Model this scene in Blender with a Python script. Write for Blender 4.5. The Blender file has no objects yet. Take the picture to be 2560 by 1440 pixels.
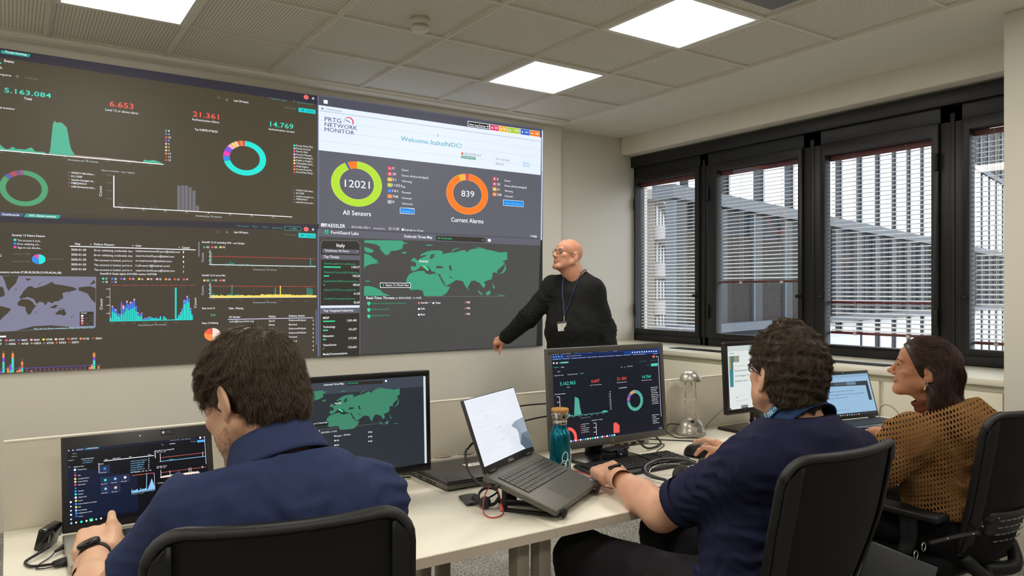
import bpy, bmesh, math, random
import numpy as np
from mathutils import Vector, Matrix, noise as mnoise

SC = bpy.context.scene
COL = SC.collection
# ------------------------------------------------------------------ camera
F_PX = 1865.0
cam_d = bpy.data.cameras.new('camera')
cam = bpy.data.objects.new('camera', cam_d)
COL.objects.link(cam)
cam_d.sensor_fit = 'HORIZONTAL'
cam_d.sensor_width = 36.0
cam_d.lens = 36.0 * F_PX / 2560.0
cam_d.shift_y = 9.0 / 2560.0
cam_d.clip_start = 0.02
cam_d.clip_end = 300
cam.location = (0, 0, 1.37)
cam.rotation_euler = (math.radians(90), 0, math.radians(-34))
SC.camera = cam
# ------------------------------------------------------------------ overcast sky
W = bpy.data.worlds.new('overcast_sky')
SC.world = W
W.use_nodes = True
nt = W.node_tree
nt.nodes.clear()
bgn = nt.nodes.new('ShaderNodeBackground')
wo = nt.nodes.new('ShaderNodeOutputWorld')
tc = nt.nodes.new('ShaderNodeTexCoord')
sp = nt.nodes.new('ShaderNodeSeparateXYZ')
rp = nt.nodes.new('ShaderNodeValToRGB')
rp.color_ramp.elements[0].position = 0.42
rp.color_ramp.elements[0].color = (0.34, 0.34, 0.35, 1)
rp.color_ramp.elements[1].position = 0.56
rp.color_ramp.elements[1].color = (0.86, 0.92, 1.0, 1)
mm = nt.nodes.new('ShaderNodeMath'); mm.operation = 'MULTIPLY_ADD'
mm.inputs[1].default_value = 0.5; mm.inputs[2].default_value = 0.5
nt.links.new(tc.outputs['Generated'], sp.inputs[0])
nt.links.new(sp.outputs['Z'], mm.inputs[0])
nt.links.new(mm.outputs[0], rp.inputs[0])
nt.links.new(rp.outputs[0], bgn.inputs[0])
bgn.inputs[1].default_value = 2.5
nt.links.new(bgn.outputs[0], wo.inputs[0])
# ------------------------------------------------------------------ ceiling panels that stay out of the frame (real lamps of the room)
LAMP_RGB = (1.0, 0.945, 0.855)
PANEL_L = 15.0         # radiance of every ceiling panel
for lx, ly in [(0.5, 2.9), (0.5, 0.9), (3.05, 0.9), (0.5, -1.1), (3.05, -1.1), (-2.0, 4.1), (-2.0, 2.9), (-2.0, 0.9), (-2.0, -1.1)]:
    ld = bpy.data.lights.new('ceiling_panel_lamp', 'AREA')
    ld.shape = 'SQUARE'; ld.size = 0.57
    ld.energy = PANEL_L * math.pi * 0.57 * 0.57
    ld.color = LAMP_RGB
    lo = bpy.data.objects.new('ceiling_panel_lamp', ld)
    lo.location = (lx, ly, 2.808)
    COL.objects.link(lo)
SC.view_settings.view_transform = 'Standard'
SC.view_settings.look = 'None'
SC.view_settings.gamma = 1.0
SC.view_settings.use_curve_mapping = False
SC.view_settings.exposure = 0.22
SC.cycles.max_bounces = 8
SC.cycles.diffuse_bounces = 4
SC.cycles.glossy_bounces = 4
SC.cycles.transmission_bounces = 4
SC.cycles.transparent_max_bounces = 16
SC.cycles.use_denoising = True
SC.cycles.caustics_reflective = False
SC.cycles.caustics_refractive = False
SC.cycles.sample_clamp_indirect = 6.0

# ------------------------------------------------------------------ helpers
def lin(h):
    h = h.lstrip('#')
    r = []
    for i in (0, 2, 4):
        c = int(h[i:i + 2], 16) / 255.0
        r.append(c / 12.92 if c <= 0.04045 else ((c + 0.055) / 1.055) ** 2.4)
    return (r[0], r[1], r[2], 1.0)

_M = {}
def mat(name, hexcol, rough=0.5, metal=0.0, spec=0.5, noise=0.0, nscale=40.0, bump=0.0, bscale=200.0, bdist=0.001, coat=0.0, emit=None, estr=1.0, trans=0.0, sss=0.0):
    if name in _M: return _M[name]
    m = bpy.data.materials.new(name); m.use_nodes = True
    n = m.node_tree; b = n.nodes['Principled BSDF']
    c = lin(hexcol) if isinstance(hexcol, str) else hexcol
    b.inputs['Base Color'].default_value = c
    b.inputs['Roughness'].default_value = rough
    b.inputs['Metallic'].default_value = metal
    b.inputs['Specular IOR Level'].default_value = spec
    if coat: b.inputs['Coat Weight'].default_value = coat; b.inputs['Coat Roughness'].default_value = 0.08
    if trans: b.inputs['Transmission Weight'].default_value = trans
    if sss:
        b.inputs['Subsurface Weight'].default_value = sss
        b.inputs['Subsurface Radius'].default_value = (0.012, 0.005, 0.003)
    if emit: b.inputs['Emission Color'].default_value = lin(emit); b.inputs['Emission Strength'].default_value = estr
    if noise or bump:
        t = n.nodes.new('ShaderNodeTexCoord')
    if noise:
        x = n.nodes.new('ShaderNodeTexNoise'); x.inputs['Scale'].default_value = nscale; x.inputs['Detail'].default_value = 4
        n.links.new(t.outputs['Object'], x.inputs['Vector'])
        r = n.nodes.new('ShaderNodeMapRange'); r.inputs[1].default_value = 0.3; r.inputs[2].default_value = 0.7
        r.inputs[3].default_value = 1.0 - noise; r.inputs[4].default_value = 1.0 + noise
        n.links.new(x.outputs['Fac'], r.inputs[0])
        v = n.nodes.new('ShaderNodeVectorMath'); v.operation = 'SCALE'; v.inputs[0].default_value = c[:3]
        n.links.new(r.outputs[0], v.inputs['Scale']); n.links.new(v.outputs[0], b.inputs['Base Color'])
    if bump:
        y = n.nodes.new('ShaderNodeTexNoise'); y.inputs['Scale'].default_value = bscale; y.inputs['Detail'].default_value = 3
        n.links.new(t.outputs['Object'], y.inputs['Vector'])
        u = n.nodes.new('ShaderNodeBump'); u.inputs['Strength'].default_value = bump; u.inputs['Distance'].default_value = bdist
        n.links.new(y.outputs['Fac'], u.inputs['Height']); n.links.new(u.outputs[0], b.inputs['Normal'])
    _M[name] = m
    return m

def emat(hexcol, k=1.0, base='#141414', rough=0.45):
    """a lit display colour: emission over a dark panel surface"""
    key = 'display_%s_%.2f' % (hexcol.lstrip('#'), k)
    if key in _M: return _M[key]
    m = bpy.data.materials.new(key); m.use_nodes = True
    b = m.node_tree.nodes['Principled BSDF']
    b.inputs['Base Color'].default_value = lin(base); b.inputs['Roughness'].default_value = rough
    b.inputs['Specular IOR Level'].default_value = 0.3
    b.inputs['Emission Color'].default_value = lin(hexcol); b.inputs['Emission Strength'].default_value = k
    _M[key] = m
    return m

class MB:
    """collects shapes and links them as ONE mesh object"""
    def __init__(s, M=None):
        s.v = []; s.f = []; s.mi = []; s.cur = 0; s.M = M; s.sm = []; s.smooth = False
    def add(s, vs, fs, M=None):
        o = len(s.v)
        T = None
        if s.M is not None and M is not None: T = s.M @ M
        elif s.M is not None: T = s.M
        elif M is not None: T = M
        for p in vs:
            s.v.append(tuple(T @ Vector(p)) if T is not None else tuple(p))
        for f in fs:
            s.f.append([o + i for i in f]); s.mi.append(s.cur); s.sm.append(s.smooth)
        return s
    def box(s, x0, y0, z0, x1, y1, z1, M=None):
        v = [(x0, y0, z0), (x1, y0, z0), (x1, y1, z0), (x0, y1, z0), (x0, y0, z1), (x1, y0, z1), (x1, y1, z1), (x0, y1, z1)]
        return s.add(v, [(0, 3, 2, 1), (4, 5, 6, 7), (0, 1, 5, 4), (1, 2, 6, 5), (2, 3, 7, 6), (3, 0, 4, 7)], M)
    def cbox(s, cx, cy, cz, sx, sy, sz, M=None):
        return s.box(cx - sx / 2, cy - sy / 2, cz - sz / 2, cx + sx / 2, cy + sy / 2, cz + sz / 2, M)
    def quad(s, a, b, c, d): return s.add([a, b, c, d], [(0, 1, 2, 3)])
    def prism(s, pts, z0, z1, M=None):
        """closed polygon in local XY raised from z0 to z1 (counter-clockwise)"""
        n = len(pts)
        v = [(p[0], p[1], z0) for p in pts] + [(p[0], p[1], z1) for p in pts]
        f = [tuple(range(n - 1, -1, -1)), tuple(range(n, 2 * n))] + [(i, (i + 1) % n, n + (i + 1) % n, n + i) for i in range(n)]
        return s.add(v, f, M)
    def lathe(s, prof, n=24, M=None, cap=True):
        v = []; f = []
        for r, z in prof:
            for k in range(n):
                a = 2 * math.pi * k / n
                v.append((r * math.cos(a), r * math.sin(a), z))
        for i in range(len(prof) - 1):
            for k in range(n):
                f.append((i * n + k, i * n + (k + 1) % n, (i + 1) * n + (k + 1) % n, (i + 1) * n + k))
        if cap:
            f.append(tuple(range(n - 1, -1, -1))); f.append(tuple(range((len(prof) - 1) * n, len(prof) * n)))
        return s.add(v, f, M)
    def tube(s, pts, r, n=8, closed=False, smoothpts=0, M=None, flat=1.0):
        P = [Vector(p) for p in pts]
        R = list(r) if isinstance(r, (list, tuple)) else [r] * len(P)
        if smoothpts:
            P, R = catmull(P, R, smoothpts, closed)
        m = len(P); v = []; f = []
        T = []
        for i in range(m):
            a = P[(i - 1) % m] if (closed or i > 0) else P[i]
            b = P[(i + 1) % m] if (closed or i < m - 1) else P[i]
            d = (b - a); T.append(d.normalized() if d.length > 1e-9 else Vector((0, 0, 1)))
        up = Vector((0, 0, 1)) if abs(T[0].z) < 0.9 else Vector((1, 0, 0))
        N = (up - T[0] * up.dot(T[0])).normalized()
        for i in range(m):
            N = (N - T[i] * N.dot(T[i]))
            N = N.normalized() if N.length > 1e-6 else T[i].orthogonal().normalized()
            B = T[i].cross(N)
            for k in range(n):
                a = 2 * math.pi * k / n
                v.append(tuple(P[i] + (N * math.cos(a) * flat + B * math.sin(a)) * R[i]))
        for i in range(m if closed else m - 1):
            j = (i + 1) % m
            for k in range(n):
                f.append((i * n + k, i * n + (k + 1) % n, j * n + (k + 1) % n, j * n + k))
        if not closed:
            f.append(tuple(range(n - 1, -1, -1))); f.append(tuple(range((m - 1) * n, m * n)))
        return s.add(v, f, M)
    def grid(s, fn, nu, nv, M=None, thick=None):
        v = [fn(i / nu, j / nv) for j in range(nv + 1) for i in range(nu + 1)]
        f = [(j * (nu + 1) + i, j * (nu + 1) + i + 1, (j + 1) * (nu + 1) + i + 1, (j + 1) * (nu + 1) + i) for j in range(nv) for i in range(nu)]
        return s.add(v, f, M)
    def ball(s, c, rx, ry=None, rz=None, n=16, m=10):
        ry = ry or rx; rz = rz or rx
        v = []; f = []
        for j in range(m + 1):
            t = math.pi * j / m
            for k in range(n):
                a = 2 * math.pi * k / n
                v.append((c[0] + rx * math.sin(t) * math.cos(a), c[1] + ry * math.sin(t) * math.sin(a), c[2] - rz * math.cos(t)))
        for j in range(m):
            for k in range(n):
                f.append((j * n + k, j * n + (k + 1) % n, (j + 1) * n + (k + 1) % n, (j + 1) * n + k))
        return s.add(v, f)
    def build(s, name, mats, parent=None, bevel=0.0, seg=2, smooth=None, sub=0, angle=35):
        me = bpy.data.meshes.new(name)
        me.from_pydata(s.v, [], s.f)
        mats = mats if isinstance(mats, (list, tuple)) else [mats]
        for m in mats: me.materials.append(m)
        me.polygons.foreach_set('material_index', s.mi)
        sm = s.sm if smooth is None else [smooth] * len(s.f)
        me.polygons.foreach_set('use_smooth', sm)
        me.update()
        o = bpy.data.objects.new(name, me)
        COL.objects.link(o)
        if bevel:
            b = o.modifiers.new('bevel', 'BEVEL'); b.width = bevel; b.segments = seg; b.limit_method = 'ANGLE'; b.angle_limit = math.radians(angle)
            b.harden_normals = False
            me.polygons.foreach_set('use_smooth', [True] * len(s.f))
        if sub:
            q = o.modifiers.new('subsurf', 'SUBSURF'); q.levels = sub; q.render_levels = sub
        if parent is not None: put(o, parent)
        return o

def catmull(P, R, k, closed=False):
    out = []; ro = []; m = len(P)
    for i in range(m if closed else m - 1):
        g = (lambda j: P[j % m]) if closed else (lambda j: P[min(max(j, 0), m - 1)])
        p0, p1, p2, p3 = g(i - 1), g(i), g(i + 1), g(i + 2)
        for q in range(k):
            t = q / k
            out.append(0.5 * ((2 * p1) + (p2 - p0) * t + (2 * p0 - 5 * p1 + 4 * p2 - p3) * t * t + (3 * p1 - p0 - 3 * p2 + p3) * t ** 3))
            ro.append(R[i] * (1 - t) + R[(i + 1) % m] * t)
    if not closed: out.append(P[-1]); ro.append(R[-1])
    return out, ro

def put(o, parent):
    """parent while keeping the world position"""
    o.parent = parent
    o.matrix_parent_inverse = parent.matrix_basis.inverted()

def tag(o, label, cat, group=None, kind=None):
    if label: o['label'] = label
    if cat: o['category'] = cat
    if group: o['group'] = group
    if kind: o['kind'] = kind
    return o

def thing(name, label, cat, loc=(0, 0, 0), rz=0.0, group=None):
    o = bpy.data.objects.new(name, None)
    o.empty_display_size = 0.05
    o.location = loc; o.rotation_euler = (0, 0, rz)
    COL.objects.link(o)
    return tag(o, label, cat, group)

def struct(o):
    o['kind'] = 'structure'
    return o

def frame_M(loc, rz=0.0, rx=0.0, ry=0.0):
    return Matrix.Translation(loc) @ Matrix.Rotation(rz, 4, 'Z') @ Matrix.Rotation(ry, 4, 'Y') @ Matrix.Rotation(rx, 4, 'X')

def copy_tree(o, parent=None):
    c = o.copy(); COL.objects.link(c)
    if parent is not None: c.parent = parent
    for ch in list(o.children): copy_tree(ch, c)
    return c
# ================================================================== the room
CZ = 2.815
M_wall = mat('wall_paint', '#dedace', rough=0.75, bump=0.15, bscale=300, bdist=0.0006, noise=0.012, nscale=3)
M_plaster = mat('ceiling_plaster', '#e6e1d5', rough=0.8)
M_bar = mat('ceiling_bar_white', '#e2ddd2', rough=0.5)
M_black = mat('window_black_metal', '#1b1b1c', rough=0.42, spec=0.4)
M_blackg = mat('window_gasket', '#0b0b0c', rough=0.6)
M_cream = mat('cream_laminate', '#e4dfcc', rough=0.45)

def tile_material():
    m = bpy.data.materials.new('perforated_tile'); m.use_nodes = True
    n = m.node_tree; b = n.nodes['Principled BSDF']; b.inputs['Roughness'].default_value = 0.75
    t = n.nodes.new('ShaderNodeTexCoord'); s = n.nodes.new('ShaderNodeSeparateXYZ')
    n.links.new(t.outputs['Object'], s.inputs[0])
    def tri(out):
        a = n.nodes.new('ShaderNodeMath'); a.operation = 'PINGPONG'; a.inputs[1].default_value = 0.0085
        n.links.new(out, a.inputs[0]); return a.outputs[0]
    c = n.nodes.new('ShaderNodeCombineXYZ')
    n.links.new(tri(s.outputs['X']), c.inputs[0]); n.links.new(tri(s.outputs['Y']), c.inputs[1])
    l = n.nodes.new('ShaderNodeVectorMath'); l.operation = 'LENGTH'; n.links.new(c.outputs[0], l.inputs[0])
    r = n.nodes.new('ShaderNodeMapRange'); r.inputs[1].default_value = 0.0034; r.inputs[2].default_value = 0.0046
    n.links.new(l.outputs['Value'], r.inputs[0])
    x = n.nodes.new('ShaderNodeMix'); x.data_type = 'RGBA'; x.inputs[6].default_value = lin('#7d786d'); x.inputs[7].default_value = lin('#e6e0d4')
    n.links.new(r.outputs[0], x.inputs[0]); n.links.new(x.outputs[2], b.inputs['Base Color'])
    return m
M_tile = tile_material()

def carpet_material():
    m = bpy.data.materials.new('flecked_carpet'); m.use_nodes = True
    n = m.node_tree; b = n.nodes['Principled BSDF']; b.inputs['Roughness'].default_value = 0.95; b.inputs['Specular IOR Level'].default_value = 0.1
    t = n.nodes.new('ShaderNodeTexCoord')
    a = n.nodes.new('ShaderNodeTexNoise'); a.inputs['Scale'].default_value = 75; a.inputs['Detail'].default_value = 6; a.inputs['Roughness'].default_value = 0.75
    n.links.new(t.outputs['Object'], a.inputs['Vector'])
    g = n.nodes.new('ShaderNodeTexNoise'); g.inputs['Scale'].default_value = 3.0; n.links.new(t.outputs['Object'], g.inputs['Vector'])
    s = n.nodes.new('ShaderNodeMath'); s.operation = 'MULTIPLY_ADD'; s.inputs[1].default_value = 0.25; n.links.new(g.outputs['Fac'], s.inputs[0]); n.links.new(a.outputs['Fac'], s.inputs[2])
    r = n.nodes.new('ShaderNodeValToRGB'); e = r.color_ramp.elements
    e[0].position = 0.48; e[0].color = lin('#33332f'); e[1].position = 0.76; e[1].color = lin('#b5b3ab')
    n.links.new(s.outputs[0], r.inputs[0]); n.links.new(r.outputs[0], b.inputs['Base Color'])
    u = n.nodes.new('ShaderNodeBump'); u.inputs['Strength'].default_value = 0.8; u.inputs['Distance'].default_value = 0.004
    n.links.new(a.outputs['Fac'], u.inputs['Height']); n.links.new(u.outputs[0], b.inputs['Normal'])
    return m

XL, XR, YB, YF = -3.4, 4.97, -3.6, 5.25
struct(MB().box(XL - .2, YB - .2, -0.2, XR + .15, YF + .2, 0.0).build('floor', carpet_material()))
# front wall, with the shallow false wall the display is mounted on
w = MB(); w.box(XL - .2, YF, 0, XR + .15, YF + .2, 3.1); w.box(XL - .2, 5.115, 0, 3.965, YF, 2.815)
struct(w.build('wall_front', M_wall, bevel=0.003))
struct(MB().box(XL - .2, YB - .2, 0, XL, YF + .2, 3.1).build('wall_left', M_wall))
struct(MB().box(XL - .2, YB - .2, 0, XR + .15, YB, 3.1).build('wall_back', M_wall))
w = MB(); w.box(4.93, YB, 0, 5.12, YF + .2, 0.905); w.box(4.93, YB, 2.645, 5.12, YF + .2, 3.1); w.box(4.93, YB, 0.905, 5.12, 1.7, 2.645)
struct(w.build('wall_right', M_wall))
# pillar between the windows
struct(MB().box(4.285, 0.9, 0, 4.93, 1.785, CZ).build('wall_pillar', M_wall, bevel=0.004))
# ceiling: recessed field of perforated tiles inside plasterboard borders
X0 = -3.2; GX = 0.630; GY = 0.615
gx = [3.955 - GX * k for k in range(12)]
gy = [4.985 - GY * k for k in range(14)]
c = MB(); c.box(gx[-1], gy[-1], CZ + .012, gx[0], gy[0], CZ + .05); tiles = c.build('ceiling', M_tile); struct(tiles)
c = MB()
c.box(gx[0], YB, CZ, 4.93, YF, CZ + .04); c.box(XL, gy[0] + .10, CZ, gx[0], YF, CZ + .04); c.box(XL, YB, CZ, gx[-1], YF, CZ + .04); c.box(gx[-1], YB, CZ, gx[0], gy[-1], CZ + .04)
o = struct(c.build('ceiling_border', M_plaster))
c = MB(); c.box(XL, 5.0, CZ - .02, 3.965, 5.115, CZ + .03); struct(c.build('trim_1', M_plaster, bevel=0.012, seg=3))
c = MB(); c.box(4.775, YB, 2.65, 4.935, YF, CZ + .01); struct(c.build('trim_2', M_plaster, bevel=0.012, seg=3))
c = MB(); c.box(XL, 5.222, 2.775, 4.93, YF, CZ)
c = MB()
for k, x in enumerate(gx):
    c.box(x - .013, gy[-1], CZ - .002, x + .013, gy[0], CZ + .014)
    c.box(x - .003, gy[-1], CZ - .0065, x + .003, gy[0], CZ - .002)
for y in gy: c.box(gx[-1], y - .009, CZ - .001, gx[0], y + .009, CZ + .012)
struct(c.build('ceiling_grid', M_bar))

# lit ceiling panels
M_panel = mat('lit_panel', '#ffffff', emit='#ffffff', estr=1.0)
M_panel.node_tree.nodes['Principled BSDF'].inputs['Emission Color'].default_value = (*LAMP_RGB, 1)
M_panel.node_tree.nodes['Principled BSDF'].inputs['Emission Strength'].default_value = PANEL_L
M_pframe = mat('panel_frame_white', '#e9e6df', rough=0.4)
for (x, y, lab) in [(0.5, 4.125, 'lit square ceiling panel above the dark dashboards, cut by the picture edge'),
                    (3.05, 4.125, 'lit square ceiling panel above the white dashboard, nearest the wall corner'),
                    (3.05, 2.905, 'largest lit square ceiling panel, beside the dark grey ceiling outlet')]:
    cx = min(gx, key=lambda q: abs(q - (x - GX / 2))) + GX / 2; cy = min(gy, key=lambda q: abs(q - (y - GY / 2))) + GY / 2
    t = thing('ceiling_light', lab, 'light', (cx, cy, CZ - .004), 0, 'square ceiling light panels')
    f = MB(); a, b_ = GX / 2 - .014, GY / 2 - .010; i = .026
    f.box(cx - a, cy - b_, CZ - .004, cx + a, cy - b_ + i, CZ + .012); f.box(cx - a, cy + b_ - i, CZ - .004, cx + a, cy + b_, CZ + .012)
    f.box(cx - a, cy - b_ + i, CZ - .004, cx - a + i, cy + b_ - i, CZ + .012); f.box(cx + a - i, cy - b_ + i, CZ - .004, cx + a, cy + b_ - i, CZ + .012)
    f.build('frame', M_pframe, t)
    MB().box(cx - a + i, cy - b_ + i, CZ + .000, cx + a - i, cy + b_ - i, CZ + .010).build('diffuser', M_panel, t)
# smoke detector
sx, sy = 1.82, 3.575
t = thing('smoke_detector', 'round white smoke detector with a dark slotted rim on a ceiling tile', 'smoke detector', (sx, sy, CZ))
M_det = mat('detector_plastic', '#d9d4c8', rough=0.4)
Md = frame_M((sx, sy, CZ + .012))
MB().lathe([(.052, 0), (.052, -.034), (.048, -.038), (.0, -.038)], 32, Md).build('base', M_det, t, smooth=True)
MB().lathe([(.046, -.036), (.046, -.052), (.0, -.053)], 32, Md).build('grille', mat('detector_slot', '#39362f', rough=.6), t, smooth=True)
d = MB()
for z in (-.041, -.0475): d.lathe([(.0505, z), (.0515, z - .0015), (.0505, z - .003), (.044, z - .003)], 32, Md)
d.lathe([(.049, -.052), (.040, -.066), (.020, -.070), (.0, -.070)], 32, Md)
d.build('cap', M_det, t, smooth=True)
# dark grey air outlet at the top edge of the picture
t = thing('ceiling_vent', 'dark grey square ceiling outlet near the large lit panel', 'vent', (2.95, 2.15, CZ))
d = MB(); d.box(2.64, 1.83, CZ - .014, 3.22, 2.41, CZ + .012); d.build('panel', mat('vent_grey', '#6f6b66', rough=.5), t, bevel=.004)
# green indicator lamp in the tile beside the lit panel
tag(MB().lathe([(.004, 0), (.004, -.004), (0, -.006)], 10, frame_M((2.82, 3.79, CZ + .012))).build('indicator_light', mat('green_led', '#39d46a', emit='#39ff78', estr=2.0)), 'tiny green indicator lamp in a ceiling tile beside the smaller lit panel', 'indicator')

# ------------------------------------------------------------------ windows in the right wall
GXW = 4.97       # plane of the sashes
def glass_material():
    m = bpy.data.materials.new('window_glass'); m.use_nodes = True
    n = m.node_tree; n.nodes.clear()
    o = n.nodes.new('ShaderNodeOutputMaterial'); x = n.nodes.new('ShaderNodeMixShader'); tr = n.nodes.new('ShaderNodeBsdfTransparent'); g = n.nodes.new('ShaderNodeBsdfGlossy')
    tr.inputs[0].default_value = (.93, .95, .95, 1); g.inputs['Roughness'].default_value = 0.01
    f = n.nodes.new('ShaderNodeFresnel'); f.inputs['IOR'].default_value = 1.52
    k = n.nodes.new('ShaderNodeMath'); k.operation = 'MULTIPLY'; k.use_clamp = True
    ge = n.nodes.new('ShaderNodeNewGeometry'); fb = n.nodes.new('ShaderNodeMath'); fb.operation = 'MULTIPLY_ADD'; fb.inputs[1].default_value = -1.2; fb.inputs[2].default_value = 1.2
    n.links.new(ge.outputs['Backfacing'], fb.inputs[0]); n.links.new(fb.outputs[0], k.inputs[1])
    n.links.new(f.outputs[0], k.inputs[0]); n.links.new(k.outputs[0], x.inputs[0]); n.links.new(tr.outputs[0], x.inputs[1]); n.links.new(g.outputs[0], x.inputs[2]); n.links.new(x.outputs[0], o.inputs[0])
    return m
M_glass = glass_material()
M_rail = mat('blind_red_rail', '#6e2a30', rough=0.45)
M_slat = mat('blind_white_slat', '#e6e4e4', rough=0.5)
Z0, Z1 = 0.908, 2.645
fr = MB()
fr.box(4.945, 1.70, Z0, 5.06, YF, Z0 + .075); fr.box(4.945, 1.70, 2.44, 5.06, YF, Z1)          # sill and head of the frame
fr.box(4.90, 1.70, 2.545, 4.96, YF, Z1 - .004)                                                 # projecting head box
for a, b_ in [(5.225, YF), (4.335, 4.43), (3.27, 3.42), (2.29, 2.43)]: fr.box(4.945, a, Z0, 5.06, b_, 2.60)
fr.box(4.938, 3.325, Z0, 4.95, 3.36, 2.5); fr.box(4.938, 2.335, Z0, 4.95, 2.365, 2.5); fr.box(4.936, 4.37, Z0, 4.95, 4.395, 2.5)
struct(fr.build('window_frame', M_black, bevel=0.004))
sash = [(4.43, 5.225, 4.475, 5.249 - .03, 1.02, 2.40), (3.42, 4.335, 3.456, 4.241, 1.018, 2.385), (2.43, 3.27, 2.476, 3.233, 0.985, 2.362), (1.72, 2.29, 1.76, 2.246, 1.012, 2.377)]
blind_bottom = [1.01, 1.45, 1.072, 1.05]
for i, (a, b_, ga, gb, gz0, gz1) in enumerate(sash):
    s = MB(); zz0, zz1 = 0.975, 2.45
    o4 = [(a, zz0), (b_, zz0), (b_, zz1), (a, zz1)]; i4 = [(ga, gz0), (gb, gz0), (gb, gz1), (ga, gz1)]
    s.add([(x, y, z) for x in (4.928, 5.0) for y, z in o4 + i4],
          [(q, 4 + q, 4 + (q + 1) % 4, (q + 1) % 4) for q in range(4)] + [(8 + q, 8 + (q + 1) % 4, 12 + (q + 1) % 4, 12 + q) for q in range(4)]
          + [(q, (q + 1) % 4, 8 + (q + 1) % 4, 8 + q) for q in range(4)] + [(4 + q, 12 + q, 12 + (q + 1) % 4, 4 + (q + 1) % 4) for q in range(4)])
    o = struct(s.build('window_%d' % (i + 1), M_black, bevel=0.003))
    g = MB(); g.quad((4.968, ga, gz0), (4.968, ga, gz1), (4.968, gb, gz1), (4.968, gb, gz0)); g.build('pane', M_glass, o)
    h = MB()
    hy = ga - .02 if i in (0, 1) else gb + .02
    h.lathe([(.014, 0), (.014, .012), (.008, .014), (.008, .03), (.013, .034), (.013, .044), (.0, .046)], 14, Matrix.Translation((4.928, hy, 1.335)) @ Matrix.Rotation(-math.pi / 2, 4, 'Y'))
    h.build('knob', M_blackg, o, smooth=True)
    hx = (b_ - .012 if i in (0, 1) else a + .012)
    for zc in (1.2, 2.2): MB().box(4.912, hx - .012, zc - .055, 4.93, hx + .012, zc + .055).build('hinge', M_blackg, o, bevel=.003)
    # venetian blind hanging between the panes
    t = thing('venetian_blind', ['white slatted blind with red rails in the narrow window by the corner', 'white slatted blind drawn only two thirds down its window', 'white slatted blind with a second red bar near its foot', 'white slatted blind in the window cut by the pillar'][i], 'blind', (5.02, (ga + gb) / 2, gz1), 0, 'venetian blinds')
    bz = blind_bottom[i]
    MB().box(5.005, ga - .01, gz1 - .035, 5.035, gb + .01, gz1 + .03).build('head_rail', M_rail, t, bevel=.002)
    MB().box(5.007, ga - .005, bz - .009, 5.033, gb + .005, bz + .009).build('bottom_rail', M_rail, t, bevel=.003)
    sl = MB(); z = gz1 - .05
    while z > bz + .012:
        if not (i == 2 and abs(z - 1.293) < .012):
            dz = .0045
            sl.add([(5.008, ga, z - dz), (5.020, ga, z + .0012), (5.032, ga, z + dz), (5.008, gb, z - dz), (5.020, gb, z + .0012), (5.032, gb, z + dz),
                    (5.008, ga, z - dz - .0012), (5.020, ga, z), (5.032, ga, z + dz - .0012), (5.008, gb, z - dz - .0012), (5.020, gb, z), (5.032, gb, z + dz - .0012)],
                   [(0, 1, 4, 3), (1, 2, 5, 4), (7, 6, 9, 10), (8, 7, 10, 11), (6, 0, 3, 9), (2, 8, 11, 5)])
        z -= .0305
    sl.build('slats', M_slat, t)
    if i == 2: MB().box(5.007, ga - .005, 1.285, 5.033, gb + .005, 1.302).build('middle_rail', M_rail, t, bevel=.003)
    cd = MB()
    for fy in (.25, .75):
        y = ga + (gb - ga) * fy
        for dx in (.006, .034): cd.tube([(5.0 + dx, y, gz1), (5.0 + dx, y, bz)], .0011, 5)
        cd.tube([(5.004, y + .012, gz1), (5.004, y + .012, bz - .004)], .0009, 5)
        cd.box(5.0, y - .012, bz - .014, 5.008, y + .012, bz + .004)
    cd.build('cord', mat('blind_cord', '#d8d2cc', rough=.7), t)

# radiator counter under the windows
c = MB(); c.box(4.285, 1.785, .872, 4.945, YF, .908)
sl = struct(c.build('trim_3', M_cream, bevel=.004))
c = MB(); c.box(4.33, 1.785, 0, 4.93, YF, .872)
for y0, y1 in [(1.80, 2.44), (2.47, 3.62), (3.65, 4.80), (4.83, 5.24)]: c.box(4.308, y0, .06, 4.33, y1, .835)
struct(c.build('trim_4', M_cream, bevel=.003))
for y0, y1, lab in [(3.30, 4.33, 'black slotted air grille on the window counter beyond the grey monitor'), (2.52, 3.20, 'black slotted air grille on the window counter behind the woman')]:
    g = MB(); g.box(4.46, y0, .9075, 4.60, y1, .910)
    g.cur = 1
    for k in range(9): g.box(4.463 + k * .0152, y0 + .004, .910, 4.470 + k * .0152, y1 - .004, .9125)
    tag(g.build('air_grille', [mat('grille_dark', '#0a0a0b', rough=.8), mat('grille_black', '#161617', rough=.5)]), lab, 'grille', 'counter grilles')

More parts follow.
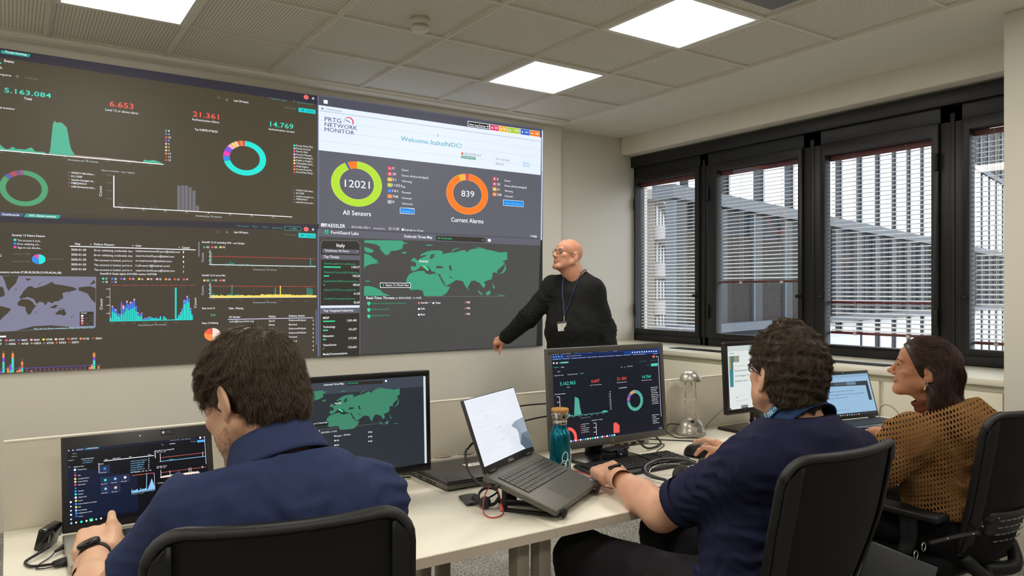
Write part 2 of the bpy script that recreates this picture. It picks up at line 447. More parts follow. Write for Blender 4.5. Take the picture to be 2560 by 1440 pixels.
# ------------------------------------------------------------------ the courtyard outside
M_fin = mat('facade_white_fin', '#f4f5f6', rough=.6)
M_fglass = mat('facade_dark_glass', '#22272d', rough=.5, spec=.15, noise=.25, nscale=.8)
M_steel = mat('facade_steel', '#565d64', rough=.5)
M_dsteel = mat('facade_dark_steel', '#24282c', rough=.5)
M_brick = mat('facade_brick', '#332c28', rough=.9, noise=.25, nscale=14)
dv = Vector((.972, .235, 0)).normalized(); nv = Vector((dv.y, -dv.x, 0))     # along the facade, and out of it towards the room
def fac(x, off=0.0, z=0.0):
    y = 7.0 + .242 * (x - 4.94)
    p = Vector((x, y, z)) + nv * off
    return p
t = thing('office_wing', 'office wing with white upright fins across the courtyard', 'building', (14, 9.2, -6))
def fbox(mb, xa, xb, o0, o1, z0, z1):
    q = [fac(xa, o0, z0), fac(xb, o0, z0), fac(xb, o1, z0), fac(xa, o1, z0), fac(xa, o0, z1), fac(xb, o0, z1), fac(xb, o1, z1), fac(xa, o1, z1)]
    mb.add([tuple(p) for p in q], [(0, 1, 2, 3), (7, 6, 5, 4), (0, 4, 5, 1), (1, 5, 6, 2), (2, 6, 7, 3), (3, 7, 4, 0)])
m = MB(); fbox(m, 8.7, 46, -.25, -.03, -6, 12); m.build('glazing', M_fglass, t)
m = MB(); fbox(m, 8.0, 46, -.3, .06, 2.74, 2.94); fbox(m, 8.0, 46, -.3, .04, 5.66, 5.84); fbox(m, 8.0, 46, -.3, .15, .72, .86); fbox(m, 8.0, 46, -.3, .1, 8.0, 8.2); m.build('beam', M_steel, t)
first = None
k = 0
x = 8.56
while x < 40:
    for z0, z1 in ([(2.95, 5.62)] if x < 13.5 else [(2.95, 5.62), (-2.0, .84)]):
        f = MB(); fbox(f, x, x + .84, -.02, .01, z0, z1); f.build('fin', M_fin, t); k += 1
    x += 1.30
for i in range(24):
    m = MB(); fbox(m, 8.10 + i * 1.3, 8.44 + i * 1.3, -.10, .02, .86, 2.7); o = m.build('column', M_dsteel, t)
    m = MB(); fbox(m, 8.04 + i * 1.3, 8.10 + i * 1.3, -.10, .05, .86, 2.7); m.build('column_edge', M_steel, o)
    m = MB(); fbox(m, 8.14 + i * 1.3, 8.44 + i * 1.3, -.10, -.0, 5.9, 8.0); m.build('column', M_dsteel, t)
m = MB()
for i in range(60):
    fbox(m, 14 + i * .325, 14.03 + i * .325, -.035, -.02, .86, 2.7); fbox(m, 14 + i * .325, 14.05 + i * .325, -.035, -.02, 5.9, 8.0)
for z in (1.45, 2.05, 6.4, 6.9, 7.4): fbox(m, 14, 40, -.035, -.02, z, z + .04)
m.build('mullion', M_dsteel, t)
m = MB(); fbox(m, 8.5, 13.6, -.08, -.0, .86, 2.3); m.build('brick_wall', M_brick, t)
m = MB(); fbox(m, 7.0, 13.4, -.3, .9, -2.2, .55); m.build('parapet', mat('parapet_pale', '#d5d9de', rough=.7), t)
struct(MB().box(5.2, -40, -6.3, 120, 120, -6.0).build('ground_outside', mat('courtyard_paving', '#8b8a87', rough=.9)))
t = thing('apartment_block', 'distant brown apartment block with rows of pale balconies beyond the courtyard', 'building', (44, 43, -6))
Mb = frame_M((45, 46.5, -6), math.radians(40))
m = MB(Mb); m.box(-13, -2, 0, 13, 10, 13.6); m.build('wall', mat('apartment_brown', '#8b7f77', rough=.9, noise=.12, nscale=.5), t)
m = MB(Mb); m.box(-13.4, -2.5, 13.6, 13.4, 10.4, 14.3); m.box(-8, 1, 14.3, -5, 5, 16); m.box(2, 1, 14.3, 5, 5, 15.4); m.build('roof', mat('apartment_roof', '#a49b98', rough=.8), t)
for r in range(5):
    m = MB(Mb); m.box(-12.6, -3.2, .6 + r * 2.6, 12.6, -2, 1.5 + r * 2.6); m.build('balcony', mat('balcony_pale', '#c9c4c2', rough=.8), t)
    m = MB(Mb)
    for q in range(9): m.box(-12 + q * 2.75, -2.06, 1.6 + r * 2.6, -10.3 + q * 2.75, -1.98, 3.0 + r * 2.6)
    m.build('window', mat('apartment_window', '#5a5c60', rough=.3), t)
# pictures on the displays, item by item in plane units: b block, p polygon, r ring sector, o dot, t text, v upright text
SHOWN_TEXT = {
'tl': """
p hd 1 -47 2743 1795 2743 1795 2680 -47 2690
p tab 2 -37 2731 104 2733 96 2715 -37 2714
t w 4 1 -19 2722 102 10.4|Threat Hunting
t w 4 1 -21 2668 45 13.6|Events
t w 4 0 -41 2626 9 13.5|h
t w 4 0 -41 2590 54 11.3|wsg.server
o dim 3 40 2595 7.6 9.1
t dimt 4 0 74 2590 70 11.4|+ Add filter
b teal 2 -41 2653.4 -36 2661.4
t teal 4 1 -21 2496 225 27.1|5.163.084
t w 4 1 72 2469 37 13.7|Total
t red 4 1 505 2491 130 31.4|6.653
t w 4 0 482 2461 178 14.5|Level 12 or above alerts
t red 4 1 976 2492 159 32|21.361
t w 4 0 971 2466 166 14.1|Authentication failure
t teal 4 1 1465 2488 158 33.8|14.769
t w 4 0 1454 2463 177 13.5|Authentication success
t dimt 4 0 1122 2628 25 13|SQL
o dim 3 1185 2627 8.5 8.9
t w 4 1 1230 2623 92 13.2|Last 24 hours
t dimt 4 0 1449 2675 13 10.8|<>
t dteal 4 0 1473 2673 106 13.5|Explorer agent
t dimt 4 0 1623 2675 14 13.8|D
t dteal 4 0 1648 2673 121 13.8|Generate report
t dimt 4 0 1565 2625 77 12.3|Show dates
o pinkr 3 1713 2721 17.1 15.3
o rd2 4 1713 2721 4.5 4.4
o w 3 1763 2720 7.4 7.3
o bg 4 1763 2720 3.4 3.4
b btn 2 1659 2612.5 1780 2642
t btxt 4 0 1721 2621 43 13.9|Refresh
o btxt 3 1690 2627 6.2 6.1
t w 4 1 -41 2403 68 9.9|al evolution
p edge 1 192 2171 199 2190 208 2290 213 2344 221 2367 231 2356 244 2361 259 2358 282 2336 289 2300 296 2247 305 2208 326 2173
p green 2 195 2172 199 2187 208 2288 213 2342 221 2364 231 2354 244 2359 259 2356 282 2333 289 2297 296 2245 305 2205 322 2172
p green 2 -41 2199 -25 2183 -9 2175 4 2180 17 2193 34 2182 55 2184 74 2182 91 2190 107 2199 115 2192 124 2178 138 2177 165 2179 182 2171 181 2169 -41 2169
p edge 1 322 2177 384 2176 425 2176 485 2178 528 2175 640 2174 678 2170 678 2170 321 2170
p green 2 683 2170 697 2187 716 2182 748 2190 784 2179 794 2175 793 2171 682 2170
b w 3 -41 2164.5 805 2169.5
b w 3 -35.8 2162 -31.8 2168
t dimt 4 0 -45 2152 22 6.8|00:00
b w 3 64.3 2162 68.3 2168
t dimt 4 0 55 2152 23 6.9|00:00
b w 3 167 2162 171 2168
t dimt 4 0 157 2152 24 6.9|00:00
b w 3 272.6 2162 276.6 2168
t dimt 4 0 262 2152 24 7|00:00
b w 3 381 2163 385 2168
t dimt 4 0 371 2152 25 7.1|00:00
b w 3 492.5 2163 496.5 2169
t dimt 4 0 482 2152 26 7.2|00:00
b w 3 607.2 2163 611.2 2169
t dimt 4 0 596 2152 26 7.3|00:00
b w 3 725.2 2163 729.2 2169
t dimt 4 0 714 2152 27 7.4|00:00
t gr 4 1 286 2142 158 9.9|timestamp per 30 minutes
o green 3 819 2380 6.4 6
t w 4 1 832 2376 6 10.6|1
o purp 3 819 2360 6.4 6
t w 4 1 832 2356 6 10.6|4
o red 3 819 2339 6.4 6
t w 4 1 832 2335 14 10.6|10
o viol 3 819 2319 6.4 6
t w 4 1 832 2315 6 10.6|7
o lpink 3 819 2298 6.4 6
t w 4 1 832 2294 6 10.6|5
o yel 3 819 2278 6.4 6
t w 4 1 832 2274 6 10.6|3
o peach 3 819 2257 6.4 6
t w 4 1 832 2253 6 10.6|9
o orng 3 819 2237 6.4 6
t w 4 1 832 2233 14 10.6|13
o brn 3 819 2216 6.4 6
t w 4 1 832 2212 14 10.6|12
o red2 3 819 2196 6.4 6
t w 4 1 832 2192 14 10.6|15
r cyan 2 1300 2256 138.4 114.8 97.1 80.2 0 254
r blue 2 1300 2256 138.4 114.8 97.1 80.2 255 271
r mag 2 1300 2256 138.4 114.8 97.1 80.2 272 288
r viol 2 1300 2256 138.4 114.8 97.1 80.2 289 306
r lpink 2 1300 2256 138.4 114.8 97.1 80.2 307 318
r yel 2 1300 2256 138.4 114.8 97.1 80.2 319 328
r peach 2 1300 2256 138.4 114.8 97.1 80.2 329 338
r red 2 1300 2256 138.4 114.8 97.1 80.2 339 345
r orng 2 1300 2256 138.4 114.8 97.1 80.2 346 353
r red2 2 1300 2256 138.4 114.8 97.1 80.2 354 359.5
t w 4 1 987 2404 140 12.8|Top 10 MITRE ATT&CKS
o teal 3 1631 2376 8 6.9
t w 4 0 1643 2373 124 12.1|Domain Policy Mod...
o grn2 3 1631 2356 8 6.9
t w 4 0 1643 2353 101 12.1|Domain Accounts
o mag 3 1631 2335 8 6.9
t w 4 0 1643 2333 81 12.1|Pass the Hash
o lav 3 1631 2315 8 6.9
t w 4 0 1643 2312 116 12.1|Account Manipula...
o lpink 3 1631 2294 8 6.9
t w 4 0 1643 2292 124 12.1|Email Forwarding R...
o yel 3 1631 2274 8 6.9
t w 4 0 1643 2271 121 12.1|Disable or Modify S...
o peach 3 1631 2254 8 6.9
t w 4 0 1643 2251 124 12.1|Vulnerability Scann...
o red 3 1631 2233 8 6.9
t w 4 0 1643 2230 87 12.1|Modify Registry
o orng 3 1631 2213 8 6.9
t w 4 0 1643 2210 118 12.1|Account Access Re...
o red2 3 1631 2192 8 6.9
t w 4 0 1643 2190 124 12.1|Stored Data Manip...
r grn3 2 72 1961 116.9 102.5 86.2 75.5 0 308
r ind 2 72 1961 116.9 102.5 86.2 75.5 309 322
r drd 2 72 1961 116.9 102.5 86.2 75.5 323 340
r pur2 2 72 1961 116.9 102.5 86.2 75.5 341 349
r pnk2 2 72 1961 116.9 102.5 86.2 75.5 350 359.5
o dgr 3 294 2072 5.4 5.4
t w 4 1 305 2066 122 10.8|WASG1V-365.milano...
o ind2 3 294 2052 5.4 5.4
t w 4 1 305 2045 57 10.8|DC.CORP
o drd2 3 294 2031 5.4 5.4
t w 4 1 305 2025 122 10.8|wazuh-manager-ss...
o pur3 3 294 2011 5.4 5.4
t w 4 1 305 2005 78 10.8|ITMI02WKS14
o drd2 3 294 1991 5.4 5.4
t w 4 1 305 1985 126 10.8|solfe-Directory-sam...
t gr 4 1 461 2095 180 10.1|Alerts evolution - top 5 agents
b w 2 524.7 1882 530.7 2073
b w 2 527 1880.9 1615 1885.9
t dimt 4 0 486 2071 34 7.7|100,000
t dimt 4 0 486 2024 34 7.7|100,000
t dimt 4 0 486 1976 34 7.7|100,000
t dimt 4 0 486 1929 34 7.7|100,000
b bar 1 884 1885 903 2041
b bar 1 907 1885 925 2045
b bar 1 928 1885 947 2045
b bar 1 951 1885 969 2036
b bar 1 973 1885 992 2016
b bar 1 995 1885 1013 1922
b bar2 1 551 1886 570 1912
b bar2 1 574 1886 590 1898
b bar2 1 640 1886 657 1901
b bar2 1 687 1886 700 1895
b bar2 1 729 1886 745 1901
b bar2 1 752 1886 769 1906
b bar2 1 1486 1885 1503 1893
b bar2 1 1530 1885 1546 1893
b bar2 1 1552 1885 1568 1893
b w 3 570.1 1876 574.1 1882
t dimt 4 0 559 1868 26 6.3|00:00
b w 3 689.2 1876 693.2 1882
t dimt 4 0 678 1867 27 6.4|00:00
b w 3 811.9 1875 815.9 1882
t dimt 4 0 800 1867 28 6.5|00:00
b w 3 938.3 1875 942.3 1881
t dimt 4 0 926 1867 29 6.6|00:00
b w 3 1068.6 1875 1072.6 1881
t dimt 4 0 1056 1866 29 6.7|00:00
b w 3 1202.9 1874 1206.9 1881
t dimt 4 0 1190 1866 30 6.8|00:00
b w 3 1341.5 1874 1345.5 1881
t dimt 4 0 1328 1865 31 6.9|00:00
b w 3 1484.5 1874 1488.5 1881
t dimt 4 0 1470 1865 32 7|00:00
t gr 4 1 993 1852 159 10.3|timestamp per 30 minutes
v w 4 0 463 1974 62 14|Count
o dgr 3 1630 2067 6.1 5.5
t w 4 0 1643 2064 127 11.6|WASG1V-365.milano...
o dgr 3 1630 2047 6.1 5.5
t w 4 0 1643 2044 56 11.6|DC.CORP
o dgr 3 1630 2026 6.1 5.5
t w 4 0 1643 2023 127 11.6|wazuh-manager-ss...
o dgr 3 1630 2006 6.1 5.5
t w 4 0 1643 2003 79 11.6|ITMI02WKS14
o dgr 3 1630 1986 6.1 5.5
t w 4 0 1643 1982 127 11.6|solfe-Directory-sam...
""",
'bl': """
p hd 1 -47 1794 1795 1841 1795 1796 -47 1762
p tab2 2 -41 1819 70 1818 64 1798 -41 1796
t w 4 1 -30 1801 79 10.8|Dashboards
p tab 2 80 1818 252 1818 242 1796 72 1796
t w 4 1 97 1802 131 11.5|SOC Global severity
t w 4 1 15 1686 158 11.4|Severity 12 Failure Reason
o teal 3 29 1664 7.4 6.8
t w 4 0 41 1657 116 10.5|The account is lock...
o blue 3 29 1643 7.4 6.8
t w 4 0 41 1637 108 10.5|Error validating cre...
o mag 3 29 1623 7.4 6.8
t w 4 0 41 1616 118 10.5|Sign-in was blocke...
t dimt 4 0 17 1581 84 9.1|activity) (11.76%)
t dimt 4 0 15 1538 88 9.1|sword) (41.18%)
t dimt 4 0 183 1556 88 10.2|The account is l...
t w 4 0 -45 1568 10 13.5|G
r cyan 2 143 1557 33.6 28.4 0 0 0 176
r blue 2 143 1557 33.6 28.4 0 0 177 312
r mag 2 143 1557 33.6 28.4 0 0 313 359
b w 2 297 1634.9 993 1639.9
t w 4 1 325 1647 27 11.8|Day
t w 4 1 423 1648 106 12|Failure Reason
t w 4 1 647 1647 33 12.3|User
t w 4 1 912 1644 45 12.7|Count
b gr 2 402 1649.7 410 1653.7
b gr 2 627 1649.1 636 1653.1
b gr 2 891 1649.3 900 1653.3
t w 4 1 305 1612 76 11.8|2025-01-30
t w 4 0 423 1612 206 12|Error validating credentials due
t w 4 0 647 1615 253 12.3|implementaciones02.peru@italtel.com
t w 4 1 917 1615 6 12.7|1
t w 4 1 305 1583 76 11.8|2025-01-30
t w 4 0 423 1583 206 12|Error validating credentials due
t w 4 0 647 1585 218 12.3|soporte-itsc03.peru@italtel.com
t w 4 1 917 1584 6 12.7|1
t w 4 1 305 1554 76 11.8|2025-01-30
t w 4 0 423 1553 206 12|The account is locked, you've tr
t w 4 0 647 1555 204 12.3|m.mamever@italtel.com
t w 4 1 917 1553 6 12.7|1
t w 4 1 305 1525 76 11.8|2025-01-29
t w 4 0 423 1524 206 12|The account is locked, you've tr
t w 4 0 647 1525 193 12.3|l.silvestri@italtel.com
t w 4 1 917 1522 6 12.7|2
t w 4 1 305 1497 76 11.8|2025-01-30
t w 4 0 423 1495 206 12|The account is locked, you've tr
t w 4 0 647 1495 221 12.3|soporte-itsc02.peru@italtel.com
t w 4 1 917 1491 6 12.7|2
b scr 2 1009 1594 1016 1691
t w 4 1 -41 1475 296 11.3|country exclude (IT,BR,ES,DE,PE,CO,FR,AR,NL,GB)
p sea 1 -47 1460 434 1459 432 1157 -26 1144 -47 1144
p land 2 -31 1458 46 1459 33 1418 13 1394 -2 1373 -12 1400 -19 1430
p land 2 68 1370 91 1398 109 1401 124 1389 150 1398 176 1407 207 1427 223 1413 265 1407 319 1395 335 1383 313 1373 276 1367 260 1361 264 1339 244 1315 215 1310 212 1300 189 1312 176 1290 165 1309 147 1311 132 1300 120 1327 109 1331 89 1340 76 1334 53 1329 51 1343 61 1352
p land 2 41 1307 58 1327 94 1325 114 1310 124 1291 133 1292 114 1264 106 1243 91 1236 81 1261 78 1283 53 1287 41 1295
p land 2 225 1241 244 1262 270 1264 281 1240 268 1227 249 1237 228 1235
p land 2 -46 1290 -12 1281 11 1271 -7 1245 -26 1227 -46 1201
p land 2 28 1147 119 1171 202 1174 292 1163 297 1157 109 1150
p land 2 343 1395 400 1402 431 1392 431 1301 411 1320 389 1358 362 1370 343 1377
p land 2 -46 1400 -26 1394 -18 1349 -31 1341 -46 1339
p land 2 137 1404 160 1428 147 1410
p land 2 197 1277 223 1293 239 1290 223 1272
p land 2 223 1275 276 1270 265 1266
p land 2 78 1446 109 1443 89 1431
p land 2 124 1249 132 1264 128 1246
p land 2 247 1324 265 1339 268 1352 260 1326
p land 2 286 1355 297 1370 294 1358
p land 2 26 1385 41 1385 33 1379
p land 2 400 1411 422 1440 431 1421
p land 2 302 1216 316 1230 308 1215
b bg 3 348.5 1166.5 420.5 1250
t w 4 0 355 1239 30 9.5|Count
o w 4 361 1226 6.4 6.2
t dimt 4 0 371 1222 44 7.6|0 - 176
o lpink 4 361 1211 6.4 6.2
t dimt 4 0 371 1207 44 7.6|0.99 - 0.2
o lpink 4 361 1196 6.4 6.2
t dimt 4 0 371 1192 44 7.6|0.5 - 0.25
o pinkr 4 361 1181 6.4 6.2
t dimt 4 0 371 1177 44 7.6|0.95 - 4
t lcy 4 0 120 1151 305 9.7|Map tiles by Elastic contributors, Made with Natural Earth
t w 4 1 456 1473 307 10.6|EventID15 Graph signins SUCCESS country CUSTOM
o teal 3 471 1448 6.9 6.3
t w 4 1 484 1442 11 10.6|IT
o blue 3 519 1448 7 6.3
t w 4 1 532 1442 11 10.7|ES
o viol 3 567 1448 7.1 6.3
t w 4 1 580 1442 11 10.7|BR
o red 3 616 1448 7.1 6.4
t w 4 1 629 1442 11 10.8|FR
o yel 3 666 1448 7.2 6.4
t w 4 1 679 1442 11 10.9|NL
o peach 3 716 1448 7.3 6.5
t w 4 1 729 1442 11 10.9|PE
o lpink 3 767 1448 7.4 6.5
t w 4 1 780 1442 11 11|DE
o orng 3 818 1448 7.5 6.5
t w 4 1 832 1442 12 11.1|GB
o red2 3 870 1448 7.6 6.6
t w 4 1 884 1442 12 11.1|CO
o red2 3 923 1448 7.7 6.6
t w 4 1 937 1442 12 11.2|PT
o grn3 3 471 1428 6.4 5.8
t w 4 1 484 1423 11 10.6|IE
o ind 3 519 1428 6.4 5.8
t w 4 1 532 1423 11 10.7|AR
b redl 2 503 1406.5 509 1409.5
b redl 2 520 1406.5 533 1409.5
b redl 2 537 1406.6 550 1409.6
b redl 2 555 1406.7 561 1409.7
b redl 2 572 1406.8 585 1409.8
b redl 2 589 1406.9 603 1409.9
b redl 2 607 1407 614 1410
b redl 2 625 1407 638 1410
b redl 2 642 1407.1 656 1410.1
b redl 2 660 1407.2 667 1410.2
b redl 2 678 1407.3 691 1410.3
b redl 2 696 1407.4 709 1410.4
b redl 2 714 1407.5 720 1410.5
b redl 2 732 1407.5 745 1410.5
b redl 2 750 1407.6 763 1410.6
b redl 2 768 1407.7 775 1410.7
b redl 2 786 1407.8 800 1410.8
b redl 2 805 1407.9 819 1410.9
b redl 2 823 1408 830 1411
b redl 2 842 1408.1 856 1411.1
b redl 2 860 1408.1 874 1411.1
b redl 2 879 1408.2 886 1411.2
b redl 2 898 1408.3 912 1411.3
b redl 2 917 1408.4 931 1411.4
b redl 2 936 1408.5 943 1411.5
b redl 2 955 1408.6 969 1411.6
b redl 2 974 1408.7 988 1411.7
b gr 2 506.3 1191 508.3 1392
b gr 2 488 1383.7 509 1387.7
t dimt 4 0 484 1382 15 7.2|100
b gr 2 488 1334.7 509 1338.7
t dimt 4 0 484 1333 15 7.2|100
b gr 2 488 1285.7 509 1289.7
t dimt 4 0 484 1284 15 7.2|100
b gr 2 488 1236.7 509 1240.7
t dimt 4 0 484 1235 15 7.2|100
b cy2 1 506 1191 514 1211
b blu2 1 506 1210 514 1214
b cy2 1 516 1191 524 1249
b blu2 1 516 1249 524 1277
b lpink 1 516 1277 524 1284
b cy2 1 526 1191 534 1241
b blu2 1 526 1241 534 1265
b viol 1 526 1265 534 1271
b cy2 1 535 1191 544 1235
b blu2 1 535 1234 544 1256
b lpink 1 535 1256 544 1261
b cy2 1 545 1191 554 1221
b blu2 1 545 1220 554 1235
b viol 1 545 1235 554 1239
b cy2 1 555 1191 563 1216
b blu2 1 555 1216 563 1228
b lpink 1 555 1228 563 1231
b cy2 1 565 1191 573 1236
b blu2 1 565 1236 573 1276
b viol 1 565 1276 573 1305
b cy2 1 575 1190 583 1230
b blu2 1 575 1229 583 1264
b lpink 1 575 1264 583 1288
b cy2 1 585 1190 593 1246
b blu2 1 585 1246 593 1273
b viol 1 585 1273 593 1280
b cy2 1 595 1190 603 1267
b blu2 1 595 1267 603 1304
b lpink 1 595 1304 603 1314
b cy2 1 605 1190 613 1254
b blu2 1 605 1254 613 1285
b viol 1 605 1285 613 1293
b cy2 1 615 1190 623 1263
b blu2 1 615 1263 623 1298
b lpink 1 615 1298 623 1308
b cy2 1 625 1190 633 1263
b blu2 1 625 1263 633 1298
b viol 1 625 1298 633 1308
b cy2 1 635 1190 643 1275
b blu2 1 635 1274 643 1315
b lpink 1 635 1315 643 1326
b cy2 1 645 1190 654 1248
b blu2 1 645 1247 654 1275
b viol 1 645 1275 654 1283
b cy2 1 655 1190 664 1222
b blu2 1 655 1222 664 1238
b lpink 1 655 1237 664 1242
b cy2 1 665 1190 674 1216
b blu2 1 665 1216 674 1228
b viol 1 665 1228 674 1232
b cy2 1 676 1190 684 1220
b blu2 1 676 1220 684 1235
b lpink 1 676 1235 684 1239
b cy2 1 686 1190 694 1195
b blu2 1 686 1195 694 1202
b viol 1 686 1202 694 1204
b cy2 1 696 1190 705 1196
b blu2 1 696 1196 705 1204
b lpink 1 696 1204 705 1207
b cy2 1 706 1190 715 1196
b blu2 1 706 1196 715 1206
b viol 1 706 1206 715 1209
b cy2 1 716 1190 725 1198
b blu2 1 716 1198 725 1210
b lpink 1 716 1210 725 1213
b cy2 1 727 1190 735 1211
b blu2 1 727 1210 735 1214
b cy2 1 737 1190 746 1205
b blu2 1 737 1205 746 1208
b cy2 1 747 1189 756 1202
b blu2 1 747 1202 756 1204
b cy2 1 758 1189 766 1206
b blu2 1 758 1206 766 1209
b cy2 1 768 1189 777 1202
b blu2 1 768 1201 777 1204
b cy2 1 779 1189 787 1199
b blu2 1 779 1199 787 1201
b cy2 1 782 1189 791 1213
b blu2 1 782 1213 791 1217
b cy2 1 802 1189 811 1212
b blu2 1 802 1212 811 1217
b cy2 1 813 1189 821 1204
b blu2 1 813 1204 821 1207
b cy2 1 840 1189 849 1193
b blu2 1 840 1192 849 1193
b cy2 1 858 1189 867 1194
b blu2 1 858 1194 867 1195
b cy2 1 880 1189 889 1200
b blu2 1 880 1200 889 1203
b cy2 1 889 1189 898 1218
b blu2 1 889 1218 898 1223
b cy2 1 899 1189 907 1228
b blu2 1 899 1228 907 1235
b lpink 1 899 1235 907 1238
b cy2 1 908 1189 917 1248
b blu2 1 908 1248 917 1259
b viol 1 908 1259 917 1263
b cy2 1 919 1188 928 1288
b blu2 1 919 1288 928 1307
b lpink 1 919 1307 928 1313
b cy2 1 927 1188 936 1294
b blu2 1 927 1294 936 1313
b viol 1 927 1313 936 1320
b cy2 1 938 1188 947 1311
b blu2 1 938 1311 947 1334
b lpink 1 938 1334 947 1342
b cy2 1 948 1188 957 1299
b blu2 1 948 1299 957 1320
b viol 1 948 1320 957 1327
b cy2 1 958 1188 967 1249
b blu2 1 958 1249 967 1261
b lpink 1 958 1261 967 1265
b cy2 1 967 1188 976 1219
b blu2 1 967 1219 976 1225
b cy2 1 870 1189 880 1394
b cy2 2 505 1188.5 971 1193.5
t dimt 4 0 512 1174 19 6.8|00:00
t dimt 4 0 569 1174 20 6.8|00:00
t dimt 4 0 627 1173 20 6.9|00:00
t dimt 4 0 686 1173 20 6.9|00:00
t dimt 4 0 745 1172 20 7|00:00
t dimt 4 0 806 1172 21 7|00:00
t dimt 4 0 867 1171 21 7.1|00:00
t gr 4 0 660 1159 161 9.4|timestamp per 30 minutes
v w 4 0 467 1295 66 14|Count
v w 4 0 997 1298 66 14|Count
b w 2 -41 1111.8 -13 1120.8
o mag 3 -11 1094 6.8 5.9
t w 4 1 0 1088 28 10.4|4771
o viol 3 47 1093 6.9 5.9
t w 4 1 59 1088 29 10.5|4662
o lpink 3 107 1093 7 6
t w 4 1 118 1087 29 10.6|4624
o yel 3 167 1093 7.1 6
t w 4 1 179 1087 30 10.7|4768
o peach 3 228 1092 7.3 6.1
t w 4 1 240 1086 30 10.8|4769
o red2 3 291 1092 7.4 6.1
t w 4 1 303 1086 31 10.8|4719
o orng 3 354 1091 7.5 6.2
t w 4 1 366 1085 31 10.9|5136
o brn 3 418 1091 7.6 6.2
t w 4 1 431 1084 32 11|5061
o dgr 3 -11 1073 6.3 5.4
t w 4 1 0 1068 32 10.4|10456
o brn 3 48 1073 6.4 5.5
t w 4 1 60 1067 33 10.5|4720
o olv 3 109 1073 6.5 5.5
t w 4 1 120 1067 33 10.6|1053
o dgr 3 170 1072 6.6 5.6
t w 4 1 182 1066 34 10.7|4725
o red2 3 232 1072 6.7 5.6
t w 4 1 244 1066 34 10.8|3523
o brn 3 296 1071 6.8 5.7
t w 4 1 308 1065 35 10.9|32074
t w 4 1 -41 1090 7 11.3|95
t w 4 1 -41 1070 7 11.3|57
p dpur 1 43 934 423 931 423 907 43 911
b brn2 3 124 910 133 928
b brn2 3 146 910 155 927
b brn2 3 168 910 177 927
b brn2 3 189 909 199 926
b brn2 3 211 909 221 926
b brn2 3 233 909 243 925
b brn2 3 256 909 265 925
b brn2 3 278 908 287 924
b brn2 3 300 908 310 924
b brn2 3 323 908 333 923
b brn2 3 346 908 355 923
b brn2 3 368 907 378 922
b teal 3 -30 912 -20 973
b viol 3 -30 972 -20 997
b orng 3 -30 997 -20 1022
b brn2 3 -30 1021 -20 1034
b teal 3 13 911 24 993
b orng 3 13 993 24 1020
b brn2 3 13 1019 24 1032
b teal 3 58 911 68 937
b red2 3 58 936 68 952
b orng 3 58 951 68 970
b brn2 3 58 969 68 985
b teal 3 417 907 429 959
b viol 3 417 958 429 980
b orng 3 417 979 429 1002
b brn2 3 417 1002 429 1011
b orng 3 -9 911 1 938
b brn2 3 -9 937 1 949
b teal 3 3 911 12 921
b viol 3 3 921 12 959
b orng 3 36 911 46 921
b orng 3 47 911 56 929
b brn2 3 47 928 56 946
b viol 3 -41 912 -32 921
b brn2 3 81 910 90 929
b orng 3 103 910 113 917
b orng 3 406 907 417 934
b brn2 3 406 933 417 940
b orng 3 395 907 405 920
b orng 3 442 907 451 924
p ind 4 -41 934 465 931 465 928 -41 931
t dteal 4 0 1248 1799 75 11.6|Full screen
t dteal 4 0 1349 1800 37 11.8|Share
t dteal 4 0 1414 1799 37 11.8|Clone
t dteal 4 0 1478 1798 68 11.9|Reporting
b dteal 2 1562 1815.8 1677 1818.8
b dteal 2 1562 1788.4 1677 1791.4
b dteal 2 1561 1790 1564 1817
b dteal 2 1676 1790 1679 1817
t teal2 4 0 1618 1798 31 12.7|Edit
b teal2 2 1598 1800.5 1609 1804.5
o pinkr 3 1713 1804 17.4 15.6
o rd2 4 1713 1804 4.5 4.4
o w 3 1762 1804 7.4 7.3
o bg 4 1762 1804 3.4 3.4
b btn 2 1659 1743 1781 1776
t btxt 4 0 1721 1752 46 13.9|Refresh
o btxt 3 1687 1760 6.2 6.1
t dimt 4 0 1120 1755 25 12|SQL
o dimt 3 1185 1759 6.5 6.8
t w 4 1 1230 1756 90 13.2|Last 24 hours
t dimt 4 0 1565 1756 77 11.5|Show dates
t w 4 1 1032 1684 265 11.3|EventID 12-15 excluding VPN - excl Qualys
o grn3 3 1046 1656 7.6 6.5
t w 4 1 1060 1652 16 10.9|E2
o red 3 1095 1658 7.7 6.5
t w 4 1 1109 1653 16 10.9|E5
o yel 3 1145 1660 7.8 6.5
t w 4 1 1158 1655 16 11|E3
b w 2 1078.9 1545 1081.9 1641
b w 2 1080 1542.9 1781 1546.9
b redl 2 1085 1597.4 1095 1601.4
b redl 2 1100 1597.4 1110 1601.4
b redl 2 1115 1597.4 1124 1601.4
b redl 2 1129 1597.4 1139 1601.4
b redl 2 1144 1597.4 1154 1601.4
b redl 2 1159 1597.4 1169 1601.4
b redl 2 1174 1597.4 1184 1601.4
b redl 2 1189 1597.4 1199 1601.4
b redl 2 1204 1597.4 1214 1601.4
b redl 2 1219 1597.4 1229 1601.4
b redl 2 1234 1597.4 1244 1601.4
b redl 2 1249 1597.4 1259 1601.4
b redl 2 1264 1597.5 1274 1601.5
b redl 2 1280 1597.5 1290 1601.5
b redl 2 1295 1597.5 1305 1601.5
b redl 2 1310 1597.5 1320 1601.5
b redl 2 1326 1597.5 1336 1601.5
b redl 2 1341 1597.5 1351 1601.5
b redl 2 1357 1597.5 1367 1601.5
b redl 2 1372 1597.5 1383 1601.5
b redl 2 1388 1597.5 1398 1601.5
b redl 2 1404 1597.5 1414 1601.5
b redl 2 1419 1597.5 1430 1601.5
b redl 2 1435 1597.5 1446 1601.5
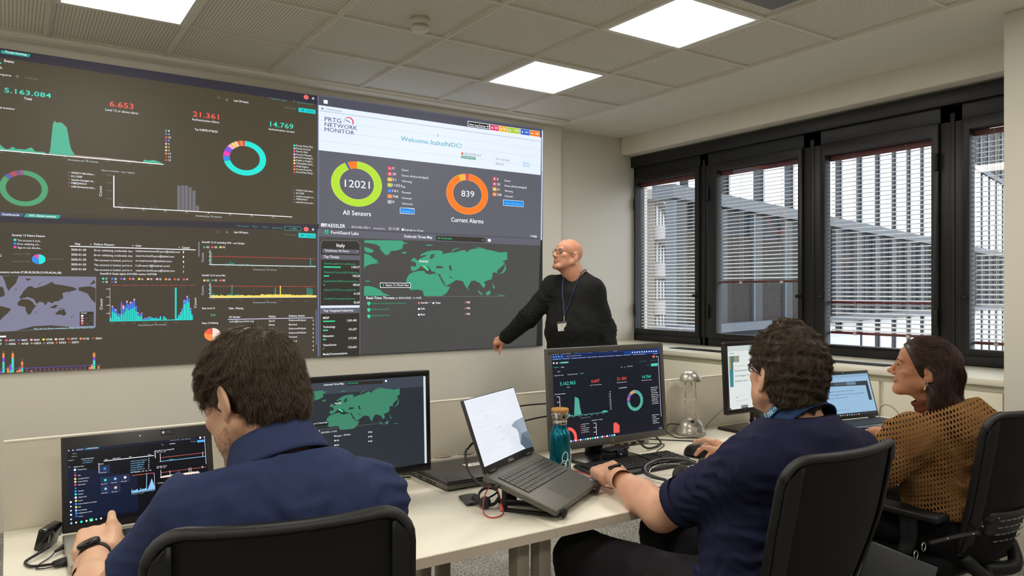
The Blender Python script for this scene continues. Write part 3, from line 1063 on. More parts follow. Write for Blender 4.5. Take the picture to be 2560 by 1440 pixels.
b redl 2 1451 1597.5 1462 1601.5
b redl 2 1467 1597.5 1477 1601.5
b redl 2 1483 1597.5 1493 1601.5
b redl 2 1499 1597.5 1510 1601.5
b redl 2 1515 1597.5 1526 1601.5
b redl 2 1531 1597.5 1542 1601.5
b redl 2 1547 1597.5 1558 1601.5
b redl 2 1564 1597.5 1574 1601.5
b redl 2 1580 1597.5 1591 1601.5
b redl 2 1596 1597.5 1607 1601.5
b redl 2 1613 1597.5 1624 1601.5
b redl 2 1629 1597.5 1640 1601.5
b redl 2 1646 1597.5 1657 1601.5
b redl 2 1662 1597.5 1673 1601.5
b redl 2 1679 1597.5 1690 1601.5
b redl 2 1696 1597.5 1707 1601.5
b redl 2 1713 1597.5 1724 1601.5
b redl 2 1730 1597.5 1741 1601.5
b redl 2 1746 1597.5 1758 1601.5
b redl 2 1763 1597.5 1775 1601.5
b gr 2 1071 1543.2 1083 1546.2
b gr 2 1071 1570.1 1083 1573.1
b gr 2 1071 1597 1083 1600
b gr 2 1071 1623.9 1083 1626.9
t dimt 4 0 1095 1532 17 6.7|00:00
t dimt 4 0 1177 1532 18 6.8|00:00
t dimt 4 0 1261 1531 18 6.9|00:00
t dimt 4 0 1346 1531 18 6.9|00:00
t dimt 4 0 1433 1530 19 7|00:00
t dimt 4 0 1522 1529 19 7.1|00:00
t dimt 4 0 1612 1529 19 7.2|00:00
t dimt 4 0 1704 1528 20 7.2|00:00
t gr 4 0 1351 1513 159 9.6|timestamp per 30 minutes
v lav 4 0 1041 1591 60 13|Count
t w 4 1 1032 1470 143 11.3|EventID 12-15 versus Filtri
o yel 3 1046 1442 7.6 6.5
t w 4 1 1060 1437 16 10.9|E3
o grn3 3 1095 1443 7.7 6.5
t w 4 1 1109 1438 16 10.9|E2
o red 3 1145 1443 7.8 6.5
t w 4 1 1158 1438 16 11|E5
b w 2 1078.9 1331 1081.9 1427
b w 2 1080 1329.1 1781 1333.1
b redl 2 1085 1403.5 1095 1407.5
b redl 2 1100 1403.5 1110 1407.5
b redl 2 1115 1403.5 1124 1407.5
b redl 2 1129 1403.5 1139 1407.5
b redl 2 1144 1403.5 1154 1407.5
b redl 2 1159 1403.5 1169 1407.5
b redl 2 1174 1403.5 1184 1407.5
b redl 2 1189 1403.5 1199 1407.5
b redl 2 1204 1403.5 1214 1407.5
b redl 2 1219 1403.5 1229 1407.5
b redl 2 1234 1403.5 1244 1407.5
b redl 2 1249 1403.5 1259 1407.5
b redl 2 1264 1403.5 1274 1407.5
b redl 2 1280 1403.5 1290 1407.5
b redl 2 1295 1403.5 1305 1407.5
b redl 2 1310 1403.5 1320 1407.5
b redl 2 1326 1403.5 1336 1407.5
b redl 2 1341 1403.5 1351 1407.5
b redl 2 1357 1403.5 1367 1407.5
b redl 2 1372 1403.5 1383 1407.5
b redl 2 1388 1403.5 1398 1407.5
b redl 2 1404 1403.5 1414 1407.5
b redl 2 1419 1403.5 1430 1407.5
b redl 2 1435 1403.5 1446 1407.5
b redl 2 1451 1403.5 1462 1407.5
b redl 2 1467 1403.5 1477 1407.5
b redl 2 1483 1403.5 1493 1407.5
b redl 2 1499 1403.5 1510 1407.5
b redl 2 1515 1403.5 1526 1407.5
b redl 2 1531 1403.5 1542 1407.5
b redl 2 1547 1403.5 1558 1407.5
b redl 2 1564 1403.5 1574 1407.5
b redl 2 1580 1403.5 1591 1407.5
b redl 2 1596 1403.5 1607 1407.5
b redl 2 1613 1403.5 1624 1407.5
b redl 2 1629 1403.5 1640 1407.5
b redl 2 1646 1403.5 1657 1407.5
b redl 2 1662 1403.5 1673 1407.5
b redl 2 1679 1403.5 1690 1407.5
b redl 2 1696 1403.5 1707 1407.5
b redl 2 1713 1403.5 1724 1407.5
b redl 2 1730 1403.5 1741 1407.5
b redl 2 1746 1403.5 1758 1407.5
b redl 2 1763 1403.5 1775 1407.5
b gr 2 1071 1329.7 1083 1332.7
b gr 2 1071 1356.6 1083 1359.6
b gr 2 1071 1383.5 1083 1386.5
b gr 2 1071 1410.4 1083 1413.4
t dimt 4 0 1095 1318 17 6.7|00:00
t dimt 4 0 1177 1316 18 6.8|00:00
t dimt 4 0 1261 1313 18 6.9|00:00
t dimt 4 0 1346 1310 18 6.9|00:00
t dimt 4 0 1433 1307 19 7|00:00
t dimt 4 0 1522 1305 19 7.1|00:00
t dimt 4 0 1612 1302 19 7.2|00:00
t dimt 4 0 1704 1299 20 7.2|00:00
t gr 4 0 1351 1293 159 9.6|timestamp per 30 minutes
v lav 4 0 1041 1378 60 13|Count
b dteal2 1 1085 1545 1091 1625
b yel 3 1085 1331 1096 1346
b dteal2 1 1085 1346 1090 1409
b dteal2 1 1095 1545 1101 1550
b yel 3 1095 1331 1105 1346
b dteal2 1 1095 1346 1100 1358
b dteal2 1 1105 1545 1110 1548
b yel 3 1105 1331 1115 1345
b dteal2 1 1105 1345 1110 1357
b dteal2 1 1115 1545 1120 1549
b yel 3 1115 1331 1125 1347
b dteal2 1 1125 1545 1130 1549
b yel 3 1125 1331 1135 1344
b dteal2 1 1125 1344 1130 1351
b dteal2 1 1135 1545 1140 1549
b yel 3 1135 1331 1145 1343
b dteal2 1 1145 1545 1150 1549
b yel 3 1145 1331 1155 1347
b dteal2 1 1145 1347 1150 1357
b dteal2 1 1155 1545 1160 1548
b yel 3 1155 1331 1165 1346
b dteal2 1 1165 1545 1170 1549
b yel 3 1165 1331 1175 1343
b dteal2 1 1175 1545 1180 1555
b yel 3 1175 1331 1185 1344
b dteal2 1 1185 1545 1190 1556
b yel 3 1185 1331 1195 1347
b dteal2 1 1195 1545 1200 1556
b yel 3 1195 1331 1205 1345
b dteal2 1 1195 1345 1200 1354
b dteal2 1 1205 1545 1210 1568
b yel 3 1205 1331 1216 1346
b dteal2 1 1205 1346 1210 1359
b dteal2 1 1215 1545 1221 1561
b yel 3 1215 1331 1226 1344
b dteal2 1 1215 1344 1220 1415
b dteal2 1 1225 1545 1231 1559
b yel 3 1225 1331 1236 1344
b dteal2 1 1225 1344 1230 1352
b dteal2 1 1235 1545 1241 1548
b yel 3 1235 1331 1246 1346
b dteal2 1 1235 1346 1240 1350
b dteal2 1 1246 1545 1251 1551
b yel 3 1246 1331 1256 1346
b dteal2 1 1246 1346 1251 1353
b dteal2 1 1256 1545 1261 1551
b yel 3 1256 1331 1266 1345
b dteal2 1 1256 1345 1261 1354
b dteal2 1 1266 1545 1272 1549
b yel 3 1266 1331 1277 1347
b dteal2 1 1276 1545 1282 1554
b yel 3 1276 1331 1287 1347
b dteal2 1 1286 1545 1292 1554
b yel 3 1286 1331 1297 1345
b dteal2 1 1286 1345 1292 1352
b dteal2 1 1297 1545 1302 1548
b yel 3 1297 1331 1308 1343
b dteal2 1 1307 1545 1313 1556
b yel 3 1307 1331 1318 1344
b dteal2 1 1317 1545 1323 1556
b yel 3 1317 1331 1328 1347
b dteal2 1 1328 1545 1334 1549
b yel 3 1328 1331 1339 1345
b dteal2 1 1338 1545 1344 1548
b yel 3 1338 1331 1349 1346
b dteal2 1 1349 1545 1354 1550
b yel 3 1349 1331 1360 1343
b dteal2 1 1359 1545 1365 1548
b yel 3 1359 1331 1370 1345
b dteal2 1 1370 1545 1375 1550
b yel 3 1370 1331 1381 1345
b dteal2 1 1380 1545 1386 1549
b yel 3 1380 1331 1391 1345
b dteal2 1 1391 1545 1396 1548
b yel 3 1391 1331 1402 1344
b dteal2 1 1401 1545 1407 1550
b yel 3 1401 1331 1412 1352
b dteal2 1 1412 1545 1418 1548
b yel 3 1412 1331 1423 1352
b dteal2 1 1422 1545 1428 1549
b yel 3 1422 1331 1434 1348
b dteal2 1 1433 1545 1439 1550
b yel 3 1433 1331 1444 1349
b dteal2 1 1444 1545 1450 1548
b yel 3 1444 1331 1455 1351
b dteal2 1 1454 1545 1460 1549
b yel 3 1454 1331 1466 1351
b dteal2 1 1465 1545 1471 1550
b yel 3 1465 1331 1476 1351
b dteal2 1 1476 1545 1482 1550
b yel 3 1476 1331 1487 1348
b dteal2 1 1486 1545 1492 1548
b yel 3 1486 1331 1498 1351
b dteal2 1 1497 1545 1503 1549
b yel 3 1497 1331 1509 1352
b dteal2 1 1497 1352 1503 1396
b dteal2 1 1508 1545 1514 1550
b yel 3 1508 1331 1519 1349
b dteal2 1 1519 1545 1525 1550
b yel 3 1519 1331 1530 1350
b dteal2 1 1530 1545 1536 1549
b yel 3 1530 1331 1541 1348
b dteal2 1 1541 1545 1547 1550
b yel 3 1541 1331 1552 1352
b dteal2 1 1552 1545 1558 1549
b yel 3 1552 1331 1563 1349
b dteal2 1 1562 1545 1568 1549
b yel 3 1562 1331 1574 1351
b dteal2 1 1573 1545 1579 1549
b yel 3 1573 1331 1585 1351
b dteal2 1 1584 1545 1590 1550
b yel 3 1584 1331 1596 1350
b dteal2 1 1595 1545 1602 1549
b yel 3 1595 1331 1607 1351
b dteal2 1 1606 1545 1613 1549
b yel 3 1606 1331 1618 1347
b dteal2 1 1618 1545 1624 1549
b yel 3 1618 1331 1629 1348
b dteal2 1 1629 1545 1635 1549
b yel 3 1629 1331 1640 1344
b dteal2 1 1640 1545 1646 1549
b yel 3 1640 1331 1651 1347
b dteal2 1 1651 1545 1657 1550
b yel 3 1651 1331 1663 1346
b dteal2 1 1662 1545 1668 1549
b yel 3 1662 1331 1674 1346
b dteal2 1 1673 1545 1679 1550
b yel 3 1673 1331 1685 1345
b dteal2 1 1684 1545 1691 1550
b yel 3 1684 1331 1696 1347
b dteal2 1 1696 1545 1702 1550
b yel 3 1696 1331 1708 1346
b dteal2 1 1707 1545 1713 1549
b yel 3 1707 1331 1719 1347
b dteal2 1 1718 1545 1725 1549
b yel 3 1718 1331 1730 1347
b dteal2 1 1718 1347 1724 1399
b dteal2 1 1730 1545 1736 1550
b yel 3 1730 1331 1742 1347
b dteal2 1 1730 1347 1735 1396
b dteal2 1 1741 1545 1747 1601
b yel 3 1741 1331 1753 1346
b dteal2 1 1741 1346 1747 1395
b dteal2 1 1752 1545 1759 1554
b yel 3 1752 1331 1764 1344
b dteal2 1 1752 1344 1758 1387
b dteal2 1 1764 1545 1770 1554
b yel 3 1764 1331 1776 1345
b dteal2 1 1775 1545 1782 1554
b yel 3 1775 1331 1787 1344
b yel 3 1531 1331 1538 1410
t w 4 1 1032 1257 78 11.3|Rule Level 12
t teal 4 1 1085 1212 27 11.9|315
t w 4 1 1195 1254 94 12.1|Table - Phishing
t w 4 1 1200 1197 71 12.1|P2 Sender
t w 4 1 1457 1196 46 12.4|Policy
t w 4 1 1593 1197 109 12.6|Delivery Action
b lav 2 1192 1184.8 1764 1189.8
t w 4 0 1200 1168 157 12.1|cache@muy.notion.org
t w 4 0 1457 1166 40 12.4|Spoof
t w 4 0 1457 1139 38 11.9|Phish
t w 4 0 1593 1167 120 12.1|DeliveredAsSpam
t w 4 0 1593 1138 55 12.1|Blocked
t w 4 0 1593 1110 120 12.1|DeliveredAsSpam
t w 4 0 1593 1081 120 12.1|DeliveredAsSpam
t w 4 0 1593 1053 55 12.1|Blocked
t w 4 0 1593 1024 55 12.1|Blocked
t w 4 1 1761 1163 4 12.3|1
t w 4 1 1761 1134 4 12.3|1
t w 4 1 1761 1104 4 12.3|1
t w 4 1 1761 1074 4 12.3|1
t w 4 1 1761 1045 4 12.3|1
t w 4 1 1761 1015 4 12.3|1
t w 4 1 1761 985 4 12.3|1
t w 4 1 1761 956 4 12.3|1
t w 4 1 1029 1161 101 11.3|Value 12 Phishing
r cream 2 1095 1092 50.5 41.5 0 0 0 178
r orng 2 1095 1092 50.5 41.5 0 0 179 284
r red 2 1095 1092 50.5 41.5 0 0 285 340
r red2 2 1095 1092 50.5 41.5 0 0 341 358
b scr2 2 1781.5 997 1788 1241
b scr2 1 1795.2 1844 1804.2 2742
b scr2 1 1795.2 913 1804.2 1811
""",
'tr': """
p grey 0 1803 2754 3757 2751 3755 1828 1803 1805
p hd2 1 1803 2743 3755 2741 3738 2674 1801 2680
p white 1 1801 2680 3737 2674 3731 2356 1801 2363
b wl 2 1808 2638.1 3730 2643.1
b wl2 2 1808 2571.7 3730 2575.7
b wl2 2 1808 2503.5 3730 2507.5
b wl2 2 1808 2428.4 3730 2432.4
b w 2 1839 2712.8 1868 2721.8
b w 2 1839 2704.3 1868 2713.3
b w 2 1839 2695.9 1868 2704.9
t slate 4 0 1870 2651 101 15.6|Welcome
p slate 2 1820 2656 1829 2669 1840 2657 1840 2652 1820 2652
b slate 2 1857.7 2647 1860.7 2669
t navy 4 0 1846 2574 122 29.6|PRTG
t navy 4 0 1846 2537 243 28.8|NETWORK
t navy 4 0 1846 2501 220 28.2|MONITOR
r wl3 2 2024 2589 37.8 35.9 29 27.6 -100 -30
r pnk3 2 2024 2589 37.8 35.9 29 27.6 -30 10
r crim 2 2024 2589 37.8 35.9 29 27.6 10 115
p navy 3 2001 2599 2005 2603 2035 2588 2032 2584
t tq 4 0 2434 2501 525 34.5|Welcome ItaltelNOC!
p dgr2 3 2743 2589 2760 2577 2753 2576 2754 2568 2751 2567 2748 2573 2744 2569
p white 4 2745 2585 2756 2578 2751 2577 2747 2574 2745 2572
t slate2 4 0 2982 2451 160 17.4|TRUSTPILOT
b red2 3 2957 2451.5 2975 2467.5
b tgrn 3 2955 2422 2978 2444
o white 4 2967 2433 6.2 5.4
b tgrn 3 2982 2421 3006 2444
o white 4 2994 2433 6.2 5.4
b tgrn 3 3010 2421 3033 2444
o white 4 3021 2433 6.3 5.4
b tgrn 3 3037 2421 3060 2444
o white 4 3049 2433 6.3 5.4
b tgrn 3 3064 2421 3088 2444
o white 4 3076 2433 6.3 5.4
t slate2 4 0 3282 2442 130 16.3|Do You Like
t slate2 4 0 3282 2401 75 16.3|PRTG?
t link 4 0 3545 2436 77 16.7|Write a
t link 4 0 3547 2411 71 16.7|review
b link 2 3545 2430.5 3622 2433.5
b w 2 3015 2682.5 3222 2723
b blk 3 3020 2686.5 3216 2718.5
t w 4 1 3031 2692 152 15.9|New Log Entries
o w 4 3202 2701 7.6 6.5
b w 2 3225 2674 3311 2723.5
b crim2 3 3227 2676.5 3309 2721
t w 4 1 3268 2693 29 14.6|20
o w 4 3246 2697 6.9 5.8
b w 2 3312 2674 3396 2723.5
b amb 3 3314 2676.5 3394 2721.5
t w 4 1 3354 2693 29 14.7|51
o w 4 3333 2697 7 5.9
b w 2 3398 2674 3522 2724.5
b lime2 3 3400 2677 3520 2722
t w 4 1 3462 2695 46 14.9|11021
o w 4 3419 2698 7.1 5.9
b w 2 3522 2674 3618 2724.5
b blu3 3 3524 2676.5 3616 2722.5
t w 4 1 3570 2694 34 15|161
o w 4 3543 2698 7.3 6
b w 2 3623 2674 3722 2725.5
b orng2 3 3625 2677 3720 2723
t w 4 1 3673 2694 35 15.2|768
o w 4 3645 2698 7.4 6
p white 2 3745 2736 3755 2736 3753 2384 3743 2387
p hd3 1 3736 2671 3755 2724 3753 1808 3734 1814
p lav2 2 3743 2383 3753 2384 3743 1807 3732 1807
r lime 2 2087 2148 192.9 162 131.6 111.1 0 332
r blu3 2 2087 2148 192.9 162 131.6 111.1 333 337
r orng2 2 2087 2148 192.9 162 131.6 111.1 338 359.5
r lime3 3 2087 2148 194.7 163.4 192.3 161.4 0 332
r lime3 3 2087 2148 134.1 113.4 131.6 111.1 0 332
t w 4 0 1994 2121 191 53|12021
t w 4 1 1979 1921 216 32.9|All Sensors
b crim3 2 2326 2272 2363 2299.5
t w 4 0 2337 2277 15 13.7|!!
t w 4 0 2367 2279 13 18.5|0
t w 4 0 2443 2276 54 15|Down
b crim2 2 2326 2230.5 2363 2258.5
t w 4 0 2337 2236 15 13.7|!
t w 4 0 2367 2237 28 18.5|20
t w 4 0 2443 2234 222 15|Down (Acknowledged)
b amb 2 2326 2189 2363 2216.5
t w 4 0 2337 2194 15 13.7|W
t w 4 0 2367 2195 27 18.5|51
t w 4 0 2443 2192 81 15|Warning
b olive 2 2326 2147.5 2363 2175
t w 4 0 2337 2153 15 13.7|/
t w 4 0 2367 2154 73 18.5|11021
t w 4 0 2443 2150 28 15|Up
b blu4 2 2326 2105.5 2363 2133.5
t w 4 0 2337 2111 15 13.7|=
t w 4 0 2367 2112 43 18.5|161
t w 4 0 2443 2108 73 15|Paused
b orng3 2 2326 2064.5 2363 2092
t w 4 0 2337 2070 15 13.7|U
t w 4 0 2367 2070 44 18.5|768
t w 4 0 2443 2066 78 15|Unusual
b gray3 2 2326 2022.5 2363 2050
t w 4 0 2337 2028 15 13.7|?
t w 4 0 2367 2029 13 18.5|0
t w 4 0 2443 2024 90 15|Unknown
b w 2 2428 1955 2548 2000
p azr 3 2431 1998 2546 1995 2546 1958 2431 1959
t azl 4 0 2444 1967 88 18|Sensors
r crim2 2 3014 2143 190.1 160.4 130.9 108.8 -6 3
r orng2 2 3014 2143 190.1 160.4 130.9 108.8 3.6 332
r amb 2 3014 2143 190.1 160.4 130.9 108.8 332.5 353.5
r orgl 3 3014 2143 133.8 111.3 130.9 108.8 3.6 332
r orgl 3 3014 2143 192 162 189.4 159.8 3.6 332
t w 4 0 2957 2122 118 47.3|839
t w 4 1 2865 1917 296 34.4|Current Alarms
b crim3 2 3250 2270.5 3286 2300
t w 4 0 3260 2277 15 14.9|!
t w 4 0 3292 2276 13 19.5|0
t w 4 0 3366 2272 56 16.4|Down
b crim2 2 3250 2229.5 3286 2258
t w 4 0 3260 2235 15 14.9|!
t w 4 0 3292 2234 28 19.5|20
t w 4 0 3366 2230 219 16.4|Down (Acknowledged)
b amb 2 3250 2187.5 3286 2216
t w 4 0 3260 2193 15 14.9|W
t w 4 0 3292 2192 26 19.5|51
t w 4 0 3366 2188 79 16.4|Warning
b orng3 2 3250 2145.5 3286 2174
t w 4 0 3260 2152 15 14.9|U
t w 4 0 3292 2150 42 19.5|768
t w 4 0 3366 2146 79 16.4|Unusual
b w 2 3352 2074 3554 2123
b azr 3 3355 2077 3551 2120
t azl 4 0 3369 2088 167 17.7|View All Alarms
t w 4 1 1850 1826 148 25.4|PAESSLER
b w 2 1820 1828 1846 1850
p hd2 3 1827 1833 1834 1843 1839 1832
t w 4 0 2044 1829 148 14.4|24.4.102.1351+
t lav 4 0 2215 1827 93 14.7|ItaltelNOC
t w 4 0 2370 1830 49 17.9|11:30
o w 3 2347 1838 10.7 9.8
o hd2 4 2347 1838 7.7 7.1
t w 4 0 2465 1827 158 15|Refresh in 14 sec
b w 2 2442 1827 2458 1844
""",
'br': """
p body 0 1803 1816 3734 1827 3686 906 1803 908
p grey2 1 1803 1815 3732 1825 3726 1759 1803 1757
b dk 2 1803 1813.5 3726 1816.5
o grn4 3 1859 1791 14.6 14.1
o grn5 4 1859 1789 7 6.8
t w 4 1 1893 1780 206 21.3|FortiGuard Labs
t w 4 1 2461 1777 237 19.5|Outbreak Threat Map
b dk2 2 2731 1765.5 3178 1803
t grn4 4 0 2743 1777 131 15.4|All Outbreaks
t w 4 0 3149 1780 15 9.6|v
o w 3 3218 1784 14.5 12.3
t w 4 1 3622 1827 70 18.4|? Help
p ol 1 1834 1733 2092 1738 2113 1712 2111 902 1811 909 1814 1705
p dk2 2 1836 1729 2089 1734 2108 1709 2106 903 1816 911 1818 1702
t w 4 1 1933 1688 63 24.2|Italy
b ol2 3 1829 1642 2101.5 1672.5
t w 4 0 1845 1653 181 15.8|Timeframe: 24 Hours
t w 4 0 2083 1658 12 8.7|v
b grey2 3 1821 1597 2106.5 1631.5
t w 4 1 1840 1608 112 16.9|Top Threats
t grn6 4 0 1840 1563 248 13|Apache.Log4j.Error.Log.Remote....
b grn7 3 1839 1539 1965 1548.5
t w 4 1 2044 1540 63 14.4|3,382,57
t grn6 4 0 1840 1501 262 13|Hikvision.Products.SDK.WebLang...
b grn7 3 1839 1476 1878 1484.5
t w 4 1 2053 1476 53 14.4|750,30
t grn6 4 0 1840 1438 262 13|Realtek.SDK.UDPServer.Command...
b grn7 3 1839 1413.5 1846 1422
t w 4 1 2057 1412 49 14.4|180,24
t grn6 4 0 1840 1376 252 13|Apache.HTTP.Server.cgi-bin.Pat...
b grn7 3 1839 1350.5 1840 1359.5
t w 4 1 2063 1349 44 14.4|61,03
t grn6 4 0 1840 1313 247 13|ThinkPHP.Controller.Parameter...
b grn7 3 1839 1288.5 1840 1297
t w 4 1 2062 1285 44 14.4|53,60
b wsb 4 1816 1254 2106 1271.5
b grey2 3 1817 1214.5 2105 1252.5
t w 4 1 1836 1228 223 15.2|Top Targeted Industries
t w 4 1 1834 1178 45 14.1|MSSP
b grn7 3 1834 1156 1922 1164.5
t w 4 1 2010 1156 74 14.3|1,381,483
t w 4 1 1834 1114 89 14.1|Technology
b grn7 3 1834 1092.5 1869 1101
t w 4 1 2024 1092 61 14.4|516,357
t w 4 1 1834 1050 78 14.1|Education
b grn7 3 1834 1028 1854 1037
t w 4 1 2022 1028 62 14.4|317,543
t w 4 1 1834 986 99 14.1|Telco/Carrier
b grn7 3 1834 964.5 1840 973
t w 4 1 2019 964 65 14.4|122,663
t w 4 1 1834 922 179 14.1|Media/Communications
p map 2 2144 1745 2445 1753 2461 1739 2499 1740 2453 1724 2449 1693 2404 1677 2355 1672 2331 1641 2307 1642 2275 1673 2263 1691 2275 1697 2235 1716 2173 1725 2144 1724
p map 2 2144 1696 2180 1688 2220 1671 2204 1654 2165 1655 2144 1669
p map 2 2142 1647 2173 1641 2196 1630 2220 1609 2251 1602 2235 1587 2267 1581 2204 1572 2173 1564 2153 1553 2142 1538
p map 2 2441 1661 2457 1669 2486 1667 2478 1657 2449 1654
p map 2 2638 1726 2672 1731 2715 1729 2672 1720
p map 2 2519 1529 2519 1563 2561 1560 2561 1587 2536 1594 2578 1603 2595 1622 2638 1638 2655 1643 2629 1651 2599 1637 2599 1653 2646 1673 2689 1686 2750 1689 2785 1685 2794 1670 2776 1657 2812 1666 2865 1676 2910 1679 2955 1694 2992 1699 3005 1680 3038 1704 3093 1714 3149 1720 3187 1709 3245 1703 3312 1689 3390 1695 3392 1634 3341 1616 3366 1611 3356 1588 3322 1563 3295 1542 3291 1517 3264 1529 3245 1517 3249 1496 3235 1468 3197 1460 3166 1447 3183 1423 3164 1399 3140 1421 3131 1439 3103 1447 3084 1459 3047 1454 3028 1422 3010 1393 2987 1422 2973 1450 2946 1457 2910 1461 2874 1439 2820 1412 2796 1445 2766 1487 2776 1504 2733 1506 2717 1526 2698 1522 2682 1544 2668 1557 2639 1573 2668 1539 2662 1528 2629 1549 2605 1567 2580 1542 2545 1526
p map 2 2478 1457 2499 1495 2528 1514 2578 1527 2629 1529 2646 1508 2681 1501 2715 1509 2754 1498 2785 1444 2816 1410 2856 1406 2825 1359 2785 1336 2629 1336 2616 1378 2578 1386 2515 1382 2486 1412
p map 2 2142 1407 2161 1412 2204 1407 2243 1393 2275 1378 2291 1360 2351 1339 2140 1339
p map 2 2515 1605 2545 1628 2578 1603 2528 1598
p map 2 3302 1509 3341 1530 3366 1563 3371 1604 3381 1559 3361 1526
p map 2 3103 1387 3149 1355 3154 1337 3121 1359
p map 2 3183 1359 3225 1383 3230 1351 3197 1339
p map 2 3245 1448 3273 1399 3259 1391
p map 2 3293 1346 3376 1336 3322 1336
p map 2 2865 1687 2901 1708 2955 1715 2901 1700 2883 1686
p map 2 3014 1387 3024 1400 3028 1387
p map 2 3075 1730 3149 1722 3112 1720
p map 2 2145 1447 2173 1451 2196 1444 2161 1441
p body 3 2728 1552 2741 1570 2776 1568 2803 1557 2768 1549
p body 3 2845 1570 2865 1578 2867 1554 2876 1535 2852 1539
p body 3 2676 1620 2689 1655 2728 1662 2702 1640 2724 1638 2689 1622
p body 3 2843 1496 2865 1484 2896 1470 2856 1479
p body 3 2763 1488 2772 1487 2805 1441 2819 1411 2785 1444
p ital 4 2610 1573 2638 1567 2668 1543 2663 1532 2655 1529 2646 1543 2625 1559
p mrd 3 2599 1561 2616 1559 2619 1542 2605 1546
t w 4 1 2588 1595 79 15.2|Italy
b w 4 2266 1399 2515 1436
b blk 5 2270 1403 2511 1431.5
t w 6 1 2311 1411 189 14.8|Return To World View
o grn4 6 2292 1417 7 6.5
b ol 2 2638 1329.8 3377 1333.8
t w 4 1 2159 1315 223 18.7|Real-Time Threats
t w 4 0 2392 1315 214 14.9|at 30/01/2025, 11:14:03
p tshield 3 2166 1293 2179 1296 2191 1293 2191 1281 2179 1266 2166 1281
t grn6 4 0 2198 1279 283 10.5|GeoServer.OGC.Eval.Remote.Code.Execution
o pinkr 3 2585 1283 8.5 7.6
t w 4 1 2600 1279 61 14|Australia
p crim2 3 2986 1278 2995 1293 3004 1278
t w 4 1 3006 1280 31 13.9|High
p tshield 3 2166 1247 2179 1249 2191 1246 2191 1234 2179 1219 2166 1234
t grn6 4 0 2198 1234 149 10.5|HG200Broadband.WCS+
o w 3 2585 1238 8.5 7.6
t w 4 1 2600 1234 35 14|India
p crim2 3 2986 1232 2995 1247 3004 1231
t w 4 1 3006 1234 31 13.9|High
p tshield 3 2166 1200 2179 1202 2191 1200 2191 1187 2179 1172 2166 1188
t grn6 4 0 2198 1189 149 10.5|HG200Broadband.WCS+
o w 3 2585 1194 8.5 7.6
t w 4 1 2600 1189 37 14|Mexico
p crim2 3 2986 1185 2995 1200 3004 1185
t w 4 1 3006 1188 31 13.9|High
t w 4 0 2668 1282 22 9.2|--->
o w 3 2709 1282 8.3 7.4
t w 4 1 2726 1277 45 14.2|Taiwan
b dk 1 1803 907 3686 913
""",
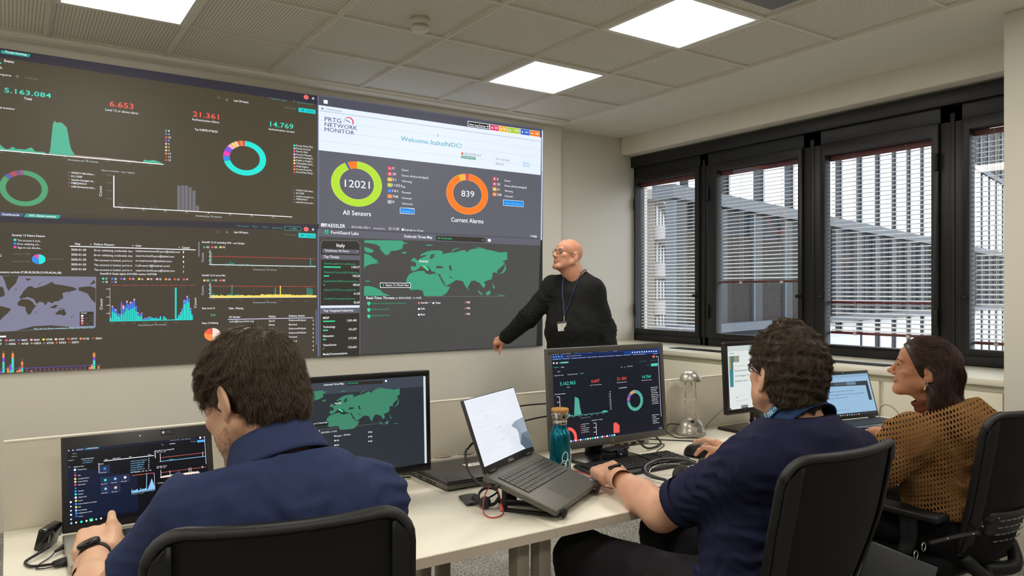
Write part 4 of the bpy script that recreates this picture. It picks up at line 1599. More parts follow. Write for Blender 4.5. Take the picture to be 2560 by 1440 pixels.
'lap1': """
b m1bg 0 0 0 1000 562
p m1blu 1 0 34 470 34 470 300 0 440
b m1hd 1 0 540 1000 562
p m1tab 2 55 562 112 566 108 550 52 548
p m1tab2 2 118 563 215 562 208 549 114 549
t w 4 0 59 553 45 7.1|Dashboards
t w 4 0 132 554 70 7.1|SOC Global severity
o w 3 7 556 4 4.3
o w 3 35 556 4 4.3
t gr 4 0 32 526 24 7|Events
t gr 4 0 25 505 36 7|Search
t w 4 0 4 478 35 7|Severity 12
t w 4 1 89 478 86 7|Severity 12 Failure Reason
t lb 4 0 101 462 65 7.9|The account is lock
t lb 4 0 97 448 65 7|Error validating cre
b w 2 240 445.5 597 450.5
t w 4 1 249 455 19 7.1|Day
t w 4 1 303 456 55 7.1|Failure Reason
t w 4 1 419 456 17 7.2|User
t w 4 1 554 455 23 7.2|Count
b lav 2 604.1 427 610.1 486
b lav 2 204.4 359 209.4 438
t lb 4 0 428 418 120 9|implementaciones02.peru
o w 3 560 428 3.1 3.3
t lb 4 0 427 401 101 8.9|soporte-itsc03.peru@it
o w 3 559 413 3.1 3.3
t lb 4 0 426 384 98 8.9|m.mamever@italtel.co
o w 3 559 398 3.1 3.2
t lb 4 0 426 367 89 8.9|l.silvestri@italtel
o w 3 558 382 3.1 3.2
t lb 4 0 425 350 104 8.9|soporte-itsc02.peru
o w 3 557 367 3.1 3.2
t lb 4 0 424 334 58 8.9|EventID15 Graph
o w 3 556 352 3.1 3.2
t w 4 0 429 330 17 7.1|IT
t w 4 0 455 330 17 7.1|ES
t w 4 0 480 331 17 7.1|BR
t w 4 0 506 331 17 7.2|FR
t w 4 0 531 331 17 7.2|NL
t w 4 0 557 331 17 7.2|PE
t w 4 1 38 425 68 7|Aggiunte di recente
o w 3 45 406 7.7 8.3
t w 4 0 64 400 58 7.9|Firewall Service
t w 4 0 43 381 7 6.1|A
o crim2 3 46 364 7.6 8.3
t w 4 0 64 358 18 7.8|Adobe
o yel 3 46 338 7.6 8.2
t w 4 0 64 332 74 7.8|Accessibilita Windows
o yel 3 46 316 7.6 8.2
t w 4 0 64 310 65 7.8|Accessori Windows
o crim2 3 46 293 7.6 8.2
t w 4 0 64 287 50 7.8|Adobe Acrobat
t w 4 0 44 265 7 6|B
o blue 3 47 246 7.6 8.2
t w 4 0 64 240 37 7.8|Calendario
o cyan 3 47 223 7.6 8.2
t w 4 0 63 217 34 7.7|Calcolatrice
o w 3 47 199 7.6 8.1
t w 4 0 63 194 56 7.7|Collegamento rapido
o yel 3 48 175 7.6 8.1
t w 4 0 63 169 29 7.7|Contatti
o blue 3 48 151 7.6 8.1
t w 4 0 63 145 123 7.7|Centro assistenza remota plus
o yel 3 48 128 7.6 8.1
t w 4 0 63 122 16 7.7|Dell
o lb 3 48 104 7.6 8.1
t w 4 0 63 98 57 7.7|Live Manager
o blue 3 49 82 7.6 8.1
t w 4 0 63 77 89 7.7|Collegamento servizi
o blue 3 49 58 7.6 8.1
t w 4 0 63 53 28 7.6|Cortana
o m1bg 4 48 55 5 5.3
o w 3 14 170 6.8 7.3
o w 3 14 138 5.2 5.6
o w 3 14 107 5.2 5.6
o w 3 14 77 6.8 7.2
o w 3 14 44 5.2 5.5
t w 4 0 5 427 11 7.9|=
b tile 2 212.5 353 281 415
o blue 4 246 390 8.9 9.5
t w 4 0 216 358 43 6.2|Microsoft 
b tile 2 215 264.5 281.5 326
o cyan 4 248 301 8.9 9.5
t w 4 0 218 270 41 6.1|Microsoft 
b tile 2 283 265.5 349.5 325.5
o lb 4 316 302 9 9.5
t w 4 0 286 271 42 6.1|Microsoft 
b tile 2 352 265.5 419.5 328
o w 4 385 303 9.1 9.6
t w 4 0 355 271 42 6.2|Microsoft 
b tile 2 215.5 197 281.5 260
o lb 4 248 235 8.9 9.4
t w 4 0 219 202 41 6.1|Microsoft 
b tile 2 285.5 195.5 350.5 259
o peach 4 317 234 9 9.5
t w 4 0 288 201 40 6.1|Microsoft 
t w 4 1 213 425 26 7.1|Esplora
o lb 4 15 15 7.3 7.7
o w 4 46 15 6.2 6.6
o cyan 4 81 15 8.4 8.9
o w 4 114 16 6.8 7.2
b grn4 3 133 6.5 158.5 29
o w 4 146 16 5.3 5.6
o lb 4 179 17 6.9 7.3
o w 4 211 18 6.4 6.7
t w 4 1 613 478 137 8.2|EventID 12-15 excluding VPN
t w 4 1 615 352 75 7.2|EventID 12-15
t w 4 0 622 466 15 6.4|E2
t w 4 0 646 466 15 6.4|E2
t w 4 0 671 466 15 6.4|E2
t w 4 0 615 341 15 6.3|E2
t w 4 0 640 341 15 6.3|E2
t w 4 0 664 340 15 6.3|E2
b w 2 642.6 391 645.6 458
b lb 2 637 391.9 991 395.9
b pinkr 2 643 423 993 425.5
b w 2 641.9 266 644.9 327
b cream 2 637 263.8 935 271.8
b pinkr 2 644 304.5 988 307
b lbt 2 681 393.5 684.5 396
b lbt 2 674 268 678 271
b lbt 2 684.5 393.5 688 397
b lbt 2 678 268 681 272.5
b lbt 2 688 393.5 691.5 397
b lbt 2 681 267.5 685 272
b lbt 2 691.5 393.5 695 398.5
b lbt 2 685 267.5 688 274
b lbt 2 695 393.5 698.5 399
b lbt 2 688.5 267.5 692 275
b lbt 2 698.5 393.5 702 396
b lbt 2 692 267.5 695 270.5
b lbt 2 702 393.5 705.5 395.5
b lbt 2 695 267 699 270
b lbt 2 705.5 393.5 709 403
b lbt 2 699 267 702.5 280
b lbt 2 709 393.5 712.5 398
b lbt 2 702 267 706 273
b lbt 2 712.5 393.5 716 398
b lbt 2 706 267 709 273
b lbt 2 716.5 393.5 719.5 407
b lbt 2 709.5 267 713.5 285.5
b lbt 2 720 393.5 723 401.5
b lbt 2 713 266.5 716.5 277.5
b lbt 2 723.5 393.5 727 405.5
b lbt 2 716.5 266.5 720 283
b lbt 2 727 393.5 730 400.5
b lbt 2 720 266.5 723.5 276
b lbt 2 730.5 393.5 734 402
b lbt 2 723.5 266.5 727 277.5
b lbt 2 734 393.5 737 397
b lbt 2 727 266 730 270.5
b lbt 2 737.5 393.5 741 400.5
b lbt 2 730.5 266 734 275.5
b lbt 2 741 393.5 744.5 401.5
b lbt 2 734 266 737.5 277
b lbt 2 744 393.5 748 398.5
b lbt 2 737 266 741 272.5
b lbt 2 748 393.5 751.5 399
b lbt 2 741 266 744 273.5
b lbt 2 751 393.5 755 398
b lbt 2 744 265.5 748 272
b lbt 2 755 393.5 758 395.5
b lbt 2 748 265.5 751 268.5
b lbt 2 758.5 393.5 762 397
b lbt 2 751 265.5 755 270
b lbt 2 762 393.5 765.5 396
b lbt 2 755 265.5 758 268.5
b cream 3 644 269 651 275.5
b cream 3 651 269 658 273.5
b cream 3 658 269 665 278.5
b cream 3 665 269 672 276.5
b cream 3 672 269 679 277.5
b cream 3 679 269 686 278.5
b cream 3 686 269 693 277.5
b cream 3 693 269 700 279.5
b cream 3 700 269 707 276.5
b cream 3 707 269 714 278.5
b cream 3 714 269 721 276.5
b cream 3 721 269 728 279.5
b cream 3 728 269 735 279.5
b cream 3 735 269.5 742 275
b cream 3 742 270 749 275.5
b cream 3 749 270 756 275.5
b cream 3 756 270 763 279.5
b cream 3 763 270 770 277.5
b cream 3 770 270 777 278.5
b cream 3 777 270 784 276.5
b cream 3 784 270 791 277.5
b cream 3 791 270 798 277.5
b cream 3 798.5 270 805.5 277
b cream 3 805.5 270 812.5 278.5
b cream 3 812.5 270 819.5 278.5
b cream 3 819.5 270 826.5 280.5
b cream 3 826.5 270 834 279.5
b cream 3 834 270 841 280.5
b cream 3 841 270 848 280.5
b cream 3 848 271 855.5 280.5
b cream 3 855 271 862.5 279.5
b cream 3 862 271 869.5 276.5
b cream 3 869.5 271 876.5 280.5
b cream 3 876.5 271 884 281.5
b cream 3 884 271 891 280.5
b cream 3 891 271 898 279.5
b cream 3 898 271 905.5 279.5
b cream 3 905 271 912.5 277.5
b cream 3 912.5 271 919.5 280.5
b cream 3 919.5 271 927 279.5
b w 2 709.2 264 712.2 313
b w 2 854.4 260 857.4 317
b w 2 868.7 260 871.7 317
b w 2 966.3 395 969.3 434
b w 2 955.1 304 958.1 317
b w 2 962.2 303 965.2 316
b pinkr 2 432 308.7 594 311.7
b lb 2 426 173.9 592 177.9
b lav 2 592.5 179 595.5 311
b lb 2 426.5 179 431 205.5
b lb 2 431 179.5 435 191.5
b lb 2 435.5 180 439.5 190
b lb 2 440 180 444.5 197
b lb 2 444.5 180 449 193.5
b lb 2 449 180 453.5 195.5
b lb 2 453.5 180 458 192
b lb 2 458.5 180 462.5 197.5
b lb 2 462.5 180 467.5 199.5
b lb 2 467.5 180 471.5 203
b lb 2 472 180 476 190.5
b lb 2 476.5 180.5 481 187.5
b lb 2 481 181 485.5 189
b lb 2 485.5 181 490 194.5
b lb 2 490.5 181 495 207
b lb 2 495 181 499 193
b lb 2 499.5 181 504 191.5
b lb 2 504.5 181 508.5 198.5
b lb 2 508.5 181 513 195
b lb 2 513.5 181 517.5 197
b lb 2 517.5 181 522 193.5
b lb 2 522.5 181.5 527 199
b lb 2 527.5 182 531.5 200.5
p lb 2 531 182 536 182 542 315 538 315
b lb 2 536 182 540.5 188.5
b lb 2 541 182 545 188.5
b lb 2 545.5 182 550 199.5
b lb 2 550.5 182 555 213
p lb 2 554 182 559 182 561 226 557 227
p lb 2 559 182 563 182 566 239 562 240
p lb 2 564 182 568 182 572 253 567 254
p lb 2 568 183 573 182 577 266 572 267
p lb 2 573 183 577 183 581 253 576 254
p lb 2 578 183 582 183 585 240 580 241
b lb 2 583 183 588 227
b lb 2 587.5 183 592 213.5
t gr 4 0 427 163 87 5.3|timestamp per 30 minutes
t w 4 1 617 222 40 7.1|Rule Level 12
t w 4 0 643 197 15 7.1|315
t w 4 1 617 166 48 7.1|Value 12 Phishing
t w 4 1 698 221 66 7.2|Table - Phishing
t gr 4 0 725 551 49 6.5|Full screen
t gr 4 0 778 551 18 6.5|Share
t gr 4 0 809 550 22 6.5|Clone
t gr 4 0 838 550 39 6.5|Reporting
b tile 2 881 541.9 935 549.9
o w 3 956 552 8.3 8.6
o w 3 981 553 3 3.1
b m1btn 3 929.5 514.5 988.5 533
t gr 4 0 881 524 39 6.5|Show dates
t w 4 1 717 523 44 8.3|Last 24 hours
t gr 4 0 657 523 16 6.4|SQL
b lav 2 988 330 992 560
""",
'mon1': """
b m3bg 0 0 0 1000 559
b m3hd 1 0 489 985 559
b m3sb 2 985 0 1000 554
p map2 2 139 504 318 514 328 504 349 506 323 494 321 474 294 462 266 458 252 437 238 437 219 457 211 469 219 474 195 486 157 491 139 489
p map2 2 139 470 162 466 185 455 176 443 152 443 139 452
p map2 2 138 437 157 433 171 427 185 413 204 409 195 398 214 395 176 387 157 381 145 373 138 366
p map2 2 316 452 325 458 342 457 337 450 321 447
p map2 2 427 498 446 502 470 501 446 495
p map2 2 361 371 361 389 385 389 385 406 370 410 394 416 404 429 427 441 437 444 423 449 406 439 406 449 432 464 456 473 489 476 508 474 513 464 503 456 522 462 551 469 575 472 598 482 617 486 624 474 641 490 669 497 698 501 717 495 745 492 779 484 817 489 818 451 793 440 805 437 800 423 783 407 770 394 768 379 755 386 745 378 748 366 741 349 722 343 706 336 715 322 705 307 693 320 688 330 674 335 665 341 646 338 636 320 627 303 615 319 608 335 594 339 575 341 556 328 527 312 514 330 498 353 503 363 480 363 471 374 461 371 452 382 444 390 428 399 444 380 441 373 423 384 409 393 395 379 375 370
p map2 2 337 332 349 353 366 363 394 371 423 373 432 363 451 359 470 364 491 359 508 330 525 311 546 309 529 282 508 269 423 269 416 292 394 296 359 293 342 309
p map2 2 138 303 150 305 176 303 200 297 219 289 228 280 264 270 137 270
p map2 2 359 416 375 432 394 416 366 412
p map2 2 774 374 793 388 805 408 807 433 812 406 802 386
p map2 2 674 300 698 281 700 271 684 283
p map2 2 715 283 736 298 738 279 722 272
p map2 2 745 337 760 308 753 303
p map2 2 769 276 809 271 783 270
p map2 2 551 476 570 490 598 495 570 485 560 476
p map2 2 629 299 634 307 636 299
p map2 2 660 506 698 502 679 501
p map2 2 140 322 157 324 171 321 150 319
p m3bg 3 477 388 484 399 503 398 518 393 499 387
p m3bg 3 540 401 551 406 552 393 556 382 544 383
p m3bg 3 449 430 456 453 477 458 463 443 475 442 456 431
p m3bg 3 539 359 551 353 567 346 546 350
p m3bg 3 496 354 501 353 519 328 526 311 508 330
p ital 4 412 397 427 394 444 382 442 376 437 374 432 381 420 390
p mrd 4 406 395 416 393 417 385 409 386
t w 4 1 326 540 124 10.8|Outbreak Threat Map
p dk2 2 467 551 703 548 703 528 467 531
t grn4 4 0 474 539 69 8.8|All Outbreaks
o w 3 725 542 7 6.5
t w 4 1 393 427 41 8.7|Italy
p blk 4 213 331 351 328 351 307 213 310
t w 6 1 249 319 97 8.6|Return To World View
t w 4 1 105 274 195 10.5|Real-Time Threats at
t w 4 0 306 261 96 9.7|30/01/2025, 11:14:03
b dgr 2 213 283.2 734 285.2
o w 3 391 237 4.5 4.3
t w 4 1 399 232 31 8.7|Australia
t w 4 1 614 234 14 9|High
o w 3 606 238 3.9 3.7
o w 3 391 210 4.5 4.3
t w 4 1 399 206 17 8.7|India
t w 4 1 614 206 14 9|High
o w 3 606 210 3.9 3.7
o w 3 391 183 4.5 4.3
t w 4 1 399 179 17 8.7|Mexico
t w 4 1 614 178 14 9|High
o w 3 606 182 3.9 3.7
t w 4 0 436 234 12 6.6|->
o w 3 454 237 4 3.8
t w 4 1 461 233 27 8.8|Taiwan
b dk2 2 14 0 205 469
t w 4 1 70 439 70 16|Italy
t w 4 0 28 369 150 9|Top Threats
t grn6 4 0 28 329 150 9|Apache.Log4j.Error
t grn6 4 0 28 289 150 9|Hikvision.Products
t grn6 4 0 28 249 150 9|Realtek.SDK.UDP
t grn6 4 0 28 209 150 9|Apache.HTTP.Server
t w 4 0 28 169 150 9|Top Targeted Industries
t w 4 0 28 129 150 9|MSSP
""",
'mon2': """
b m2bg 0 0 0 1000 605
b m2blu 1 0 558 1000 605
b m2tb 1 0 0 1000 32
p m2tab 2 1 606 190 605 192 588 2 591
b m2tab 2 307.5 590 962.5 603.5
o w 3 9 597 5.2 4
o w 3 29 597 5.2 4
o w 3 50 597 5.2 4
t w 4 1 70 594 87 4.9|Threat Hunting
t w 4 0 196 595 29 4.9|Start
t w 4 0 317 595 30 5|Jira
t w 4 0 444 595 46 5|Report
o w 3 306 598 3.7 2.7
o w 3 428 597 3.8 2.8
o w 3 552 595 3.8 2.8
o w 3 571 595 3.9 2.8
b m2tab 2 105 566.6 644 586.6
t w 4 0 120 577 130 3.8|https://siem.italtel.com/app
o w 3 727 577 6 4.3
o w 3 751 577 6 4.3
o w 3 774 577 6 4.3
o w 3 797 577 6 4.3
o w 3 821 577 6.1 4.3
o w 3 845 576 6.1 4.3
o w 3 868 576 6.1 4.3
o w 3 892 576 6.1 4.3
o w 3 916 576 6.2 4.3
o w 3 940 575 6.2 4.4
o w 3 964 575 6.2 4.4
o lb 3 14 579 4.9 3.7
o lb 3 35 579 4.9 3.7
o lb 3 57 579 4.9 3.7
o lb 3 81 579 4.9 3.8
t w 4 0 9 561 65 4.3|Dashboard
t w 4 0 87 561 61 4.3|Overview SOC
t w 4 0 165 561 51 4.4|Grafana
t w 4 0 223 561 66 4.4|Service Desk
t w 4 0 301 560 32 4.4|Wiki
t w 4 0 341 560 52 4.4|Tickets
t w 4 0 404 560 68 4.5|Threat map
t w 4 0 484 560 65 4.5|Monitoring
t w 4 0 565 559 66 4.5|Reports
t w 4 0 643 559 67 4.6|Customer
t w 4 0 734 559 44 4.6|Portal
t w 4 0 786 559 65 4.6|Calendar
t w 4 0 935 556 42 4.7|Bookmarks
o w 3 13 538 6.9 5.3
o w 3 39 537 7 5.3
b m2tab3 2 59.5 530.5 140.5 544
t w 4 1 73 535 57 5.9|Threat Hunting
t teal 4 0 11 506 42 5.9|Dashboard
t w 4 1 73 505 25 5.9|Events
b m2ln 2 6 496.3 983 497.8
b m2ln 2 4 462.8 988 464
t w 4 0 39 477 25 5.4|Search
t w 4 0 10 452 81 5.3|manager.name: wazuh
t w 4 0 123 452 86 5.4|rule.groups: italtel
t teal 4 0 228 452 40 5.5|+ Add filter
t gr 4 0 607 475 18 5.1|SQL
o dgr 3 645 476 6.6 4.8
t w 4 1 668 477 52 5.7|Last 24 hours
t dteal 4 0 792 507 70 5.2|Explorer agent
t dteal 4 0 895 509 70 5.2|Generate report
t dteal 4 0 855 476 41 5.2|Show dates
b tealb 3 906 467 972.5 487
t btxt 4 0 923 475 37 5.2|Refresh
o pinkr 3 936 537 12.4 8.7
o rd2 4 936 537 4.1 2.9
o w 3 965 536 5 3.5
t teal 4 0 57 386 131 22.5|5.162.963
t w 4 0 114 367 24 5.4|Total
t red 4 0 330 386 74 22|6.647
t w 4 0 317 367 103 5.5|Level 12 or above alerts
t red 4 0 566 386 89 21.3|21.301
t w 4 0 563 368 98 5.6|Authentication failure
t teal 4 0 810 385 87 21.2|14.764
t w 4 0 802 368 101 5.7|Authentication success
t w 4 1 578 328 78 6.2|Top 10 MITRE ATT&CKS
t w 4 1 10 327 90 5.8|Alert level evolution
b m2ln 2 249.7 338 251.2 420
b m2ln 2 489.7 340 491.2 434
b m2ln 2 731.7 342 733.2 433
b m2ln 2 7 347.4 991 348.9
b m2ln 2 16 141.7 991 143.2
b m2ln 2 573.7 120 575.2 318
b w 2 48.3 185 51.3 311
b w 2 26 311 48 313.5
b w 2 24 274.9 46 277.4
b w 2 22 238.9 44 241.4
b w 2 20 202.9 42 205.4
p tealm 2 168 178 179 299 185 301 192 296 201 294 211 287 216 275 220 232 227 198 233 179
p tealm 2 53 177 60 180 78 176 87 188 99 175 113 183 126 195 138 178 152 180 165 175 53 172
p tealm 2 408 177 420 184 439 188 458 185 472 175
b tealm 2 53 172.1 472 176.1
t gr 4 0 56 166 16 3.2|00:00
t gr 4 0 106 166 16 3.2|00:00
t gr 4 0 156 166 16 3.2|00:00
t gr 4 0 207 165 17 3.2|00:00
t gr 4 0 259 165 17 3.2|00:00
t gr 4 0 311 164 17 3.3|00:00
t gr 4 0 363 164 17 3.3|00:00
t gr 4 0 416 163 17 3.3|00:00
t gr 4 0 221 152 88 4.3|timestamp per 30 minutes
t w 4 1 482 310 19 5.5|.1
t w 4 1 482 296 19 5.5|.4
t w 4 1 482 283 19 5.5|.10
t w 4 1 482 270 19 5.5|.7
t w 4 1 483 256 19 5.5|.5
t w 4 1 483 243 19 5.5|.3
t w 4 1 483 229 19 5.5|.9
t w 4 1 484 216 19 5.5|.13
t w 4 1 484 203 19 5.5|.12
t w 4 1 484 189 19 5.5|.15
r tealm 2 731 232 78.1 74.7 51.8 51.5 0 262
r ind 2 731 232 78.1 74.7 51.8 51.5 263 276
r mag2 2 731 232 78.1 74.7 51.8 51.5 277 291
r viol2 2 731 232 78.1 74.7 51.8 51.5 292 308
r pur3 2 731 232 78.1 74.7 51.8 51.5 309 319
r tan 2 731 232 78.1 74.7 51.8 51.5 320 349
r org4 2 731 232 78.1 74.7 51.8 51.5 350 359
t w 4 1 891 310 72 5.8|Domain Policy
t w 4 1 892 297 62 5.8|Domain Acc
t w 4 1 892 284 54 5.8|Pass the Ha
t w 4 1 893 271 66 5.8|Account Man
t w 4 1 894 257 70 5.8|Email Forwa
t w 4 1 894 244 70 5.7|Disable or M
t w 4 1 895 231 63 5.7|Vulnerabili
t w 4 1 895 218 57 5.7|Modify Reg
t w 4 1 896 205 65 5.7|Account Acc
t w 4 1 897 192 66 5.7|Stored Data
r coral 2 111 28 72.8 74.1 49.5 52.9 0 110
r ind3 2 111 28 72.8 74.1 49.5 52.9 300 326
r pur3 2 111 28 72.8 74.1 49.5 52.9 327 343
r drd3 2 111 28 72.8 74.1 49.5 52.9 344 359
t w 4 0 231 108 63 5.4|WASG1V-365.mil
o coral 3 223 110 4 2.9
t w 4 0 231 94 31 5.4|DC.CORP
o coral 3 223 96 4 2.9
t w 4 0 232 81 63 5.4|wazuh-manager
o coral 3 223 82 3.9 2.9
t w 4 0 232 67 51 5.4|ITMI02WKS
o coral 3 223 68 3.9 2.9
t w 4 0 232 54 60 5.4|solfe-Direct
o coral 3 223 54 3.9 2.9
t w 4 1 317 126 99 5.4|Alerts evolution - top 5 agents
b w 2 355 24 358 109
b w 2 333 107.1 356 109.6
b w 2 331 76.2 354 78.7
b w 2 329 45.3 352 47.8
p coral 2 516 91 526 91 522 22 512 22
p coral 2 527 94 538 94 534 22 523 21
p coral 2 539 92 549 91 545 21 535 21
p coral 2 550 84 560 83 557 21 546 21
p coral 2 561 74 571 74 568 21 558 20
t w 4 1 889 109 73 5.7|WASG1V-365.mil
t w 4 1 890 94 40 5.7|DC.CORP
t w 4 1 892 80 71 5.7|wazuh-manager
t w 4 1 893 65 44 5.7|ITMI02WKS
t w 4 1 894 51 66 5.7|solfe-Direct
b lav 3 980 94.5 984 538
o cyan 3 88 8 7.7 5.8
o w 3 109 8 7.7 5.8
o w 3 130 8 7.8 5.8
o blue 3 151 8 7.8 5.8
o w 3 172 8 7.8 5.8
o red 3 193 8 7.8 5.8
o w 3 214 8 7.9 5.8
o blue 3 235 8 7.9 5.8
o cyan 3 256 8 7.9 5.9
o w 3 277 8 8 5.9
o peach 3 299 8 8 5.9
o cyan 3 320 8 8 5.9
o w 3 342 8 8.1 5.9
o w 3 364 8 8.1 5.9
o blue 3 386 8 8.1 5.9
o w 3 407 8 8.2 5.9
o red 3 429 8 8.2 6
o w 3 451 8 8.2 6
o blue 3 474 8 8.3 6
o cyan 3 496 8 8.3 6
o w 3 518 8 8.3 6
t w 4 0 959 14 22 4.6|11:15
t w 4 0 958 5 28 4.6|30/01/2025
t w 4 0 942 8 7 5.1|^
""",
'lap2': """
b l2w 0 0 0 1000 590
p l2d1 1 700 247 805 278 994 290 1001 -12 842 -3 766 63 801 156 789 201
p l2d2 2 858 147 1016 147 1001 -12 842 -3 773 57
t l2t 4 0 88 560 536 8|Relazione di servizio e note operative di turno
t l2t 4 0 114 538 488 8|verifica degli eventi e delle soglie configurate
t l2t 4 0 88 516 510 8|attività pianificate per la settimana
t l2t 4 0 114 494 550 8|riepilogo degli avvisi ricevuti nella notte
t l2t 4 0 72 472 344 8|Relazione di servizio e note operative di turno
t l2t 4 0 111 450 512 8|verifica degli eventi e delle soglie configurate
t l2t 4 0 66 384 478 8|Relazione di servizio e note operative di turno
t l2t 4 0 79 362 322 8|verifica degli eventi e delle soglie configurate
t l2t 4 0 65 340 525 8|attività pianificate per la settimana
t l2t 4 0 111 318 430 8|riepilogo degli avvisi ricevuti nella notte
t l2t 4 0 98 274 430 8|verifica degli eventi e delle soglie configurate
t l2t 4 0 88 252 430 8|attività pianificate per la settimana
t l2t 4 0 107 230 430 8|riepilogo degli avvisi ricevuti nella notte
t l2t 4 0 101 208 330 8|Relazione di servizio e note operative di turno
t l2t 4 0 99 186 257 8|verifica degli eventi e delle soglie configurate
t l2t 4 0 113 164 430 8|attività pianificate per la settimana
t l2t 4 0 64 142 280 8|riepilogo degli avvisi ricevuti nella notte
t l2t 4 0 62 120 347 8|Relazione di servizio e note operative di turno
t l2t 4 0 116 98 373 8|verifica degli eventi e delle soglie configurate
t l2t 4 0 250 400 90 26|Colle
t l2t 4 0 420 150 80 22|ato
t l2t 4 0 400 270 120 20|Lago
""",
'mon3': """
b l3w 0 0 0 1000 562
b l3g 1 0 505 1000 562
t gr2 4 0 56 527 8 7.3|^
t gr2 4 0 126 524 8 7.3|^
t k2 4 0 36 481 49 14.7|Italtel
o teal 3 24 488 4.6 6.3
p l3im 1 15 463 150 463 146 402 69 406 62 195 17 196
p ochre 2 18 461 35 461 32 348 18 347
p tealk 2 22 334 58 347 59 198 21 199
p ochre2 2 81 463 143 463 141 417 92 405 78 405
p l3w 3 66 409 379 406 370 87 63 91
b gr2 4 82 372 221 374.5
t k 4 0 83 325 182 18.6|Potenziamento 
t k 4 0 83 281 180 16.4|monitoraggio 24
t k 4 0 82 235 178 18.7|italiana nel s
t k2 4 0 85 97 31 10.6|Sfida
b gr2 4 82 69.2 250 71.7
b gr2 4 88 35 248 36.5
b dk2 4 149 1 240.5 26
o w 6 162 14 5.3 5.1
o w 6 184 14 5.3 5.2
o w 6 206 14 5.3 5.2
o w 6 228 15 5.3 5.2
b k2 4 -1 -2.5 14.5 15
""",
'lap3': """
b l4w 0 0 0 1000 590
b l4g 1 0 545 1000 590
b k2 1 0 0 1000 32
t k3 4 0 440 558 364 5.8|italtel.com/it/casi-di-successo/potenziamento
t k3 4 0 291 518 644 5.8|Home    Chi siamo    Soluzioni    Casi di successo    Carriere    Contatti
p l4im 2 11 483 954 480 958 193 896 193 898 414 54 430 54 211 -32 206
p l4i2 3 514 475 708 473 704 433 517 433
p l4i3 3 264 473 513 473 510 436 263 438
t k3 4 0 102 400 150 6.8|CASI DI SUCCESSO
t k2 4 0 93 343 551 16.9|Potenziamento della sicurezza e
t k2 4 0 93 297 744 16.9|monitoraggio 24x7 per una grande azienda
t k2 4 0 95 251 380 16.9|italiana nel settore ICT
t k3 4 0 96 100 50 7.8|Sfida
b k3 3 105 81.4 458 85.4
t k3 4 0 684 96 75 5.7|Settore
b k3 3 672 50.2 861 52.2
o w 3 241 6 8.8 6.8
o lb 3 287 5 8.8 6.9
o red 3 333 5 8.9 6.9
o w 3 379 4 8.9 6.9
o cyan 3 426 3 9 6.9
o w 3 473 3 9 6.9
o lb 3 520 2 9.1 6.9
o red 3 567 2 9.1 7
o w 3 614 1 9.2 7
""",
}

def parse_shown(txt):
    out = []
    for ln in txt.strip().split('\n'):
        body, _, words = ln.partition('|'); w = body.split(); k, c, L = w[0], w[1], int(w[2]); n = [float(x) for x in w[3:]]
        if k == 'b': out.append(('p', c, L, [(n[0], n[1]), (n[2], n[1]), (n[2], n[3]), (n[0], n[3])]))
        elif k == 'p': out.append(('p', c, L, list(zip(n[::2], n[1::2]))))
        elif k == 'o': out.append(('r', n[0], n[1], n[2], n[3], 0, 0, 0, 360, c, L))
        elif k == 'r': out.append(('r', *n, c, L))
        else: out.append((k, n[1], n[2], n[3], n[4], words, c, int(n[0]), L))
    return out
SCREENS = {k: parse_shown(v) for k, v in SHOWN_TEXT.items()}
